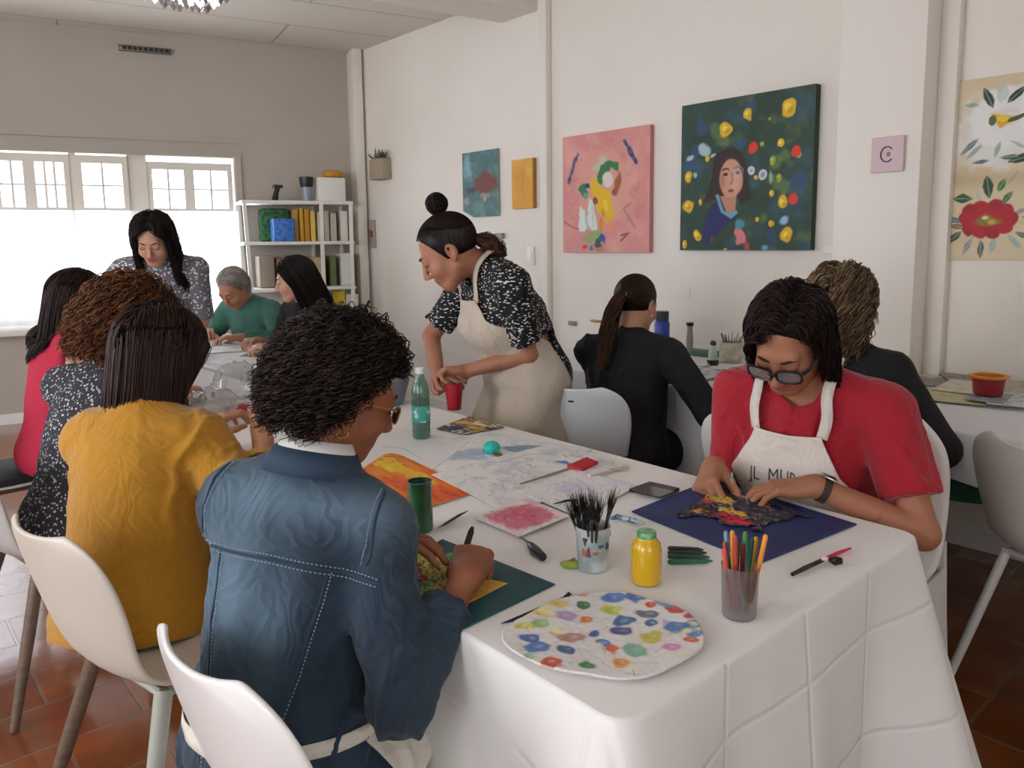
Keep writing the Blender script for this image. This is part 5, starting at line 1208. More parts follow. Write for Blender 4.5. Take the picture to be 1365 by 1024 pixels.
# 1. woman in the denim jacket ------------------------------------------------
def denim_woman():
    o = person('woman in a faded denim jacket with dark curly hair and gold glasses', (.51, 1.16, .545), 52, lean=(8, 14), side=(-1, 7), W=.94, D=1.05,
               head=(104, 24, 0), neck=(26, 4), R=(.765, .995, .795), L=(.70, 1.20, .79), poleR=(-.7, -.3, -.5), poleL=(-.4, .7, -.4), res='fg', skin='#94593c', hs=1.0, sc=.93,
               handR=((.72, .66, .10), (-.10, -.12, .95)), curls=(((.55, .95, .6), (.75, 1.0, .6), (.85, 1.0, .7), (.95, 1.0, .7)), .5), thumbs=((.35, .75), (.5, .4)), legyaw=75, knees=((.1, 1, 1), (-.1, 1, 1)), lip='#8f4a3c', shz=.178, shoulder=.150)
    md = attr_cloth('denim', fold=.24); ob, V, Q = top(o, 'denim_jacket', md, f=.014, loose=.012, sleeve=1.72, sl_r=(.058, .050, .040), hem=-.035, wr=(.009, 30), cuffr=.0475, h=.0055, seed=2)
    X = (V-o.c1)@o.M1; n = vnoise(X[:, 0]+1, X[:, 2]+1, 9, 2); n2 = vnoise(X[:, 0]+1, X[:, 2]+1, 40, 4)
    g = lambda x, z, a, b_: np.exp(-((X[:, 0]-x)/a)**2-((X[:, 2]-z)/b_)**2)
    fade = .75*g(-.07, .04, .055, .15)+.55*g(.02, .20, .16, .035)+.5*g(-.13, .08, .03, .12)+.4*g(.15, .2, .05, .05)+.35*g(.03, .02, .03, .10)
    fade = np.clip(fade*(.7+.6*n)+.12*(n-.5)+.06*(n2-.5), 0, 1)[:, None]; paint_obj(ob, linarr('#1d2f3f')*(1-fade)+linarr('#647e90')*fade)
    bv = bvh_of((V, Q)); sm_ = mat('seam_denim', '#26384a', .8); st = mat('seam_thread', '#8fa3b3', .8); B = o.B
    seams = MB(); thr = MB()
    Bk = lambda x, z: B(x, -.25, z)
    def bproj(x, z):
        h_ = bv.ray_cast(Vector(B(x, -.4, z)), Vector(o.M1[:, 1])); return np.array(h_[0]) if h_[0] else B(x, -.1, z)
    yoke = [bproj(-.185+i*.037, .115-.012*abs(i-5)/5+.0) for i in range(11)]
    for off in (.0, .012):
        pts = [p+o.M1[:, 2]*off for p in yoke]; seam(pts, bv, thr, .0010, dash=True, off=.0012, n=110)
    seam([p+o.M1[:, 2]*.006 for p in yoke], bv, seams, .0030, off=-.0012)
    for sx in (-1, 1):
        ln = [bproj(sx*(.065+.03*t), .115-.30*(1-t)) if False else bproj(sx*(.100-.045*(1-t)**1.2), .112-.34*(1-t)) for t in np.linspace(1, 0, 9)]
        seam(ln, bv, seams, .0028, off=-.001); seam([p+o.M1[:, 0]*.007 for p in ln], bv, thr, .0010, dash=True, off=.001, n=110)
        S = o.S[0 if sx > 0 else 1]; arm = []
        for k in range(6):
            a = math.radians(-55+k*24); d = o.M1@np.array([0, -math.cos(a), math.sin(a)]); c = B(sx*.160, -.008, .195); arm.append(c+d*.075)
        seam(arm, bv, seams, .0030, off=-.001); seam([p-o.M1[:, 0]*sx*.009 for p in arm], bv, thr, .0010, dash=True, off=.001, n=90)
    seams.obj('seam', sm_, ob); thr.obj('stitching', st, ob)
    # collar and white inner collar
    nbv = bvh_of((V, Q)); 
    def ring(z, r, tilt, wid, th_, name, m, a0=-60, a1=240):
        P_ = []; n = 40
        b = MB(); VV = []; FF = []
        for i in range(n):
            a = math.radians(a0+(a1-a0)*i/(n-1)); d = np.array([math.cos(a)*1.12, -math.sin(a), 0])
            base = B(0, -.012, .252+z)+o.M1@(d*r); top_ = B(0, -.012, .252+z+wid)+o.M1@(d*(r-tilt))
            nn = o.M1@unit(d); 
            for q_ in (base, top_, top_+nn*th_, base+nn*th_*1.6): VV.append(q_)
        for i in range(n-1):
            for k in range(4): FF.append((i*4+k, i*4+(k+1) % 4, (i+1)*4+(k+1) % 4, (i+1)*4+k))
        FF += [(3, 2, 1, 0), tuple((n-1)*4+k for k in range(4))]
        return mesh_obj(name, VV, FF, m, o.root)
    ring(.004, .078, .018, .045, .004, 'jacket_collar', mat('denim_dark', '#2a3f54', .85, bump=.3, bscale=700, bdist=.0006))
    ring(.012, .070, .020, .056, .003, 'white_collar', mat('white_cotton', '#e6e2da', .8))
    # waist band and hip part of the jeans
    mj = mat('jeans_dark', '#1d2d40', .85, col2='#26384c', nscale=12, bump=.3, bscale=700, bdist=.0006)
    tr, TV, TQ = trousers(o, mj, f=.016); shoes(o, mat('dark_shoe', '#1b1b1d', .6))
    o.all = [(V, Q), (TV, TQ)]
    bv2 = bvh_of(*o.all); th2 = MB(); wpts = []
    for zz_ in (.0, -.012):
        L_ = []
        for i in range(13):
            a = math.radians(200+i*12); d = o.M0@np.array([math.cos(a), math.sin(a), 0]); h_ = bv2.ray_cast(Vector(o.A(0, 0, -.045+zz_)+d*.5), Vector(-d)); 
            if h_[0]: L_.append(np.array(h_[0]))
        seam(L_, bv2, th2, .0010, dash=True, off=.001, n=90)
    th2.obj('stitching', st, tr)
    # apron: tie round the back and a skirt hanging to the right side
    ma = mat('apron_cream', '#dcd5c6', .85, fold=.2, bump=.25, bscale=400, bdist=.0008)
    L_ = []
    for i in range(21):
        a = math.radians(165+i*10.5); d = o.M0@np.array([math.cos(a), math.sin(a), 0]); z_ = .055-.02*math.sin((i/20)*math.pi); h_ = bv2.ray_cast(Vector(o.A(0, 0, z_)+d*.5), Vector(-d)); 
        if h_[0]: L_.append(np.array(h_[0]))
    ap = ribbon('apron_tie', L_, .022, ma, bv2, o.root, n=60, off=.002)
    V_ = []; F_ = []; nu, nv = 26, 30; T0, T1 = o.A(.130, -.06, .05), np.array([.655, 1.12, .66]); Bm0, Bm1 = np.array([.585, .93, .535]), np.array([.678, .99, .525])
    for i in range(nv):
        t = i/(nv-1)
        for j in range(nu):
            u = j/(nu-1); p = (T0*(1-u)+T1*u)*(1-t)+(Bm0*(1-u)+Bm1*u)*t; p = p+np.array([.25, -1, .15])*(.030*math.sin(math.pi*min(1, t*1.05))*math.sin(math.pi*min(1, .15+u))+.006*math.sin(u*13+t*2)*t)+np.array([0, 0, -.045])*math.sin(math.pi*u)*t; V_.append(p)
    for i in range(nv-1):
        for j in range(nu-1): F_.append((i*nu+j, i*nu+j+1, (i+1)*nu+j+1, (i+1)*nu+j))
    apo = mesh_obj('apron', V_, F_, ma, o.root); md_ = apo.modifiers.new('thickness', 'SOLIDIFY'); md_.thickness = .002
    ribbon('apron_string', [o.A(.17, -.05, -.13), o.A(.12, -.12, -.155), o.A(.05, -.16, -.17)], .018, ma, bv2, o.root, n=24, off=.003)
    make_hair(o, 'curly', '#15100e', '#43352d', n=7000, length=.078, r=.0014, curl=(.0062, 3.4), steps=24, seed=11, gravity=.50, capk=.97, low=-.62, hairline=-.0, t0=-.42)
    make_glasses(o, 'gold', '#b8923f', '#4a3a3a', '#2c2220', w=.023, h=.017, dy=-.008, r=.0014)
    b = MB(); c = hl(o, .083, .002, -.048); b.tube([c+o.Mh@np.array([.0, .011*math.cos(a), -.011+.011*math.sin(a)]) for a in [math.radians(100-i*24) for i in range(14)]], .0014, 6); b.obj('earring', mat('gold', '#d8b46a', .25, 1), o.root)
    return o
def make_glasses(o, kind, rim, lens, frame2=None, dy=0.0, w=.026, h=.019, r=.0022, full=True):
    root = empty('glasses', (0, 0, 0)); root.parent = o.root; mi = pmat(o.root).inverted(); root.location = mi@Vector(hl(o, 0, .11, 0))
    m = mat('rim_'+rim[1:], rim, .3, 1 if kind == 'gold' else 0, coat=.2); b = MB(); T = lambda x, y, z: hl(o, x, y, z)
    for s in (-1, 1):
        pts = []; 
        for i in range(22):
            a = 2*math.pi*i/22; ca, sa = math.cos(a), math.sin(a); pw = .62 if kind != 'gold' else .9
            x = s*.034+w*math.copysign(abs(ca)**pw, ca); z = -.004+h*math.copysign(abs(sa)**pw, sa); pts.append((x, .118-abs(x-s*.02)*.10-(abs(x)-.02)**2*2+dy, z))
        b.tube([T(*p) for p in pts], r, 6, closed=True)
        l = MB(); c = T(s*.034, .116+dy, -.004); vv = [T(p[0], p[1]-.001, p[2]) for p in pts]; v2 = [T(p[0], p[1]+.0005, p[2]) for p in pts]; n = len(vv)
        l.add(vv+v2, [tuple(range(n)), tuple(range(2*n-1, n-1, -1))]+[(i, i+n, (i+1) % n+n, (i+1) % n) for i in range(n)])
        l.obj('lens', glass_mat('lens_clear', '#e8ecee', .14, diff=('#c9cdd2', .25)) if kind != 'gold' else glass_mat('lens_dark', '#5a4642', .10), root, smooth=False)
        b.tube([T(s*(.034+w), .104+dy, .004), T(s*.074, .085, .006), T(s*.083, .03, .002), T(s*.084, -.002, -.002)], [r*1.2, r, r*.9, r*.8], 6, flat=1.4)
    b.tube([T(-.009, .119+dy, .0), T(0, .121+dy, .003), T(.009, .119+dy, .0)], r, 6); b.obj('rim', m, root)
    return root
dw = denim_woman()

# 2. mustard sweater --------------------------------------------------------
def plain(o, seq): o.all = seq
o = person('woman in a mustard yellow sweater with straight dark hair, seen from behind', (.505, 2.00, .475), 46, lean=(10, 12), W=.92, D=1.15, head=(70, 26, 4), neck=(26, 0),
           R=(.80, 1.90, .855), L=(.76, 2.25, .80), poleR=(-.5, -.5, -.6), res='fg', skin='#c08868', handR=((-.05, .55, .85), (-.9, .25, -.2)), curls=((1.3, 1.3, 1.3, 1.3), .6), thumbs=((.3, .9), (.5, .4)), legyaw=75, shoulder=.148, shz=.19)
my = mat('mustard_knit', '#b98213', .9, col2='#ab7810', nscale=3, bump=.25, bscale=500, bdist=.0008, sheen=.3, fold=.14)
_, V, Q = top(o, 'sweater', my, f=.018, loose=.022, sleeve=1.55, sl_r=(.064, .060, .046), hem=-.055, wr=(.011, 24), flare=.02, seed=4, h=.0065)
t_ = trousers(o, mat('jeans_navy', '#1f2c40', .85, col2='#283750', nscale=10, bump=.3, bscale=700, bdist=.0006), f=.02); shoes(o, mat('dark_shoe', '#1b1b1d', .6)); o.all = [(V, Q), t_[1:]]
make_hair(o, 'straight', '#1c1210', '#4a322a', n=6500, length=.245, r=.0018, part=.01, steps=22, seed=21, swing=.05, volume=.016, colliders=colliders(o, .012)[4:], gravity=.42, low=-.62, back=.5, spread=.006, capk=1.10)
# 3. curly brown, speckled shirt --------------------------------------------
o = person('woman with auburn curly hair in a black and white speckled shirt', (.55, 2.66, .50), 58, lean=(14, 20), W=1.14, D=1.12, head=(85, 28, 0), neck=(28, 0),
           R=(.86, 2.80, .79), L=(.9, 3.05, .79), poleR=(-.1, -.8, -.5), skin='#c9957a', curls=(.8, .6), legyaw=80)
_, V, Q = top(o, 'speckled_shirt', fleck_mat('speckled_cloth', '#2b2c33', '#c3c4c6', 88, .26), f=.014, loose=.018, sleeve=.95, sl_r=(.060, .056, .05), hem=-.07, wr=(.006, 34), seed=6, h=.008)
t_ = trousers(o, mat('black_trousers', '#141519', .85), f=.018); shoes(o, mat('dark_shoe', '#1b1b1d', .6)); o.all = [(V, Q), t_[1:]]
make_hair(o, 'curly', '#3a2016', '#8a5a38', n=3200, length=.14, r=.002, curl=(.010, 2.4), steps=22, seed=31, gravity=.6, capk=1.14, low=-.65, hairline=-.02)
# 4. pink tank top -----------------------------------------------------------
o = person('woman in a pink tank top resting her chin on her hand, far left', (.63, 3.52, .53), 72, lean=(6, 12), W=1.0, head=(108, 12, 0), neck=(20, 0),
           R=(.80, 3.44, 1.0), L=(.85, 3.7, .79), poleR=(.5, -.5, -.8), skin='#cf9c80', handR=((-.12, .25, .9), (.6, -.7, .1)), curls=(.5, .5), legyaw=80)
_, V, Q = top(o, 'tank_top', mat('raspberry_cloth', '#b4203f', .85, fold=.12, bump=.1, bscale=200), f=.008, loose=.006, sleeve=0, hem=-.08, wr=(.002, 18), seed=7, neckcut=.01)
t_ = trousers(o, mat('black_trousers', '#141519', .85)); shoes(o, mat('dark_shoe', '#1b1b1d', .6)); o.all = [(V, Q)]
make_hair(o, 'straight', '#181111', '#3b2a24', n=2800, length=.27, r=.0022, part=.015, swing=.2, steps=20, seed=41, volume=.014, colliders=colliders(o, .010)[:4], gravity=.42, back=.9, capk=1.03, spread=.008)
# 5. standing by the window ----------------------------------------------------
o = person('standing woman with long dark hair in a grey speckled shirt before the window', (1.36, 4.40, .86), 205, lean=(14, 36), W=1.0, head=(212, 30, 0), neck=(40, 0),
           R=(.88, 4.28, .80), L=(1.30, 4.16, .80), legs='stand', skin='#c08e74', poleR=(-.8, .4, -.2), poleL=(.8, .4, -.2), curls=(.6, .6))
_, V, Q = top(o, 'speckled_shirt', fleck_mat('grey_speckled_cloth', '#6b6b70', '#d6d6d8', 60, .30), f=.012, loose=.014, sleeve=.95, sl_r=(.058, .052, .046), hem=-.10, wr=(.004, 16), seed=8)
trousers(o, mat('jeans_navy')); shoes(o, mat('dark_shoe', '#1b1b1d', .6))
make_hair(o, 'straight', '#120d0d', '#2e221f', n=3600, length=.38, r=.0024, part=.0, steps=22, seed=51, volume=.022, colliders=colliders(o, .008)[:2], gravity=.45, back=.15, wave=(.006, 3), low=-.6, capk=1.04, spread=.01)
# 6. man in green ---------------------------------------------------------------
o = person('grey haired man in a green sweater bent over his work at the back table', (2.18, 5.0, .545), 248, lean=(14, 30), W=1.12, D=1.15, fem=False, bust=0, head=(243, 42, 0), neck=(42, 0),
           R=(1.78, 5.02, .79), L=(1.86, 4.66, .79), skin='#bd8468', curls=(.6, .6), legyaw=265, poleR=(.1, .8, -.5), poleL=(.2, -.8, -.5), hs=1.03)
_, V, Q = top(o, 'sweater', mat('green_sweater', '#3c6a5c', .9, fold=.14, col2='#4a7a6c', nscale=6, bump=.2, bscale=300), f=.018, loose=.018, sleeve=1.9, sl_r=(.062, .054, .040), hem=-.06, wr=(.006, 15), seed=9)
trousers(o, mat('jeans_navy')); shoes(o, mat('dark_shoe', '#1b1b1d', .6))
make_hair(o, 'straight', '#8f8780', '#cfc9c2', n=2200, length=.07, r=.0022, part=.0, steps=10, seed=61, volume=.008, gravity=.2, back=1.0, low=-.45, hairline=.14, capk=1.01)
# 7. black haired woman -------------------------------------------------------------
o = person('woman with long straight black hair and a black top in front of the shelf', (2.16, 4.22, .55), 262, lean=(8, 15), W=.98, head=(292, 12, 0), neck=(20, 0),
           R=(1.86, 4.42, .79), L=(1.78, 4.02, .80), skin='#d09c84', curls=(.6, .7), legyaw=268, poleL=(.3, -.8, -.4))
_, V, Q = top(o, 'black_top', mat('black_cloth', '#131418', .85, bump=.15, bscale=200, fold=.14), f=.012, loose=.012, sleeve=1.35, sl_r=(.056, .05, .042), hem=-.08, wr=(.004, 16), seed=10)
trousers(o, mat('black_trousers')); shoes(o, mat('dark_shoe', '#1b1b1d', .6))
make_hair(o, 'straight', '#120c0c', '#2c1f1c', n=3000, length=.42, r=.0026, part=.01, steps=22, seed=71, volume=.022, colliders=colliders(o, .008)[:2], gravity=.42, back=.9, capk=1.04, spread=.008)

# 8. standing instructor in the cream apron
o = person('standing woman in a black white-flecked blouse and cream apron, hair in a top bun', (2.06, 2.26, .82), 285, lean=(14, 32), W=1.06, D=1.1, head=(306, 34, 0), neck=(60, 0),
           R=(1.74, 2.42, .83), L=(1.78, 2.30, .87), poleR=(-.2, .8, -.5), poleL=(.75, -.6, -.3), legs='stand', res='fg', skin='#a97358', hs=1.1, sc=1.02,
           handR=((-.2, -.65, .1), (-.7, .1, .6)), handL=((-.75, .35, .0), (.25, .5, .85)), curls=((.9, 1.0, 1.1, 1.1), (.75, .85, .9, .95)), thumbs=((.4, .6), (.5, .6)))
ap_ = o
_, V, Q = top(o, 'blouse', fleck_mat('black_flecked_cloth', '#101216', '#d9d7d2', 62, .27, (1, 1, 2.2)), f=.012, loose=.012, sleeve=.82, sl_r=(.060, .054, .052), hem=-.12, wr=(.006, 36), seed=12, neckcut=.012)
t_ = trousers(o, mat('charcoal_trousers', '#23262e', .85), f=.014); shoes(o, mat('dark_shoe', '#1b1b1d', .6)); o.all = [(V, Q), t_[1:]]
bv = bvh_of(torso_shell(o, .026), o.all[1]); ma2 = mat('apron_taupe', '#c2b5a3', .85, fold=.14, bump=.3, bscale=300, bdist=.001)
B, A = o.B, o.A
lv = [(B(0, .0, .20), o.M1, -34, 34, .0), (B(0, .0, .13), o.M1, -44, 42, .0), (B(0, 0, .04), o.M1, -72, 66, .0), (A(0, 0, .14), o.M0*.5+o.M1*.5, -104, 98, .0), (A(0, 0, .05), o.M0, -112, 112, .0), (P0 := A(0, 0, -.03), basis(285), -116, 116, .16), (np.array([P0[0], P0[1], .62]), basis(285), -118, 118, .19), (np.array([P0[0]+.0, P0[1], .40]), basis(285), -118, 118, .205)]
_, G = drape(o, 'apron', ma2, bv, None, nu=61, nv=71, off=.008, smooth=6, origin=.5, wr=.006, levels=lv)
b1, b2 = G[0, 0], G[0, -1]
for e_, sx in ((b1, -1), (b2, 1)):
    ribbon('apron_strap', [e_+o.M1[:, 2]*-.01, B(sx*.075, .08, .225), B(sx*.072, .03, .262), B(sx*.058, -.03, .285), B(sx*.02, -.065, .275)], .026, ma2, bv, o.root, n=30, off=.005)
make_hair(o, 'tie', '#15100f', '#33261f', n=3400, r=.0018, tie=(0, -.045, .125), steps=20, seed=81, volume=.006, low=-.55, hairline=-.04, capk=1.03)
bc = hl(o, 0, -.058, .148); Bn_ = Blob()
Bn_.ell(bc, (.036, .034, .034), o.Mh, .01); Bn_.cone(hl(o, 0, -.04, .11), bc, .022, .028, .01); bv_, bq_ = Bn_.mesh(.005, wrinkle(.006, 60, seed=3)); fast_mesh('hair_bun', bv_, bq_, mat('dark_hair_solid', '#1a1310', .5, bump=.8, bscale=120, bdist=.004, stretch=(1, 1, 4)), o.root)
rs8 = np.random.RandomState(5); n_ = 160; g_ = rs8.normal(size=(n_, 3)); g_ /= np.linalg.norm(g_, axis=1)[:, None]; u_ = np.cross(g_, rs8.normal(size=(n_, 3))); u_ /= np.linalg.norm(u_, axis=1)[:, None]; aa_ = np.linspace(0, 2.6, 12)
pp_ = bc+(g_[:, None, :]*np.cos(aa_)[None, :, None]+u_[:, None, :]*np.sin(aa_)[None, :, None])*(.036+rs8.rand(n_, 1, 1)*.006); v_, q_, c_ = tubes('x', pp_, np.full(12, .0022), None, None, np.tile(linarr('#1d1512'), (n_, 1))*(.7+.8*rs8.rand(n_, 1))); fast_mesh('bun_locks', v_, q_, hair_mat(), o.root, colors=c_)
lock_bundle(o, 'loose_curls', [hl(o, 0, -.10, -.02), hl(o, .0, -.125, -.05), hl(o, .0, -.135, -.09), hl(o, .0, -.13, -.125)], [.018, .034, .036, .022], 420, '#2a1d16', '#6a4a34', r=.0016, wave=(.009, 2.5), steps=20, seed=9)
# 9. ponytail
o = person('woman with a long brown ponytail in a black top, seated at the wall table', (2.38, 2.02, .49), 68, lean=(8, 14), W=.96, head=(82, 14, 0), neck=(20, 0),
           R=(2.66, 1.90, .80), L=(2.72, 2.16, .80), poleR=(-.1, -.6, -.6), skin='#c38f74', legyaw=75)
_, V, Q = top(o, 'black_top', mat('black_cloth', '#131418', .85, bump=.15, bscale=200, fold=.14), f=.014, loose=.018, sleeve=1.25, sl_r=(.058, .056, .052), hem=-.12, wr=(.009, 28), seed=13, neckcut=.008, h=.008)
t_ = trousers(o, mat('black_trousers', '#141519', .85), f=.014); shoes(o, mat('dark_shoe', '#1b1b1d', .6)); o.all = [(V, Q), t_[1:]]
make_hair(o, 'tie', '#1c120e', '#3f2a20', n=3000, r=.0019, tie=(0, -.11, .02), steps=18, seed=91, volume=.006, low=-.5, hairline=-.03, capk=1.03)
lock_bundle(o, 'ponytail', [hl(o, 0, -.105, .02), hl(o, .0, -.145, -.01), hl(o, -.004, -.165, -.07), hl(o, -.008, -.17, -.15), hl(o, -.014, -.165, -.23), hl(o, -.02, -.165, -.30)], [.016, .026, .034, .034, .028, .010], 620, '#24160f', '#5f4230', r=.0019, wave=(.004, 1.5), steps=20, seed=8)
b = MB(); b.tube([hl(o, .018*math.cos(i*.52), -.113, .02+.018*math.sin(i*.52)) for i in range(12)], .006, 8, closed=True); b.obj('hair_tie', mat('hair_tie', '#9a7d68', .6), o.root)
b = MB(); b.ball(hl(o, .082, .0, -.045), .005); b.obj('earring', mat('pearl', '#efe6da', .3), o.root)
# 10. red shirt
o = person('woman in a red T-shirt, white apron and black-rimmed glasses, bent over a dark blue sheet', (1.93, .95, .555), 266, lean=(10, 24), W=1.12, D=1.15, head=(262, 40, -6), neck=(38, 0),
           R=(1.60, 1.07, .795), L=(1.63, .82, .80), poleR=(.7, .25, -.6), poleL=(.75, -.55, .12), res='fg', skin='#ab7254', legyaw=272, lip='#a0534a',
           handR=((-.75, -.30, -.22), (-.25, .55, .75)), handL=((-.55, .80, -.12), (-.05, .1, 1)), curls=(((.9, 1.1, .7), (1.0, 1.1, .7), (1.15, 1.1, .7), (1.25, 1.1, .7)), ((.28, .45, .3), (.3, .5, .3), (.34, .5, .35), (.4, .5, .35))), thumbs=((.45, .9), (.5, .3)))
red = o
_, V, Q = top(o, 'red_t_shirt', mat('red_jersey', '#a50f25', .85, bump=.15, bscale=500, bdist=.0008, sheen=.2, fold=.14), f=.013, loose=.016, sleeve=.72, sl_r=(.060, .056, .056), hem=-.03, wr=(.009, 30), seed=14, neckcut=.004, h=.006)
t_ = trousers(o, mat('black_trousers', '#141519', .85), f=.014); shoes(o, mat('dark_shoe', '#1b1b1d', .6)); o.all = [(V, Q), t_[1:]]
bv = bvh_of(torso_shell(o, .029), o.all[1]); ma3 = mat('apron_white', '#ded6cb', .85, fold=.2, bump=.25, bscale=400, bdist=.0008); B, A = o.B, o.A
lv = [(B(0, .0, .195), o.M1, -36, 36, .0), (B(0, .0, .11), o.M1, -41, 41, .0), (B(0, 0, .02), o.M1, -56, 56, .0), (A(0, 0, .14), o.M0*.5+o.M1*.5, -80, 80, .0), (A(0, 0, .06), o.M0, -88, 88, .0), (A(0, .02, .0), o.M0, -84, 84, .12)]
_, G = drape(o, 'apron', ma3, bv, None, nu=61, nv=61, off=.009, smooth=8, origin=.5, wr=.004, levels=lv); apv = bvh_of(o.drape_vq)
for e_, sx in ((G[0, 0], -1), (G[0, -1], 1)):
    ribbon('apron_strap', [e_-o.M1[:, 2]*.006, B(sx*.088, .05, .225), B(sx*.075, .0, .262), B(sx*.05, -.05, .27)], .026, ma3, bv, o.root, n=34, off=.004)
def cloth_text(s, size, c, parent, frame, m, bv_, off=.0012):
    cu = bpy.data.curves.new('lettering', 'FONT'); cu.body = s; cu.size = size; cu.align_x = 'CENTER'; cu.resolution_u = 3; t = bpy.data.objects.new('lettering', cu); COL.objects.link(t)
    dg = bpy.context.evaluated_depsgraph_get(); me = bpy.data.meshes.new_from_object(t.evaluated_get(dg)); bpy.data.objects.remove(t)
    bm = bmesh.new(); bm.from_mesh(me); bmesh.ops.subdivide_edges(bm, edges=bm.edges[:], cuts=1); V_ = []; 
    for v in bm.verts:
        p = c-frame[:, 0]*v.co.x+frame[:, 2]*v.co.y*1.25+frame[:, 1]*.2; h_ = bv_.ray_cast(Vector(p), Vector(-frame[:, 1])); V_.append(np.array(h_[0])+frame[:, 1]*off if h_[0] else p)
    F_ = [[v.index for v in f.verts] for f in bm.faces]; bm.free(); return mesh_obj('lettering', V_, F_, m, parent, smooth=False)
ink = mat('faded_ink', '#4a4743', .8)
cloth_text('JL  MURGU', .036, B(-.004, .1, .085), o.root, o.M1, ink, apv)
ribbon('apron_badge', [B(.050, .13, .035), B(.0, .14, .030), B(-.03, .14, .028)], .014, mat('badge_ink', '#33343c', .7), apv, o.root, n=16, off=.001, thick=.0008)
cloth_text('AMAR', .013, B(.010, .1, .028), o.root, o.M1, mat('badge_text', '#c9c7c2', .7), apv, .0028)
make_hair(o, 'straight', '#120c0b', '#33231e', n=4200, length=.225, r=.0019, swing=.2, part=-.02, steps=20, seed=101, volume=.016, colliders=colliders(o, .012)[4:], gravity=.30, back=.95, low=-.62, spread=.008, capk=1.05, wave=(.004, 1.5), hairline=-.02)
make_glasses(o, 'black', '#15151a', '#ffffff', r=.0032, w=.0285, h=.0195, dy=-.004)
# watch and ring
w_, Mx_, tips_ = o.hands[1]; fd = Mx_[:, 1]; nz = Mx_[:, 2]; X = Mx_[:, 0]; c = w_-unit(w_-o.E[1])*.022; ax_ = unit(w_-o.E[1]); u1 = unit(nz-ax_*(nz@ax_)); u2 = np.cross(ax_, u1)
wt = empty('wrist_watch', (0, 0, 0)); wt.parent = o.root; wt.location = pmat(o.root).inverted()@Vector(c)
b = MB(); b.tube([c+(u1*math.cos(a)*.93+u2*math.sin(a)*1.02)*.0295 for a in [6.283*i/26 for i in range(26)]], .0095, 8, closed=True, flat=.35)
V_ = np.array(b.v); 
b = MB(); n_ = 30
for i in range(n_):
    a = 6.283*i/n_; d = u1*math.cos(a)+u2*math.sin(a)
    for (rr_, s_) in ((.0275, -.009), (.0300, -.009), (.0300, .009), (.0275, .009)): b.v.append(tuple(c+d*rr_+ax_*s_))
for i in range(n_):
    for k in range(4): b.f.append((i*4+k, i*4+(k+1) % 4, ((i+1) % n_)*4+(k+1) % 4, ((i+1) % n_)*4+k)); b.mi.append(0)
b.obj('watch_strap', mat('brown_strap', '#3a2a22', .6), wt)
Mw = Matrix(((*u2[:1], ax_[0], u1[0], 0), (u2[1], ax_[1], u1[1], 0), (u2[2], ax_[2], u1[2], 0), (0, 0, 0, 1))); Mw.translation = Vector(c+u1*.029)
b = MB(); b.box((-.015, -.017, -.001), (.015, .017, .006), .003, Mw); b.obj('watch_case', mat('steel', '#a8a49c', .25, 1), wt); b = MB(); b.box((-.012, -.014, .006), (.012, .014, .0066), 0, Mw); b.obj('watch_dial', mat('dial', '#2c2a28', .2), wt, smooth=False)
# 11. blonde
o = person('woman with wavy dark blonde hair and a black top behind the red T-shirt', (2.40, 1.18, .525), 82, lean=(6, 12), W=1.05, head=(85, 12, 0), neck=(16, 0), R=(2.72, 1.05, .79), L=(2.72, 1.4, .79), skin='#c39276')
_, V, Q = top(o, 'black_top', mat('black_cloth'), f=.014, loose=.016, sleeve=1.3, sl_r=(.058, .054, .048), hem=-.10, wr=(.005, 30), seed=15)
trousers(o, mat('black_trousers')); shoes(o, mat('dark_shoe', '#1b1b1d', .6)); o.all = [(V, Q)]
make_hair(o, 'straight', '#4a3a2c', '#a48a6a', n=2800, length=.21, r=.0022, part=.0, steps=18, seed=111, volume=.022, gravity=.34, back=.5, low=-.62, spread=.02, capk=1.07, wave=(.010, 2.4))
# ------------------------------------------------------------------ things on the foreground table
ZT = TZ+.0012
def pz(px, py, z=ZT): return np.array(at(px, py, z))
def tquad(p, z=ZT): return [pz(a, b_, z) for a, b_ in p]     # u0v0, u1v0, u1v1, u0v1
def rmask(r, k=2.6):
    return lambda U, V: (np.abs((U-.5)*2)**r+np.abs((V-.5)*2)**r) < 1
def paper(label, q, fn, res=110, z=ZT, thick=.0007, base='#f0efec', mask=None, name='paper_sheet', cat='drawing', group=None, lift=None, relief=0):
    o_ = sheet(name, tquad(q, z), fn, res, thick, mask, lift, base=base, relief=relief); return tag(o_, label, cat, group)
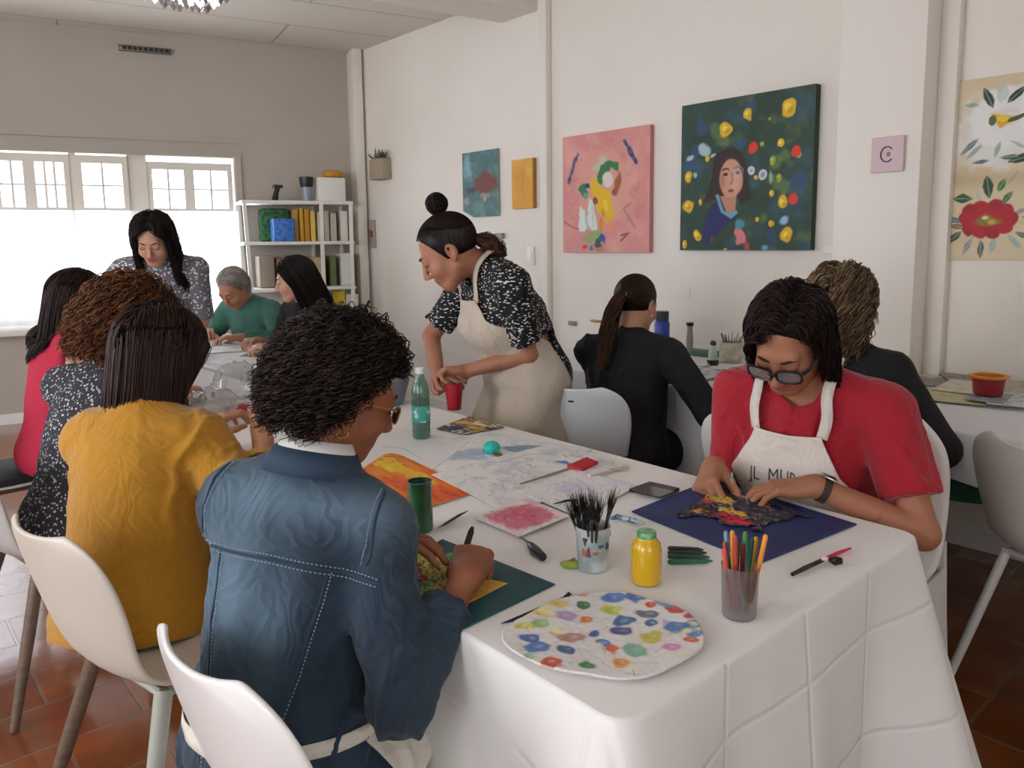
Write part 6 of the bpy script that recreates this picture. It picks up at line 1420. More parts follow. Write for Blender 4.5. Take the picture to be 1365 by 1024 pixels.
# pale water-colour papers
def p_sky(P):
    P.noise('#dfe4ea', 4, .4, .7)
    P.poly([(.05, .2), (.3, .45), (.62, .80), (.75, .7), (.6, .35), (.3, .1)], '#9fb8cc', .8, .06, .08).noise('#ffffff', 20, .6, .75, .6).line([(.05, .2), (.35, .3), (.7, .72)], .006, '#6d8ba6', .6)
def p_blue(P): P.noise('#e8ebee', 5, .4, .7); P.poly([(.05, .35), (.3, .7), (.6, .9), (.97, .55), (.6, .35), (.3, .2)], '#7d9db4', .9, .05, .06).noise('#a5bccb', 18, .55, .75, .5).line([(.05, .35), (.5, .6), (.95, .55)], .008, '#5b7f9c', .6)
def p_sketch(P):
    P.noise('#d9dde1', 5, .35, .7, .9); 
    rs = random.Random(P.asp*100//1)
    for i in range(46):
        x, y = rs.random(), rs.random(); pts = [(x, y)]
        for k in range(4): x += rs.uniform(-.1, .1); y += rs.uniform(-.07, .07); pts.append((x, y))
        P.line(pts, .004, rs.choice(['#8b98a4', '#6f7d8c', '#9a9fa6', '#b7a7a4']), .7)
    P.ell(.3, .4, .15, .1, '#b9c6d2', .3, .5, .8, .7).ell(.7, .6, .15, .12, '#c5ccd3', .3, .5, .8, .7).ell(.5, .7, .05, .02, '#c77a74', .3, .6, .8, .6)
def p_oval(P): p_sketch(P); P.ell(.55, .5, .42, .36, '#c9d3db', 0, .2, .8, .5); P.line([(.15, .3), (.5, .1), (.9, .4), (.85, .75), (.4, .9), (.12, .6), (.15, .3)], .008, '#8fa0ad', .7)
def p_lilac(P): P.noise('#e6e6f2', 4, .3, .7); P.ell(.45, .55, .35, .2, '#cfd0ea', .2, .4, .9, .9).ell(.4, .4, .2, .12, '#bcc6e6', .2, .5, .9, .6).noise('#9fa6b4', 26, .66, .8, .5)
paper('pale blue water-colour sheet with a long wave, beyond the teal sponge', [(510, 612), (652, 640), (760, 596), (640, 574)], p_sky, z=ZT)
paper('steel blue painted sheet at the far right edge of the table', [(655, 604), (742, 618), (790, 600), (668, 583)], p_blue, z=ZT+.001)
paper('grey pencil sketch sheet behind the paint brushes', [(612, 622), (700, 668), (836, 622), (742, 590)], p_oval, z=ZT+.002, res=150)
paper('small sketch paper with blue patch near the table edge', [(690, 620), (770, 640), (840, 622), (770, 598)], lambda P: (p_sketch(P), P.ell(.35, .45, .14, .07, '#4f86bd', .1, .4, .5)), z=ZT+.003)
paper('long grey blue sketch behind the pink painting', [(575, 633), (690, 690), (748, 652), (655, 612)], p_sketch, z=ZT+.0035, res=150)
paper('lilac water-colour sheet under the red tipped brush', [(690, 655), (772, 690), (850, 648), (770, 626)], p_lilac, z=ZT+.0045)
paper('plain white sheet beside the bottle', [(430, 610), (560, 640), (625, 590), (520, 570)], lambda P: (P.noise('#e9eaee', 5, .4, .7), P.line([(.3, .5), (.5, .55), (.8, .4)], .01, '#a9b6c4', .6)), z=ZT+.0006)
paper('white paper sheet lying at the far end of the table', [(322, 535), (380, 562), (430, 545), (372, 525)], lambda P: P.noise('#e6ebf6', 4, .4, .7), z=ZT+.0006, base='#eef0f5')
def p_still(P):
    P.noise('#c9a75c', 8, .3, .6).noise('#efe3c8', 14, .5, .7).noise('#8a6a4a', 16, .6, .75); P.poly([(.15, .02), (.2, .3), (.5, .45), (.62, .2), (.45, .0)], '#2c3f72', 1, .03, .06).ell(.35, .65, .2, .1, '#e0c16a', .3, .5, .4).ell(.75, .5, .15, .14, '#d9b24a', 0, .5, .4).ell(.6, .75, .15, .06, '#f2ead6', .2, .5, .4).ell(.3, .45, .08, .05, '#7a3f35', .2, .5, .4)
paper('small ochre and navy painting near the instructor', [(582, 572), (622, 580), (672, 570), (625, 556)], p_still, z=ZT+.002, name='small_painting', cat='painting', thick=.003, base='#2a3038')
def p_orange(P):
    P.fill('#e5501e').noise('#f07f22', 6, .45, .7, .9, (1, 3)).noise('#c8341a', 9, .55, .75, .8, (1, 3))
    P.poly([(.0, .55), (.0, 1), (.35, 1), (.55, .85), (.35, .62), (.2, .5)], '#f29a1e', .8, .1, .1).ell(.22, .80, .16, .09, '#f6c21c', -.2, .4, .3).ell(.15, .72, .10, .05, '#f9dc3a', .2, .5, .4).ell(.54, .82, .13, .075, '#f5b52a', 0, .15, .3).ell(.54, .82, .09, .045, '#f8c63a', 0, .2, .5)
    P.line([(.02, .42), (.25, .5), (.5, .56), (.95, .62)], .012, '#c98a22', .8).line([(.02, .3), (.3, .42), (.6, .45)], .010, '#a83a1a', .8).line([(.05, .86), (.12, .93), (.2, .9)], .007, '#5c3a12', .7)
    P.noise('#f0702c', 22, .6, .8, .6).noise('#9e2a16', 30, .68, .8, .5)
paper('large orange and red painting with yellow patches, beside the curly haired woman', [(430, 660), (500, 700), (640, 656), (520, 600)], p_orange, z=ZT+.0012, name='orange_painting', cat='painting', res=220, thick=.0015, mask=lambda U, V: (np.abs((U-.5)*2)**7+np.abs((V-.5)*2)**7) < 1, base='#e9e4dd')
def p_pinkw(P):
    P.noise('#f3dfe4', 4, .3, .7); P.poly([(.08, .12), (.1, .6), (.25, .88), (.6, .92), (.9, .8), (.93, .4), (.8, .12), (.4, .08)], '#e06a86', .9, .08, .07).ell(.5, .5, .3, .22, '#e9597a', 0, .4, .6, .8).ell(.62, .62, .05, .05, '#8d6f98', 0, .5, .5).ell(.85, .45, .05, .06, '#9a7bb0', 0, .5, .5).ell(.35, .3, .06, .05, '#a479a8', 0, .5, .5, .8).noise('#f6b3b8', 14, .6, .8, .7).poly([(.0, .9), (.1, .97), (.5, 1), (.3, .9)], '#e8a3c0', .7, .05)
paper('bright pink water-colour on white paper in the middle of the table', [(632, 690), (692, 716), (760, 688), (700, 664)], p_pinkw, z=ZT+.006, thick=.0015, res=140)
# teal sheet with the collage of the denim woman
q_ = [(505, 760), (600, 848), (740, 780), (575, 714)]
paper('dark teal cardboard sheet under the denim woman\'s hand', q_, lambda P: P.fill('#22525a').noise('#1c4950', 5, .35, .65), z=ZT+.0005, thick=.002, base='#24565e', name='teal_board', cat='board', mask=lambda U, V: ~((U < .10) & (V > .93-.5*(U)) & (V > .88)), res=90)
def p_coll(P):
    P.noise('#a92b2c', 7, .3, .6).noise('#e9e0c8', 18, .6, .72).poly([(.0, .55), (.2, .98), (.75, 1.0), (.95, .9), (.8, .62), (.6, .5), (.35, .42)], '#b5b040', 1, .03, .08)
    P.noise('#d9cf6a', 22, .58, .7, .9).noise('#5a6a2c', 26, .62, .72, .8).ell(.25, .35, .22, .16, '#b12a36', .3, .5, .3).ell(.15, .5, .12, .08, '#7e1f28', .3, .5, .4).ell(.45, .28, .18, .07, '#2f8a44', .1, .4, .3).ell(.5, .3, .08, .03, '#63bf6a', .2, .5, .4)
    P.ell(.62, .14, .07, .04, '#f0a83a', .2, .5, .4).ell(.2, .12, .12, .06, '#c93b3a', .2, .6, .4).noise('#4b1f22', 30, .66, .74, .8).noise('#ecd98a', 36, .68, .75, .8); P.line([(.05, .45), (.3, .38), (.6, .42)], .008, '#2b2a2a', .8).line([(.1, .2), (.4, .18), (.62, .3)], .007, '#e3d7c0', .8)
paper('collage of red, yellow and green painted scraps on the teal sheet', [(508, 780), (600, 835), (665, 765), (560, 724)], p_coll, z=ZT+.003, thick=.003, res=190, name='collage', cat='collage', base='#b8a23a', mask=lambda U, V: vnoise(U, V, 7, 4)*.16 < np.minimum(np.minimum(U, 1-U), np.minimum(V, 1-V))+.015, relief=.004)
paper('small orange card at the edge of the teal sheet', [(600, 803), (622, 806), (677, 778), (640, 770)], lambda P: P.noise('#f0bd55', 6, .3, .7).noise('#d98f2e', 12, .6, .8, .6), z=ZT+.003, thick=.001, res=40, name='orange_card', cat='card', base='#e0a840')
b = MB(); b.ball(pz(602, 742, ZT+.006), (.017, .013, .006), 14); tag(b.obj('paint_blob', mat('green_paint', '#4fae62', .3)), 'round dab of green paint on the teal sheet', 'paint')
# blue sheet
q_ = [(842, 683), (1012, 752), (1142, 700), (950, 640)]
paper('dark navy cardboard sheet in front of the woman in red', q_, lambda P: P.noise('#1d2f63', 6, .3, .7).noise('#27407a', 18, .55, .75, .5), z=ZT+.0005, thick=.003, base='#20336a', name='navy_board', cat='board', res=80)
def p_bc(P):
    P.noise('#2b2a3c', 8, .3, .6).noise('#57525c', 22, .5, .65); P.ell(.16, .62, .13, .10, '#d9b83a', .3, .5, .3).ell(.10, .66, .05, .05, '#8fae3a', 0, .5, .3).ell(.13, .50, .06, .05, '#c4452f', 0, .5).ell(.52, .42, .16, .08, '#d8b136', .1, .5, .3).ell(.62, .25, .19, .10, '#c21f3c', -.1, .5, .3).ell(.75, .2, .1, .08, '#d8324f', 0, .5, .3).ell(.27, .22, .08, .07, '#dfa02e', 0, .5, .3).ell(.4, .2, .1, .06, '#7a2433', 0, .5, .3)
    rs = random.Random(5)
    for i in range(46):
        x, y = rs.random(), .15+.8*rs.random(); dx, dy = rs.uniform(-.3, .3), rs.uniform(-.12, .12); P.line([(x, y), (x+dx*.5, y+dy+.03), (x+dx, y+dy)], .004, rs.choice(['#d8d5d0', '#b8a8b0', '#a83448', '#1a1820', '#e0c650', '#8a3040']), .8)
    P.noise('#1a1c2a', 26, .62, .72, .7)
paper('collage of yellow, crimson and black scraps on the navy sheet', [(888, 686), (1000, 712), (1085, 690), (965, 645)], p_bc, z=ZT+.0045, thick=.0025, res=210, name='collage', cat='collage', base='#2b2a3c', mask=lambda U, V: vnoise(U, V, 6, 8)*.20 < np.minimum(np.minimum(U, 1-U), np.minimum(V, 1-V))+.02, relief=.005)
# the big mixing palette
def p_pal(P):
    P.noise('#e2dfdb', 10, .4, .7)
    cols = [(.12, .80, 'e8a070'), (.10, .62, 'e3c96a'), (.30, .86, '5d86c4'), (.22, .70, '3f7a44'), (.38, .74, 'c5d64a'), (.20, .52, 'b79ac8'), (.33, .56, 'e27a34'), (.16, .38, 'a4c977'), (.42, .93, '3f73b8'), (.52, .90, 'd8503a'), (.56, .80, '5a6a8c'), (.50, .66, '2f6aa4'), (.64, .72, '3a5fa8'), (.66, .92, 'c23c36'), (.60, .97, '6f9cc8'), (.78, .90, 'c23a34'), (.84, .82, '5d8fc4'), (.76, .76, '4a7bb8'), (.90, .66, 'e0561f'), (.86, .54, 'd98cc0'), (.72, .60, 'c8c04a'), (.46, .46, '3c5fae'), (.55, .40, '3f74c0'), (.38, .36, 'c08a7a'), (.28, .36, 'd8c08a'), (.62, .38, 'e0582a'), (.72, .42, '7fb29a'), (.44, .24, '2f5f8e'), (.22, .22, '3f62b0'), (.30, .16, '4a7cc0'), (.34, .06, '9ac8b4'), (.46, .08, 'cf4a22'), (.62, .16, '35884a'), (.10, .30, 'e6d25a'), (.74, .28, 'e09a3a'), (.55, .56, '3b4f8c'), (.08, .48, 'f0c860'), (.9, .74, '4f8fc8')]
    for i, (x, y, c) in enumerate(cols):
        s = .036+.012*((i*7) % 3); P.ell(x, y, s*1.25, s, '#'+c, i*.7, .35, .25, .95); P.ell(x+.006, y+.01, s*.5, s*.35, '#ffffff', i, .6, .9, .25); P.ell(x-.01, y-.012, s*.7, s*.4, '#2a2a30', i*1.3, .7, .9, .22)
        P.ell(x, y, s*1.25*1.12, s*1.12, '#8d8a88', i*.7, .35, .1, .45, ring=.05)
    rs = random.Random(2)
    for i in range(34):
        x, y = rs.uniform(.1, .9), rs.uniform(.1, .9); P.line([(x, y), (x+rs.uniform(-.08, .08), y+rs.uniform(-.05, .05))], .0035, '#7d7a78', .5)
    P.noise('#f3e9b0', 8, .70, .8, .6)
ctr = pz(808, 849); ua = (pz(950, 845)-pz(668, 838)); 
pq = [pz(626, 866), pz(846, 950), pz(982, 834), pz(778, 777)]
def pmask(U, V):
    x, y = (U-.5)*2, (V-.5)*2; a = np.arctan2(y, x); r = np.hypot(x, y); R_ = 1.0+.045*np.sin(2*a+.6)+.035*np.sin(3*a+2)+.02*np.sin(7*a)
    return (np.abs(x)**2.5+np.abs(y)**2.5)**(1/2.5) < R_*.93
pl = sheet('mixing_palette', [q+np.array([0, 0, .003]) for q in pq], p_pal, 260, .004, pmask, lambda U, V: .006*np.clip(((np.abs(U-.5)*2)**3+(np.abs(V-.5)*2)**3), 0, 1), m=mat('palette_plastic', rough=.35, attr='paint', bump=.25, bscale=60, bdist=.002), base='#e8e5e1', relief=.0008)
tag(pl, 'large white rounded mixing palette covered with coloured paint dabs', 'palette')
def slab(name, pts, z0, z1, m, label, cat, bev=0):
    P_ = [pz(a, b_, ZT) for a, b_ in pts]; b = MB(); poly = [(p[0], p[1]) for p in P_]
    ar = sum(poly[i][0]*poly[(i+1) % len(poly)][1]-poly[(i+1) % len(poly)][0]*poly[i][1] for i in range(len(poly)))
    if ar < 0: poly = poly[::-1]
    b.prism(poly, ZT+z0, ZT+z1); o_ = b.obj(name, m, smooth=False)
    if bev: md = o_.modifiers.new('bevel', 'BEVEL'); md.width = bev; md.segments = 2
    return tag(o_, label, cat)
slab('black_strip', [(668, 832), (750, 797), (758, 790), (762, 793), (745, 806), (690, 828)], .0005, .0015, mat('black_paper', '#1b1a26', .7), 'narrow black paper strip beside the mixing palette', 'strip')
ph = slab('black_phone', [(838, 656), (866, 646), (906, 655), (880, 665)], .0005, .009, mat('phone_black', '#1d1f24', .3), 'black phone lying left of the navy sheet', 'phone', .002)
b = MB(); q = [pz(a, b_, ZT+.0095) for a, b_ in ((844, 656), (866, 648), (900, 655), (880, 663))]; b.add(q+[p+np.array([0, 0, .0006]) for p in q], [(0, 1, 2, 3), (7, 6, 5, 4), (0, 4, 5, 1), (1, 5, 6, 2), (2, 6, 7, 3), (3, 7, 4, 0)]); b.obj('screen', mat('phone_glass', '#30343c', .08), ph, smooth=False)
# vessels -------------------------------------------------------------------
def base_pt(px, py): return pz(px, py)
def vessel(name, label, cat, px, py, prof, m, n=32, sx=1, sy=1, rz=0):
    c = base_pt(px, py); r = empty(name, (c[0], c[1], ZT), rz, label, cat); return r, c
# green can with navy inside
c = base_pt(561, 706); r = empty('paint_can', tuple(c), 0, 'dark green metal can beside the orange painting', 'can')
b = MB(); b.lathe([(.0, .0005), (.0255, .0005), (.027, .004), (.0265, .05), (.026, .104), (.0268, .108), (.024, .108), (.0235, .012), (0, .012)], c, 32); b.obj('body', mat('bottle_green', '#1f4a2a', .25, col2='#2f6138', nscale=12, coat=.5), r)
b = MB(); b.lathe([(.0, .098), (.0237, .098), (.0237, .0985), (0, .0985)], c, 24); b.obj('navy_paint', mat('navy_paint', '#1f3566', .3, col2='#8a9ab8', nscale=70, nmix=(.55, .65)), r)
# red dish
c = base_pt(522, 716); r = empty('red_dish', tuple(c), 0, 'small red plastic dish, half hidden by the denim sleeve', 'dish'); b = MB(); b.lathe([(0, .0005), (.022, .0005), (.029, .016), (.0295, .019), (.026, .018), (.019, .006), (0, .006)], c, 28); b.obj('body', mat('red_plastic', '#d6202c', .3, coat=.4), r)
b = MB(); b.lathe([(0, .015), (.025, .015), (.025, .0155), (0, .0155)], c, 20); b.obj('red_paint', mat('red_paint', '#e0383c', .25), r)
# brush pot
c = base_pt(790, 757); r = empty('brush_pot', tuple(c), 0, 'grey glass pot smeared with paint, full of dark bristle brushes', 'pot')
b = MB(); b.lathe([(0, .0005), (.026, .0005), (.0285, .003), (.0285, .012), (.0325, .078), (.0335, .084), (.031, .084), (.027, .012), (0, .010)], c, 36)
b.obj('body', mat('smeared_pot', '#93a3a0', .3, col2='#c9d0cd', nscale=22, coat=.4), r)
def p_smear(P): P.noise('#9fb0ab', 6, .4, .7).noise('#5d6f78', 10, .55, .7).noise('#d5dad8', 12, .6, .75)
rs = random.Random(12)
for i in range(9):
    a = rs.uniform(3.3, 5.6); z = rs.uniform(.02, .07); rr = .0285+.004*(z-.012)/.066+.0004; b = MB(); d = Vector((math.cos(a), math.sin(a), 0)); t = Vector((-d.y, d.x, 0)); p = Vector(c)+d*rr+Vector((0, 0, z)); w, h = rs.uniform(.003, .008), rs.uniform(.003, .009)
    V_ = [p+t*(w*math.cos(k*.6283))*1.0+Vector((0, 0, h*math.sin(k*.6283)*(1+.3*math.sin(k*2.1+i))))-d*((w*math.cos(k*.6283))**2/(2*rr)) for k in range(10)]; b.add(V_+[v+d*.0008 for v in V_], [tuple(range(10)), tuple(range(19, 9, -1))]+[(k, k+10, (k+1) % 10+10, (k+1) % 10) for k in range(10)]); b.obj('paint_smear', mat('smear_%d' % (i % 4), ('#54656f', '#b5674a', '#3c4f59', '#7a4a42')[i % 4], .5), r)
rs = random.Random(8)
for i in range(17):
    a = rs.uniform(0, 6.28); lean_ = rs.uniform(.08, .40); p0 = Vector(c)+Vector((math.cos(a)*.012, math.sin(a)*.012, .014)); d = Vector((math.cos(a)*lean_, math.sin(a)*lean_, 1)).normalized(); L = rs.uniform(.10, .165)
    p1 = p0+d*L*.66; br = MB(); br.tube([p0, p0+d*L*.35, p1], [.0018, .0024, .0022], 6, mi=0); br.tube([p1, p1+d*.008], [.0030, .0034], 8, mi=1)
    for k in range(14):
        an = k*2.4; sp = Vector((math.cos(an), math.sin(an), 0))*(.0028*math.sqrt(k/14)); q0 = p1+d*.007+sp; q1 = q0+d*rs.uniform(.026, .046)+sp*rs.uniform(1.0, 4.2); br.tube([q0, (q0+q1)/2+sp*.5, q1], [.0009, .0007, .0002], 3, mi=2)
    o_ = br.obj('paint_brush', [mat('brush_handle', '#2a2624', .4), mat('ferrule', '#5f6062', .3, .8), mat('bristle', '#1c1918', .7)]); tag(o_, 'dark bristle brush standing in the smeared grey pot', 'brush', 'brushes in the smeared pot')
# yellow jar
c = base_pt(861, 776); r = empty('yellow_jar', tuple(c), 0, 'squat jar of yellow paint with a green lid', 'jar')
b = MB(); b.lathe([(0, .0005), (.022, .0005), (.026, .004), (.0272, .02), (.0272, .062), (.025, .074), (.0185, .082), (.0175, .085), (0, .085)], c, 36); b.obj('body', mat('yellow_plastic', '#dcae10', .25, coat=.4), r)
b = MB(); b.lathe([(0, .084), (.0175, .084), (.0180, .093), (.0165, .0955), (0, .0955)], c, 30); b.obj('lid', mat('green_lid', '#3f9650', .35, col2='#88b98a', nscale=60), r)
# pencil cup
c = base_pt(985, 820); r = empty('pencil_cup', tuple(c), 0, 'clear smoky plastic cup with felt pens at the near edge of the table', 'cup')
b = MB(); b.lathe([(0, .0005), (.026, .0005), (.0275, .004), (.0300, .085), (.0305, .087), (.0290, .087), (.0262, .006), (0, .004)], c, 36); b.obj('body', glass_mat('smoky_plastic', '#ece6e6', .16, diff=('#b5abab', .22)), r)
b = MB(); b.ball((c[0]-.004, c[1]-.010, c[2]+.054), (.012, .010, .018), 14); b.obj('dark_sponge', mat('dark_sponge', '#5b3532', .8, col2='#8b6a66', nscale=60), r)
b = MB(); b.lathe([(0, .0045), (.0258, .0045), (.0262, .014), (0, .0145)], c, 24); b.obj('murky_water', mat('murky', '#9a9290', .15), r)
pens = ['#c0303a', '#e0a51c', '#1f6a52', '#2a7f6a', '#8f2f2a', '#e8b92a', '#d4612a', '#1d5948', '#347a34', '#b5242e', '#e67a22', '#2b5f7a']
for i, pc_ in enumerate(pens):
    a = i*2.4; rr = .019*math.sqrt((i+.5)/12); lx = math.cos(a)*.30*rr/.019; ly = math.sin(a)*.30*rr/.019; p0 = Vector(c)+Vector((math.cos(a)*rr*.9, math.sin(a)*rr*.9, .012)); d = Vector((lx*.6, ly*.6, 1)).normalized(); L = .108+.012*((i*5) % 3)
    b = MB(); b.tube([p0, p0+d*L*.62], .0036, 8, mi=0); b.tube([p0+d*L*.62, p0+d*L*.66, p0+d*(L-.004), p0+d*L], [.0036, .0041, .0041, .0025], 8, mi=1)
    nm = {'#c0303a': 'red', '#e0a51c': 'amber', '#1f6a52': 'dark green', '#2a7f6a': 'teal green', '#8f2f2a': 'brick red', '#e8b92a': 'yellow', '#d4612a': 'orange red', '#1d5948': 'deep green', '#347a34': 'leaf green', '#b5242e': 'crimson', '#e67a22': 'bright orange', '#2b5f7a': 'blue green'}[pc_]
    cap2 = ['#8a4038', '#d6952a', '#2d7a5e', '#1b5a4c', '#b5452f', '#cfa01e', '#a5402a', '#0f4436', '#5a9a40', '#d25a52', '#f0a03a', '#5f8fa6'][i]
    tag(b.obj('felt_pen', [mat('pen_%d' % i, pc_, .35), mat('pencap_%d' % i, cap2, .35)]), nm+' felt pen standing in the smoky plastic cup', 'pen', 'felt pens in the smoky cup')
# green pens lying behind the yellow jar
for i, (y0, y1, cc, lb) in enumerate(((731, 732, '#1d2a26', 'topmost'), (737, 736, '#22352e', 'second'), (742, 742, '#1f5a44', 'third'), (749, 747, '#2b6a50', 'lowest'))):
    p0, p1 = pz(890, y0, ZT+.005), pz(938+i*4, y1+1, ZT+.005); b = MB(); d = Vector(p1-p0).normalized(); b.tube([Vector(p0), Vector(p0)+d*.004, Vector(p1)-d*.012, Vector(p1)], [.0028, .0046, .0044, .0012], 10, mi=0)
    tag(b.obj('green_marker', mat('marker_%d' % i, cc, .3)), 'dark green marker lying behind the yellow jar, %s of the four' % lb, 'marker', 'markers lying behind the yellow jar')
def stick(name, label, cat, pts, rad, m, z=.006, n=8, group=None, parent=None, flat=1.0):
    b = MB(); b.tube([Vector(pz(a, b_, ZT+z)) for a, b_ in pts], rad, n, flat=flat); o_ = b.obj(name, m, parent)
    return tag(o_, label, cat, group) if parent is None else o_
# black spoon-like tool
kn = empty('palette_tool', tuple(pz(712, 730)), 0, 'black handled palette tool pointing at the pink painting', 'tool')
stick('handle', None, None, [(704, 723), (708, 728), (714, 735), (724, 743)], [.003, .008, .011, .008], mat('tool_black', '#151518', .25), z=.009, parent=kn, n=12); stick('shaft', None, None, [(690, 713), (705, 724)], [.0015, .0025], mat('steel_shaft', '#8e8e90', .25, 1), parent=kn)
stick('craft_knife', 'slim black craft knife right of the green can', 'knife', [(584, 704), (596, 697), (612, 687), (624, 681)], [.001, .0045, .0045, .0012], mat('tool_black', '#151518'), flat=.5)
stick('blue_marker', 'pale blue and white marker lying right of the brush pot', 'marker', [(815, 691), (822, 689), (845, 694), (858, 698)], [.004, .0065, .0065, .003], mat('pale_marker', '#a9b8c4', .4, col2='#54707a', nscale=60, nmix=(.5, .55)), z=.007)
stick('grey_brush', 'dark slim brush behind the smeared pot', 'brush', [(738, 672), (755, 668), (770, 667)], [.001, .0035, .003], mat('tool_black', '#151518'))
pk = empty('pink_brush', tuple(pz(1090, 750)), 0, 'black handled brush with a bright magenta end at the near right', 'brush')
stick('handle', None, None, [(1056, 766), (1072, 758), (1098, 746)], [.0035, .0045, .004], mat('tool_black'), parent=pk); stick('magenta_end', None, None, [(1098, 746), (1118, 737), (1134, 731)], [.0045, .005, .0025], mat('magenta', '#d81f56', .35), parent=pk, flat=.6)
sp = empty('sponge_tip', tuple(pz(1112, 748)), 0, 'short pink stick with a black foam tip crossing the magenta brush', 'brush')
stick('pink_ferrule', None, None, [(1096, 744), (1104, 746)], [.005, .005], mat('pale_pink2', '#e8b9c4', .5), z=.013, parent=sp); stick('foam_tip', None, None, [(1105, 746), (1113, 748), (1122, 748)], [.004, .009, .006], mat('tool_black'), z=.011, parent=sp, n=12)
# red tipped scraper and white brush
rt_ = empty('red_scraper', tuple(pz(770, 622)), 0, 'flat scraper with a folded red cloth tip near the far table edge', 'tool')
b = MB(); q = [pz(a, b_, ZT+.004) for a, b_ in ((756, 624), (776, 629), (797, 619), (782, 613))]; b.add(q+[p+np.array([0, 0, .008]) for p in q], [(0, 1, 2, 3), (7, 6, 5, 4), (0, 4, 5, 1), (1, 5, 6, 2), (2, 6, 7, 3), (3, 7, 4, 0)]); b.obj('red_tip', mat('red_cloth_tip', '#c01c30', .6), rt_, smooth=False)
stick('blade', None, None, [(693, 645), (725, 635), (757, 625)], [.003, .005, .006], mat('tan_metal', '#9c958a', .4, .3), parent=rt_, flat=.3)
wb = empty('white_brush', tuple(pz(810, 625)), 0, 'white handled brush with pale spread bristles near the far table edge', 'brush')
stick('handle', None, None, [(785, 634), (800, 629), (812, 626)], [.006, .007, .004], mat('white_handle', '#e9e4dc', .4), parent=wb, flat=.5, z=.008)
for k, yy in enumerate((620, 624, 628)): stick('bristles', None, None, [(812, 626), (826, 624+k*.8), (838, yy)], [.0022, .002, .0006], mat('tan_bristle', '#c3b48c', .7), parent=wb)
# teal sponge and gold lid
c = pz(654, 604); B_ = Blob(); B_.ell(c+[0, 0, .016], (.022, .020, .017)); B_.ell(c+[.008, -.006, .014], (.015, .015, .014)); v_, q_ = B_.mesh(.0025, wrinkle(.003, 160)); tag(fast_mesh('teal_sponge', v_, q_, mat('teal_sponge', '#2bbcb0', .6, bump=.6, bscale=200, bdist=.002)), 'bright turquoise crumpled sponge on the pale sheets', 'sponge')
b = MB(); b.lathe([(0, .001), (.012, .001), (.012, .006), (0, .006)], pz(664, 608), 18); tag(b.obj('brass_disc', mat('brass_cap', '#9a7f3a', .35, .8)), 'small brass disc beside the turquoise sponge', 'disc')
# squashed tube of green paint
c = pz(762, 756); B_ = Blob(); 
for dx, dy, r_ in ((-.012, .008, .006), (-.004, .0, .008), (.006, -.004, .006), (.012, .006, .005), (-.002, -.012, .005)): B_.ell(c+[dx, dy, .007], (r_*1.2, r_, r_*.9), k=.008)
v_, q_ = B_.mesh(.0018, wrinkle(.002, 300)); tag(fast_mesh('paint_scrap', v_, q_, mat('green_scrap', '#8aa53a', .4, col2='#b5573a', nscale=60, nmix=(.5, .58))), 'small lump of dried green and orange paint left of the brush pot', 'scrap')
# water bottle
c = pz(562, 584); r = empty('water_bottle', tuple(c), 0, 'tall pale green plastic water bottle standing on the table', 'bottle')
b = MB(); prof = [(0, .001), (.024, .001), (.028, .006), (.0285, .03), (.027, .036), (.0285, .045), (.0285, .12), (.027, .128), (.0285, .136), (.028, .15), (.022, .175), (.014, .195), (.0125, .205), (.0125, .212)]
b.lathe(prof, c, 32); b.obj('body', glass_mat('bottle_plastic', '#b9d6c8', .22, diff=('#7fae9c', .38)), r)
b = MB(); b.lathe([(0, .004), (.0255, .004), (.0262, .05), (.0265, .135), (0, .136)], c, 28); b.obj('green_water', mat('green_water', '#4f8f7a', .2, alpha=.75), r)
b = MB(); b.lathe([(.0290, .055), (.0292, .056), (.0292, .105), (.0290, .106)], c, 32); b.obj('bottle_label', mat('bottle_label', '#3f9f94', .4, col2='#bfe0d6', nscale=38, nmix=(.56, .6)), r)
b = MB(); b.lathe([(.014, .205), (.0145, .206), (.0145, .222), (.0125, .2245), (0, .2245)], c, 20); b.obj('bottle_cap', mat('bottle_capw', '#e9e9e6', .4), r)
# marker in the denim woman's hand
w_, Mx_, tips_ = dw.hands[0]; a0 = Vector((tips_[0]+tips_[4])/2); d = (Vector(pz(548, 0*0+724, .86))-a0); 
d = Vector(Mx_[:, 2]*.75+Mx_[:, 1]*.30+Vector((.25, .05, 0))*1.0).normalized() if False else Vector((.45, .12, .72)).normalized()
b = MB(); b.tube([a0-d*.026, a0-d*.020, a0-d*.01, a0+d*.035, a0+d*.085, a0+d*.095], [.001, .003, .005, .0066, .0060, .003], 12); tag(b.obj('black_marker', mat('tool_black')), 'thick black marker held in the denim woman\'s hand', 'marker')
# scraper in the red woman's right hand
w_, Mx_, tips_ = red.hands[0]; a0 = Vector((tips_[0]+tips_[4])/2); b = MB(); up_ = Vector((.05, .1, 1)).normalized(); b.tube([a0-up_*.035, a0+Vector((.002, .004, 0)), a0+up_*.045+Vector((.01, .02, 0)), a0+up_*.06+Vector((.03, .03, -.005))], [.002, .006, .007, .003], 10, flat=.5); tag(b.obj('grey_scraper', mat('sage_plastic', '#8f9a8c', .4)), 'sage grey scraper held by the woman in red', 'tool')
# cups held by the instructor
w_, Mx_, tips_ = ap_.hands[1]; c = (np.mean([t for t in tips_], axis=0)+w_)/2; c = c+np.array([-.01, -.02, -.05])
r = empty('red_cup', tuple(c), 0, 'red plastic cup with dark contents held by the instructor in the apron', 'cup'); b = MB(); b.lathe([(0, -.055), (.026, -.055), (.035, .045), (.033, .045), (.025, -.05), (0, -.05)], c, 26); b.obj('body', mat('red_cup_m', '#a3182c', .35), r); b = MB(); b.lathe([(0, .030), (.0325, .030), (.0325, .031), (0, .031)], c, 20); b.obj('dark_contents', mat('dark_contents', '#241c20', .5), r)
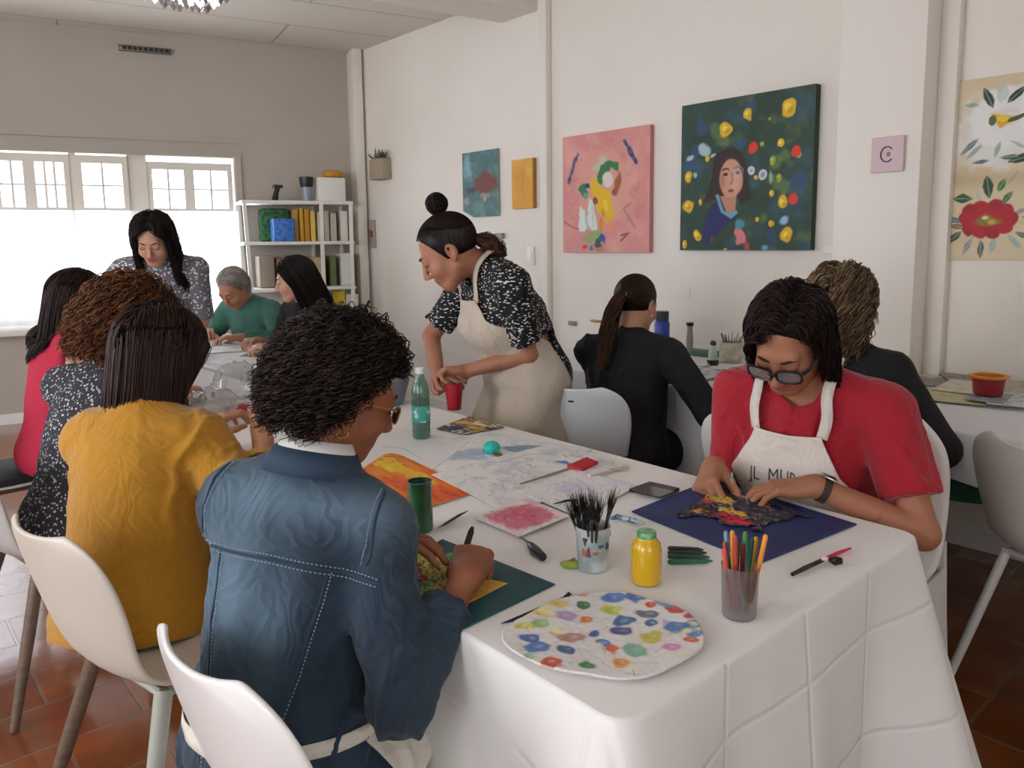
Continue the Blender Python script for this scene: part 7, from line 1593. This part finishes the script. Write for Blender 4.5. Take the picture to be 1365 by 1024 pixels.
# clutter at the far end: clear bags, grey tub, blue bag -----------------------------------
m_bag = glass_mat('clear_bag', '#ffffff', .22, diff=('#d5d7d8', .28))
def bag(label, p, r_, seed=1, m=m_bag, name='plastic_bag', cat='bag', amp=.012, h=.008):
    B_ = Blob(); B_.ell(p+np.array([0, 0, r_[2]*.92]), r_, k=.03); B_.ell(p+np.array([r_[0]*.4, -.01, r_[2]*1.25]), (r_[0]*.6, r_[1]*.7, r_[2]*.7), k=.04); B_.cut(p+np.array([0, 0, .002]), (0, 0, -1), .4)
    v_, q_ = B_.mesh(h, wrinkle(amp, 55, seed=seed)); return tag(fast_mesh(name, v_, q_, m), label, cat)
bag('clear crumpled plastic bag at the far end of the table, beside the white sheet', np.array([.92, 2.62, TZ+.002]), (.085, .09, .06), 1)
bag('clear crumpled plastic bag in front of the back table', np.array([1.10, 2.84, TZ+.002]), (.085, .07, .085), 2)
bag('large silvery clear bag behind the curly dark hair, near the instructor', np.array([1.42, 2.72, TZ+.002]), (.12, .10, .10), 4)
b = MB(); b.box((1.02, 2.70, TZ+.002), (1.10, 2.76, TZ+.03), .008); tag(b.obj('red_packet', mat('red_packet', '#b0303a', .5)), 'small red packet between the clear bags', 'packet')
b = MB(); b.lathe([(0, .002), (.085, .002), (.11, .10), (.114, .104), (.107, .104), (.083, .008), (0, .008)], (1.52, 2.50, TZ), 32, sx=1.1); r_o = b.obj('grey_tub', mat('grey_blue_plastic', '#77808f', .35)); tag(r_o, 'wide grey blue plastic tub beside the green bottle', 'tub')
bg_ = np.array([1.80, 3.05, 0])
b = MB(); 
b = MB(); b.ball((1.60, 2.86, TZ+.135), (.014, .014, .012), 12); 
lp = empty('tool_basket', (1.58, 2.80, TZ+.002), 0, 'open wire tray with grey and dark red contents behind the curly dark hair', 'tray')
b2 = MB()
for z_ in (.02, .075, .12):
    s_ = .13+.02*z_/.12; b2.tube([(1.58+x*s_, 2.80+y*.09, TZ+z_) for x, y in ((-1, -1), (1, -1), (1, 1), (-1, 1))], .003, 6, closed=True)
for i in range(7):
    x = -1+i/3.0; b2.tube([(1.58+x*.13, 2.71, TZ+.005), (1.58+x*.15, 2.71, TZ+.12)], .002, 5); b2.tube([(1.58+x*.13, 2.89, TZ+.005), (1.58+x*.15, 2.89, TZ+.12)], .002, 5)
b2.obj('wire_frame', mat('chrome', '#c8c8c8', .15, 1), lp); b3 = MB(); b3.box((1.47, 2.73, TZ+.004), (1.69, 2.87, TZ+.07), .01); b3.obj('grey_filling', mat('grey_cloth_fill', '#6f7276', .9), lp); b3 = MB(); b3.box((1.60, 2.735, TZ+.06), (1.66, 2.80, TZ+.115), .01); b3.obj('dark_red_block', mat('dark_red', '#6a1f2c', .6), lp)
tag(b.obj('orange_ball', mat('orange_foam', '#ee5a34', .7)), 'small orange foam ball on top of the wire tray', 'ball')
# things on the back table ------------------------------------------------------------------
def flat_at(label, x, y, w, h, rz, col, col2, z=TZ+.002, name='paper_sheet', cat='paper', thick=.002, group=None):
    c, s = math.cos(rz), math.sin(rz); q = [np.array([x+(a*w*c-b_*h*s)/2, y+(a*w*s+b_*h*c)/2, z]) for a, b_ in ((-1, -1), (1, -1), (1, 1), (-1, 1))]
    return tag(sheet(name, q, lambda P: (P.noise(col2, 7, .45, .7), P.noise(col, 16, .5, .8, .5)), 40, thick, base=col), label, cat, group)
flat_at('yellow green painted paper nearest the black haired woman', 1.86, 3.98, .20, .26, .2, '#c7b545', '#8f9440'); flat_at('green leaf paper under her hands at the back table', 1.72, 4.12, .14, .12, .8, '#6a7a2e', '#a5b23c', z=TZ+.005)
flat_at('white sheet on the near corner of the back table', 1.56, 3.95, .22, .26, .1, '#e9ebee', '#d7dade'); flat_at('grey white sheet in front of the man in green', 1.66, 4.45, .26, .22, -.3, '#dfe1e2', '#c9b9a4'); flat_at('beige sheet beside the hands of the man in green', 1.60, 4.75, .22, .2, .4, '#cfc4b0', '#b9886a')
flat_at('brown scrap of card on the back table', 1.84, 4.28, .12, .08, .4, '#8a5a3c', '#b98a5a', z=TZ+.006); flat_at('pale sheet on the small side table', 1.05, 3.4, .26, .2, .3, '#e4e6ea', '#cfd3da')
# things on the wall table --------------------------------------------------------------------
def wp(px, py): return np.array(at(px, py, TZ+.002))
flat_at('large white sheet left of the ponytailed woman\'s work', *wp(905, 484)[:2], .34, .30, .1, '#eef0f2', '#dfe2e6', thick=.006); flat_at('sheet of grey pencil sketches on the wall table', *wp(930, 500)[:2], .36, .22, .1, '#d3d8e0', '#7f8794', z=TZ+.009); flat_at('patterned paper by the tall grey bottle', *wp(962, 500)[:2], .24, .16, .2, '#d5d9de', '#8b93a0', z=TZ+.003)
c = wp(934, 473); b = MB(); b.box((c[0]-.05, c[1]-.12, TZ+.002), (c[0]+.04, c[1]+.10, TZ+.028), .004); tag(b.obj('green_box', mat('dull_green_box', '#5a7a66', .6)), 'flat dull green box against the wall behind the bottles', 'box')
c = np.array(at(882, 470, TZ+.002)); r = empty('blue_bottle', tuple(c), 0, 'tall deep blue bottle with a dark cap behind the ponytailed woman', 'bottle'); b = MB(); b.lathe([(0, .001), (.036, .001), (.040, .01), (.042, .16), (.034, .175), (0, .176)], c, 26); b.obj('body', mat('deep_blue', '#1c3fa0', .3), r); b = MB(); b.lathe([(.034, .174), (.036, .178), (.036, .225), (0, .226)], c, 22); b.obj('cap', mat('dark_grey_cap', '#33363a', .5), r)
c = np.array(at(919, 473, TZ+.028)); r = empty('grey_bottle', tuple(c), 0, 'slim grey bottle with a black cap standing on the green box', 'bottle'); b = MB(); b.lathe([(0, .001), (.016, .001), (.018, .08), (.014, .12), (.014, .15), (0, .15)], c, 18); b.obj('body', mat('slim_grey', '#8a8f8e', .4), r); b = MB(); b.lathe([(.018, .148), (.019, .165), (0, .166)], c, 16); b.obj('cap', m_black, r)
c = np.array(at(950, 486, TZ+.002)); r = empty('pale_bottle', tuple(c), 0, 'small pale bottle with a dark stopper on a black base', 'bottle'); b = MB(); b.lathe([(.022, .02), (.021, .06), (.014, .085), (.012, .095), (0, .095)], c, 20); b.obj('body', mat('pale_bottle', '#c4ccc0', .4), r); b = MB(); b.lathe([(0, .0), (.027, .0), (.028, .022), (.02, .024), (0, .024)], c, 20); b.obj('base', m_black, r); b = MB(); b.ball((c[0], c[1], c[2]+.104), .015); b.obj('stopper', mat('dark_stopper', '#3c3f40', .6), r)
c = np.array(at(975, 482, TZ+.002)); r = empty('pen_jar', tuple(c), 0, 'cloudy jar of small white tipped tools behind the red sleeve', 'jar'); b = MB(); b.lathe([(0, .0), (.055, .0), (.062, .03), (.055, .09), (.058, .10), (.05, .1), (.05, .01), (0, .01)], c, 24); b.obj('body', mat('cloudy_jar', '#b9b29c', .5, col2='#d6d0c0', nscale=30), r)
rs = random.Random(6)
for i in range(16):
    a = rs.uniform(0, 6.28); p0 = Vector(c)+Vector((math.cos(a)*.02, math.sin(a)*.02, .04)); d = Vector((math.cos(a)*.35, math.sin(a)*.35, 1)).normalized(); b = MB(); b.tube([p0, p0+d*rs.uniform(.08, .12)], .0022, 5, mi=0); p1 = p0+d*.11; b.ball(tuple(p1), .006, 8, mi=1)
    tag(b.obj('thin_tool', [mat('dark_wire', '#4a4c50', .4), mat('white_tip', '#e8e8ea', .4)]), 'thin white tipped tool standing in the cloudy jar', 'tool', 'thin tools in the cloudy jar')
b = MB(); c = np.array(at(972, 503, TZ+.004)); b.ball((c[0], c[1], c[2]), (.05, .022, .004), 16); b.tube([(c[0]+.046*math.cos(i*.3), c[1]+.02*math.sin(i*.3), c[2]+.004) for i in range(21)], .004, 6, closed=True); tag(b.obj('purple_dish', mat('purple_plastic', '#8a55b0', .4)), 'flat purple oval dish beside the red sleeve', 'dish')
c = np.array([2.73, 2.0, TZ+.06]); B_ = Blob(); B_.cone(c-[.05, .02, .02], c+[.06, .01, 0], .018, .012, .01); v_, q_ = B_.mesh(.004); tag(fast_mesh('dark_craft_piece', v_, q_, mat('dark_craft', '#4a3a38', .5, col2='#9a9088', nscale=60, nmix=(.5, .56))), 'dark shiny craft piece in the ponytailed woman\'s hands', 'craft piece')
# right wall table: papers and red bowl
for i, (px, py, w, h, rz, c1, c2, lb) in enumerate(((1215, 497, .42, .3, .05, '#d8d0bb', '#c6bca4', 'cream painted board lying against the wall by the pillar'), (1222, 508, .22, .26, .3, '#8d8a88', '#b9b29a', 'grey printed paper near the pillar'), (1222, 524, .2, .26, -.2, '#bdb98a', '#a3a276', 'olive yellow painted paper'), (1265, 530, .26, .26, .2, '#cfcd9c', '#bdb79a', 'pale yellow paper at the front edge of the wall table'), (1290, 505, .24, .2, .5, '#a09a94', '#6f6c6c', 'dark patterned paper behind the red bowl'), (1292, 520, .3, .2, .1, '#dcd6c6', '#c9c2b2', 'cream paper left of the red bowl'), (1345, 520, .3, .22, .3, '#c2b7a2', '#a39a8c', 'tan paper right of the red bowl'), (1350, 538, .28, .14, .2, '#d5dadc', '#9fa4a6', 'silvery folded paper in front of the tan paper'), (1318, 536, .2, .12, .1, '#8e9aa6', '#c6ccd0', 'blue grey card under the red bowl'))):
    p = wp(px, py); flat_at(lb, p[0], p[1], w, h, rz, c1, c2, z=TZ+.002+i*.0022)
p = wp(1316, 534); p[2] = TZ+.026; r = empty('red_bowl', tuple(p), 0, 'dark red plastic pot with an orange rim on the papers at the right', 'bowl'); b = MB(); b.lathe([(0, .0), (.045, .0), (.048, .003), (.055, .062), (.052, .062), (.046, .006), (0, .006)], p, 32); b.obj('body', mat('dark_red_plastic', '#8e1a22', .35), r); b = MB(); b.lathe([(.053, .060), (.066, .066), (.068, .072), (.056, .074), (.050, .070), (.050, .060)], p, 32); b.obj('orange_rim', mat('orange_rim', '#e88a1a', .35), r)
# dark rucksack behind the back table
p = np.array(at_x(472, 440, 2.75)); B_ = Blob(); g0 = np.array([2.75, p[1], 0]); B_.ell(g0+[0, 0, .50], (.10, .13, .30), k=.05); B_.ell(g0+[-.05, 0, .40], (.09, .11, .2), k=.05); B_.ell(g0+[0, 0, .15], (.12, .15, .152), k=.05); v_, q_ = B_.mesh(.012, wrinkle(.008, 30)); rk = fast_mesh('rucksack', v_, q_, mat('black_nylon', '#17171b', .6)); tag(rk, 'black rucksack standing against the wall beyond the curly dark hair', 'bag')
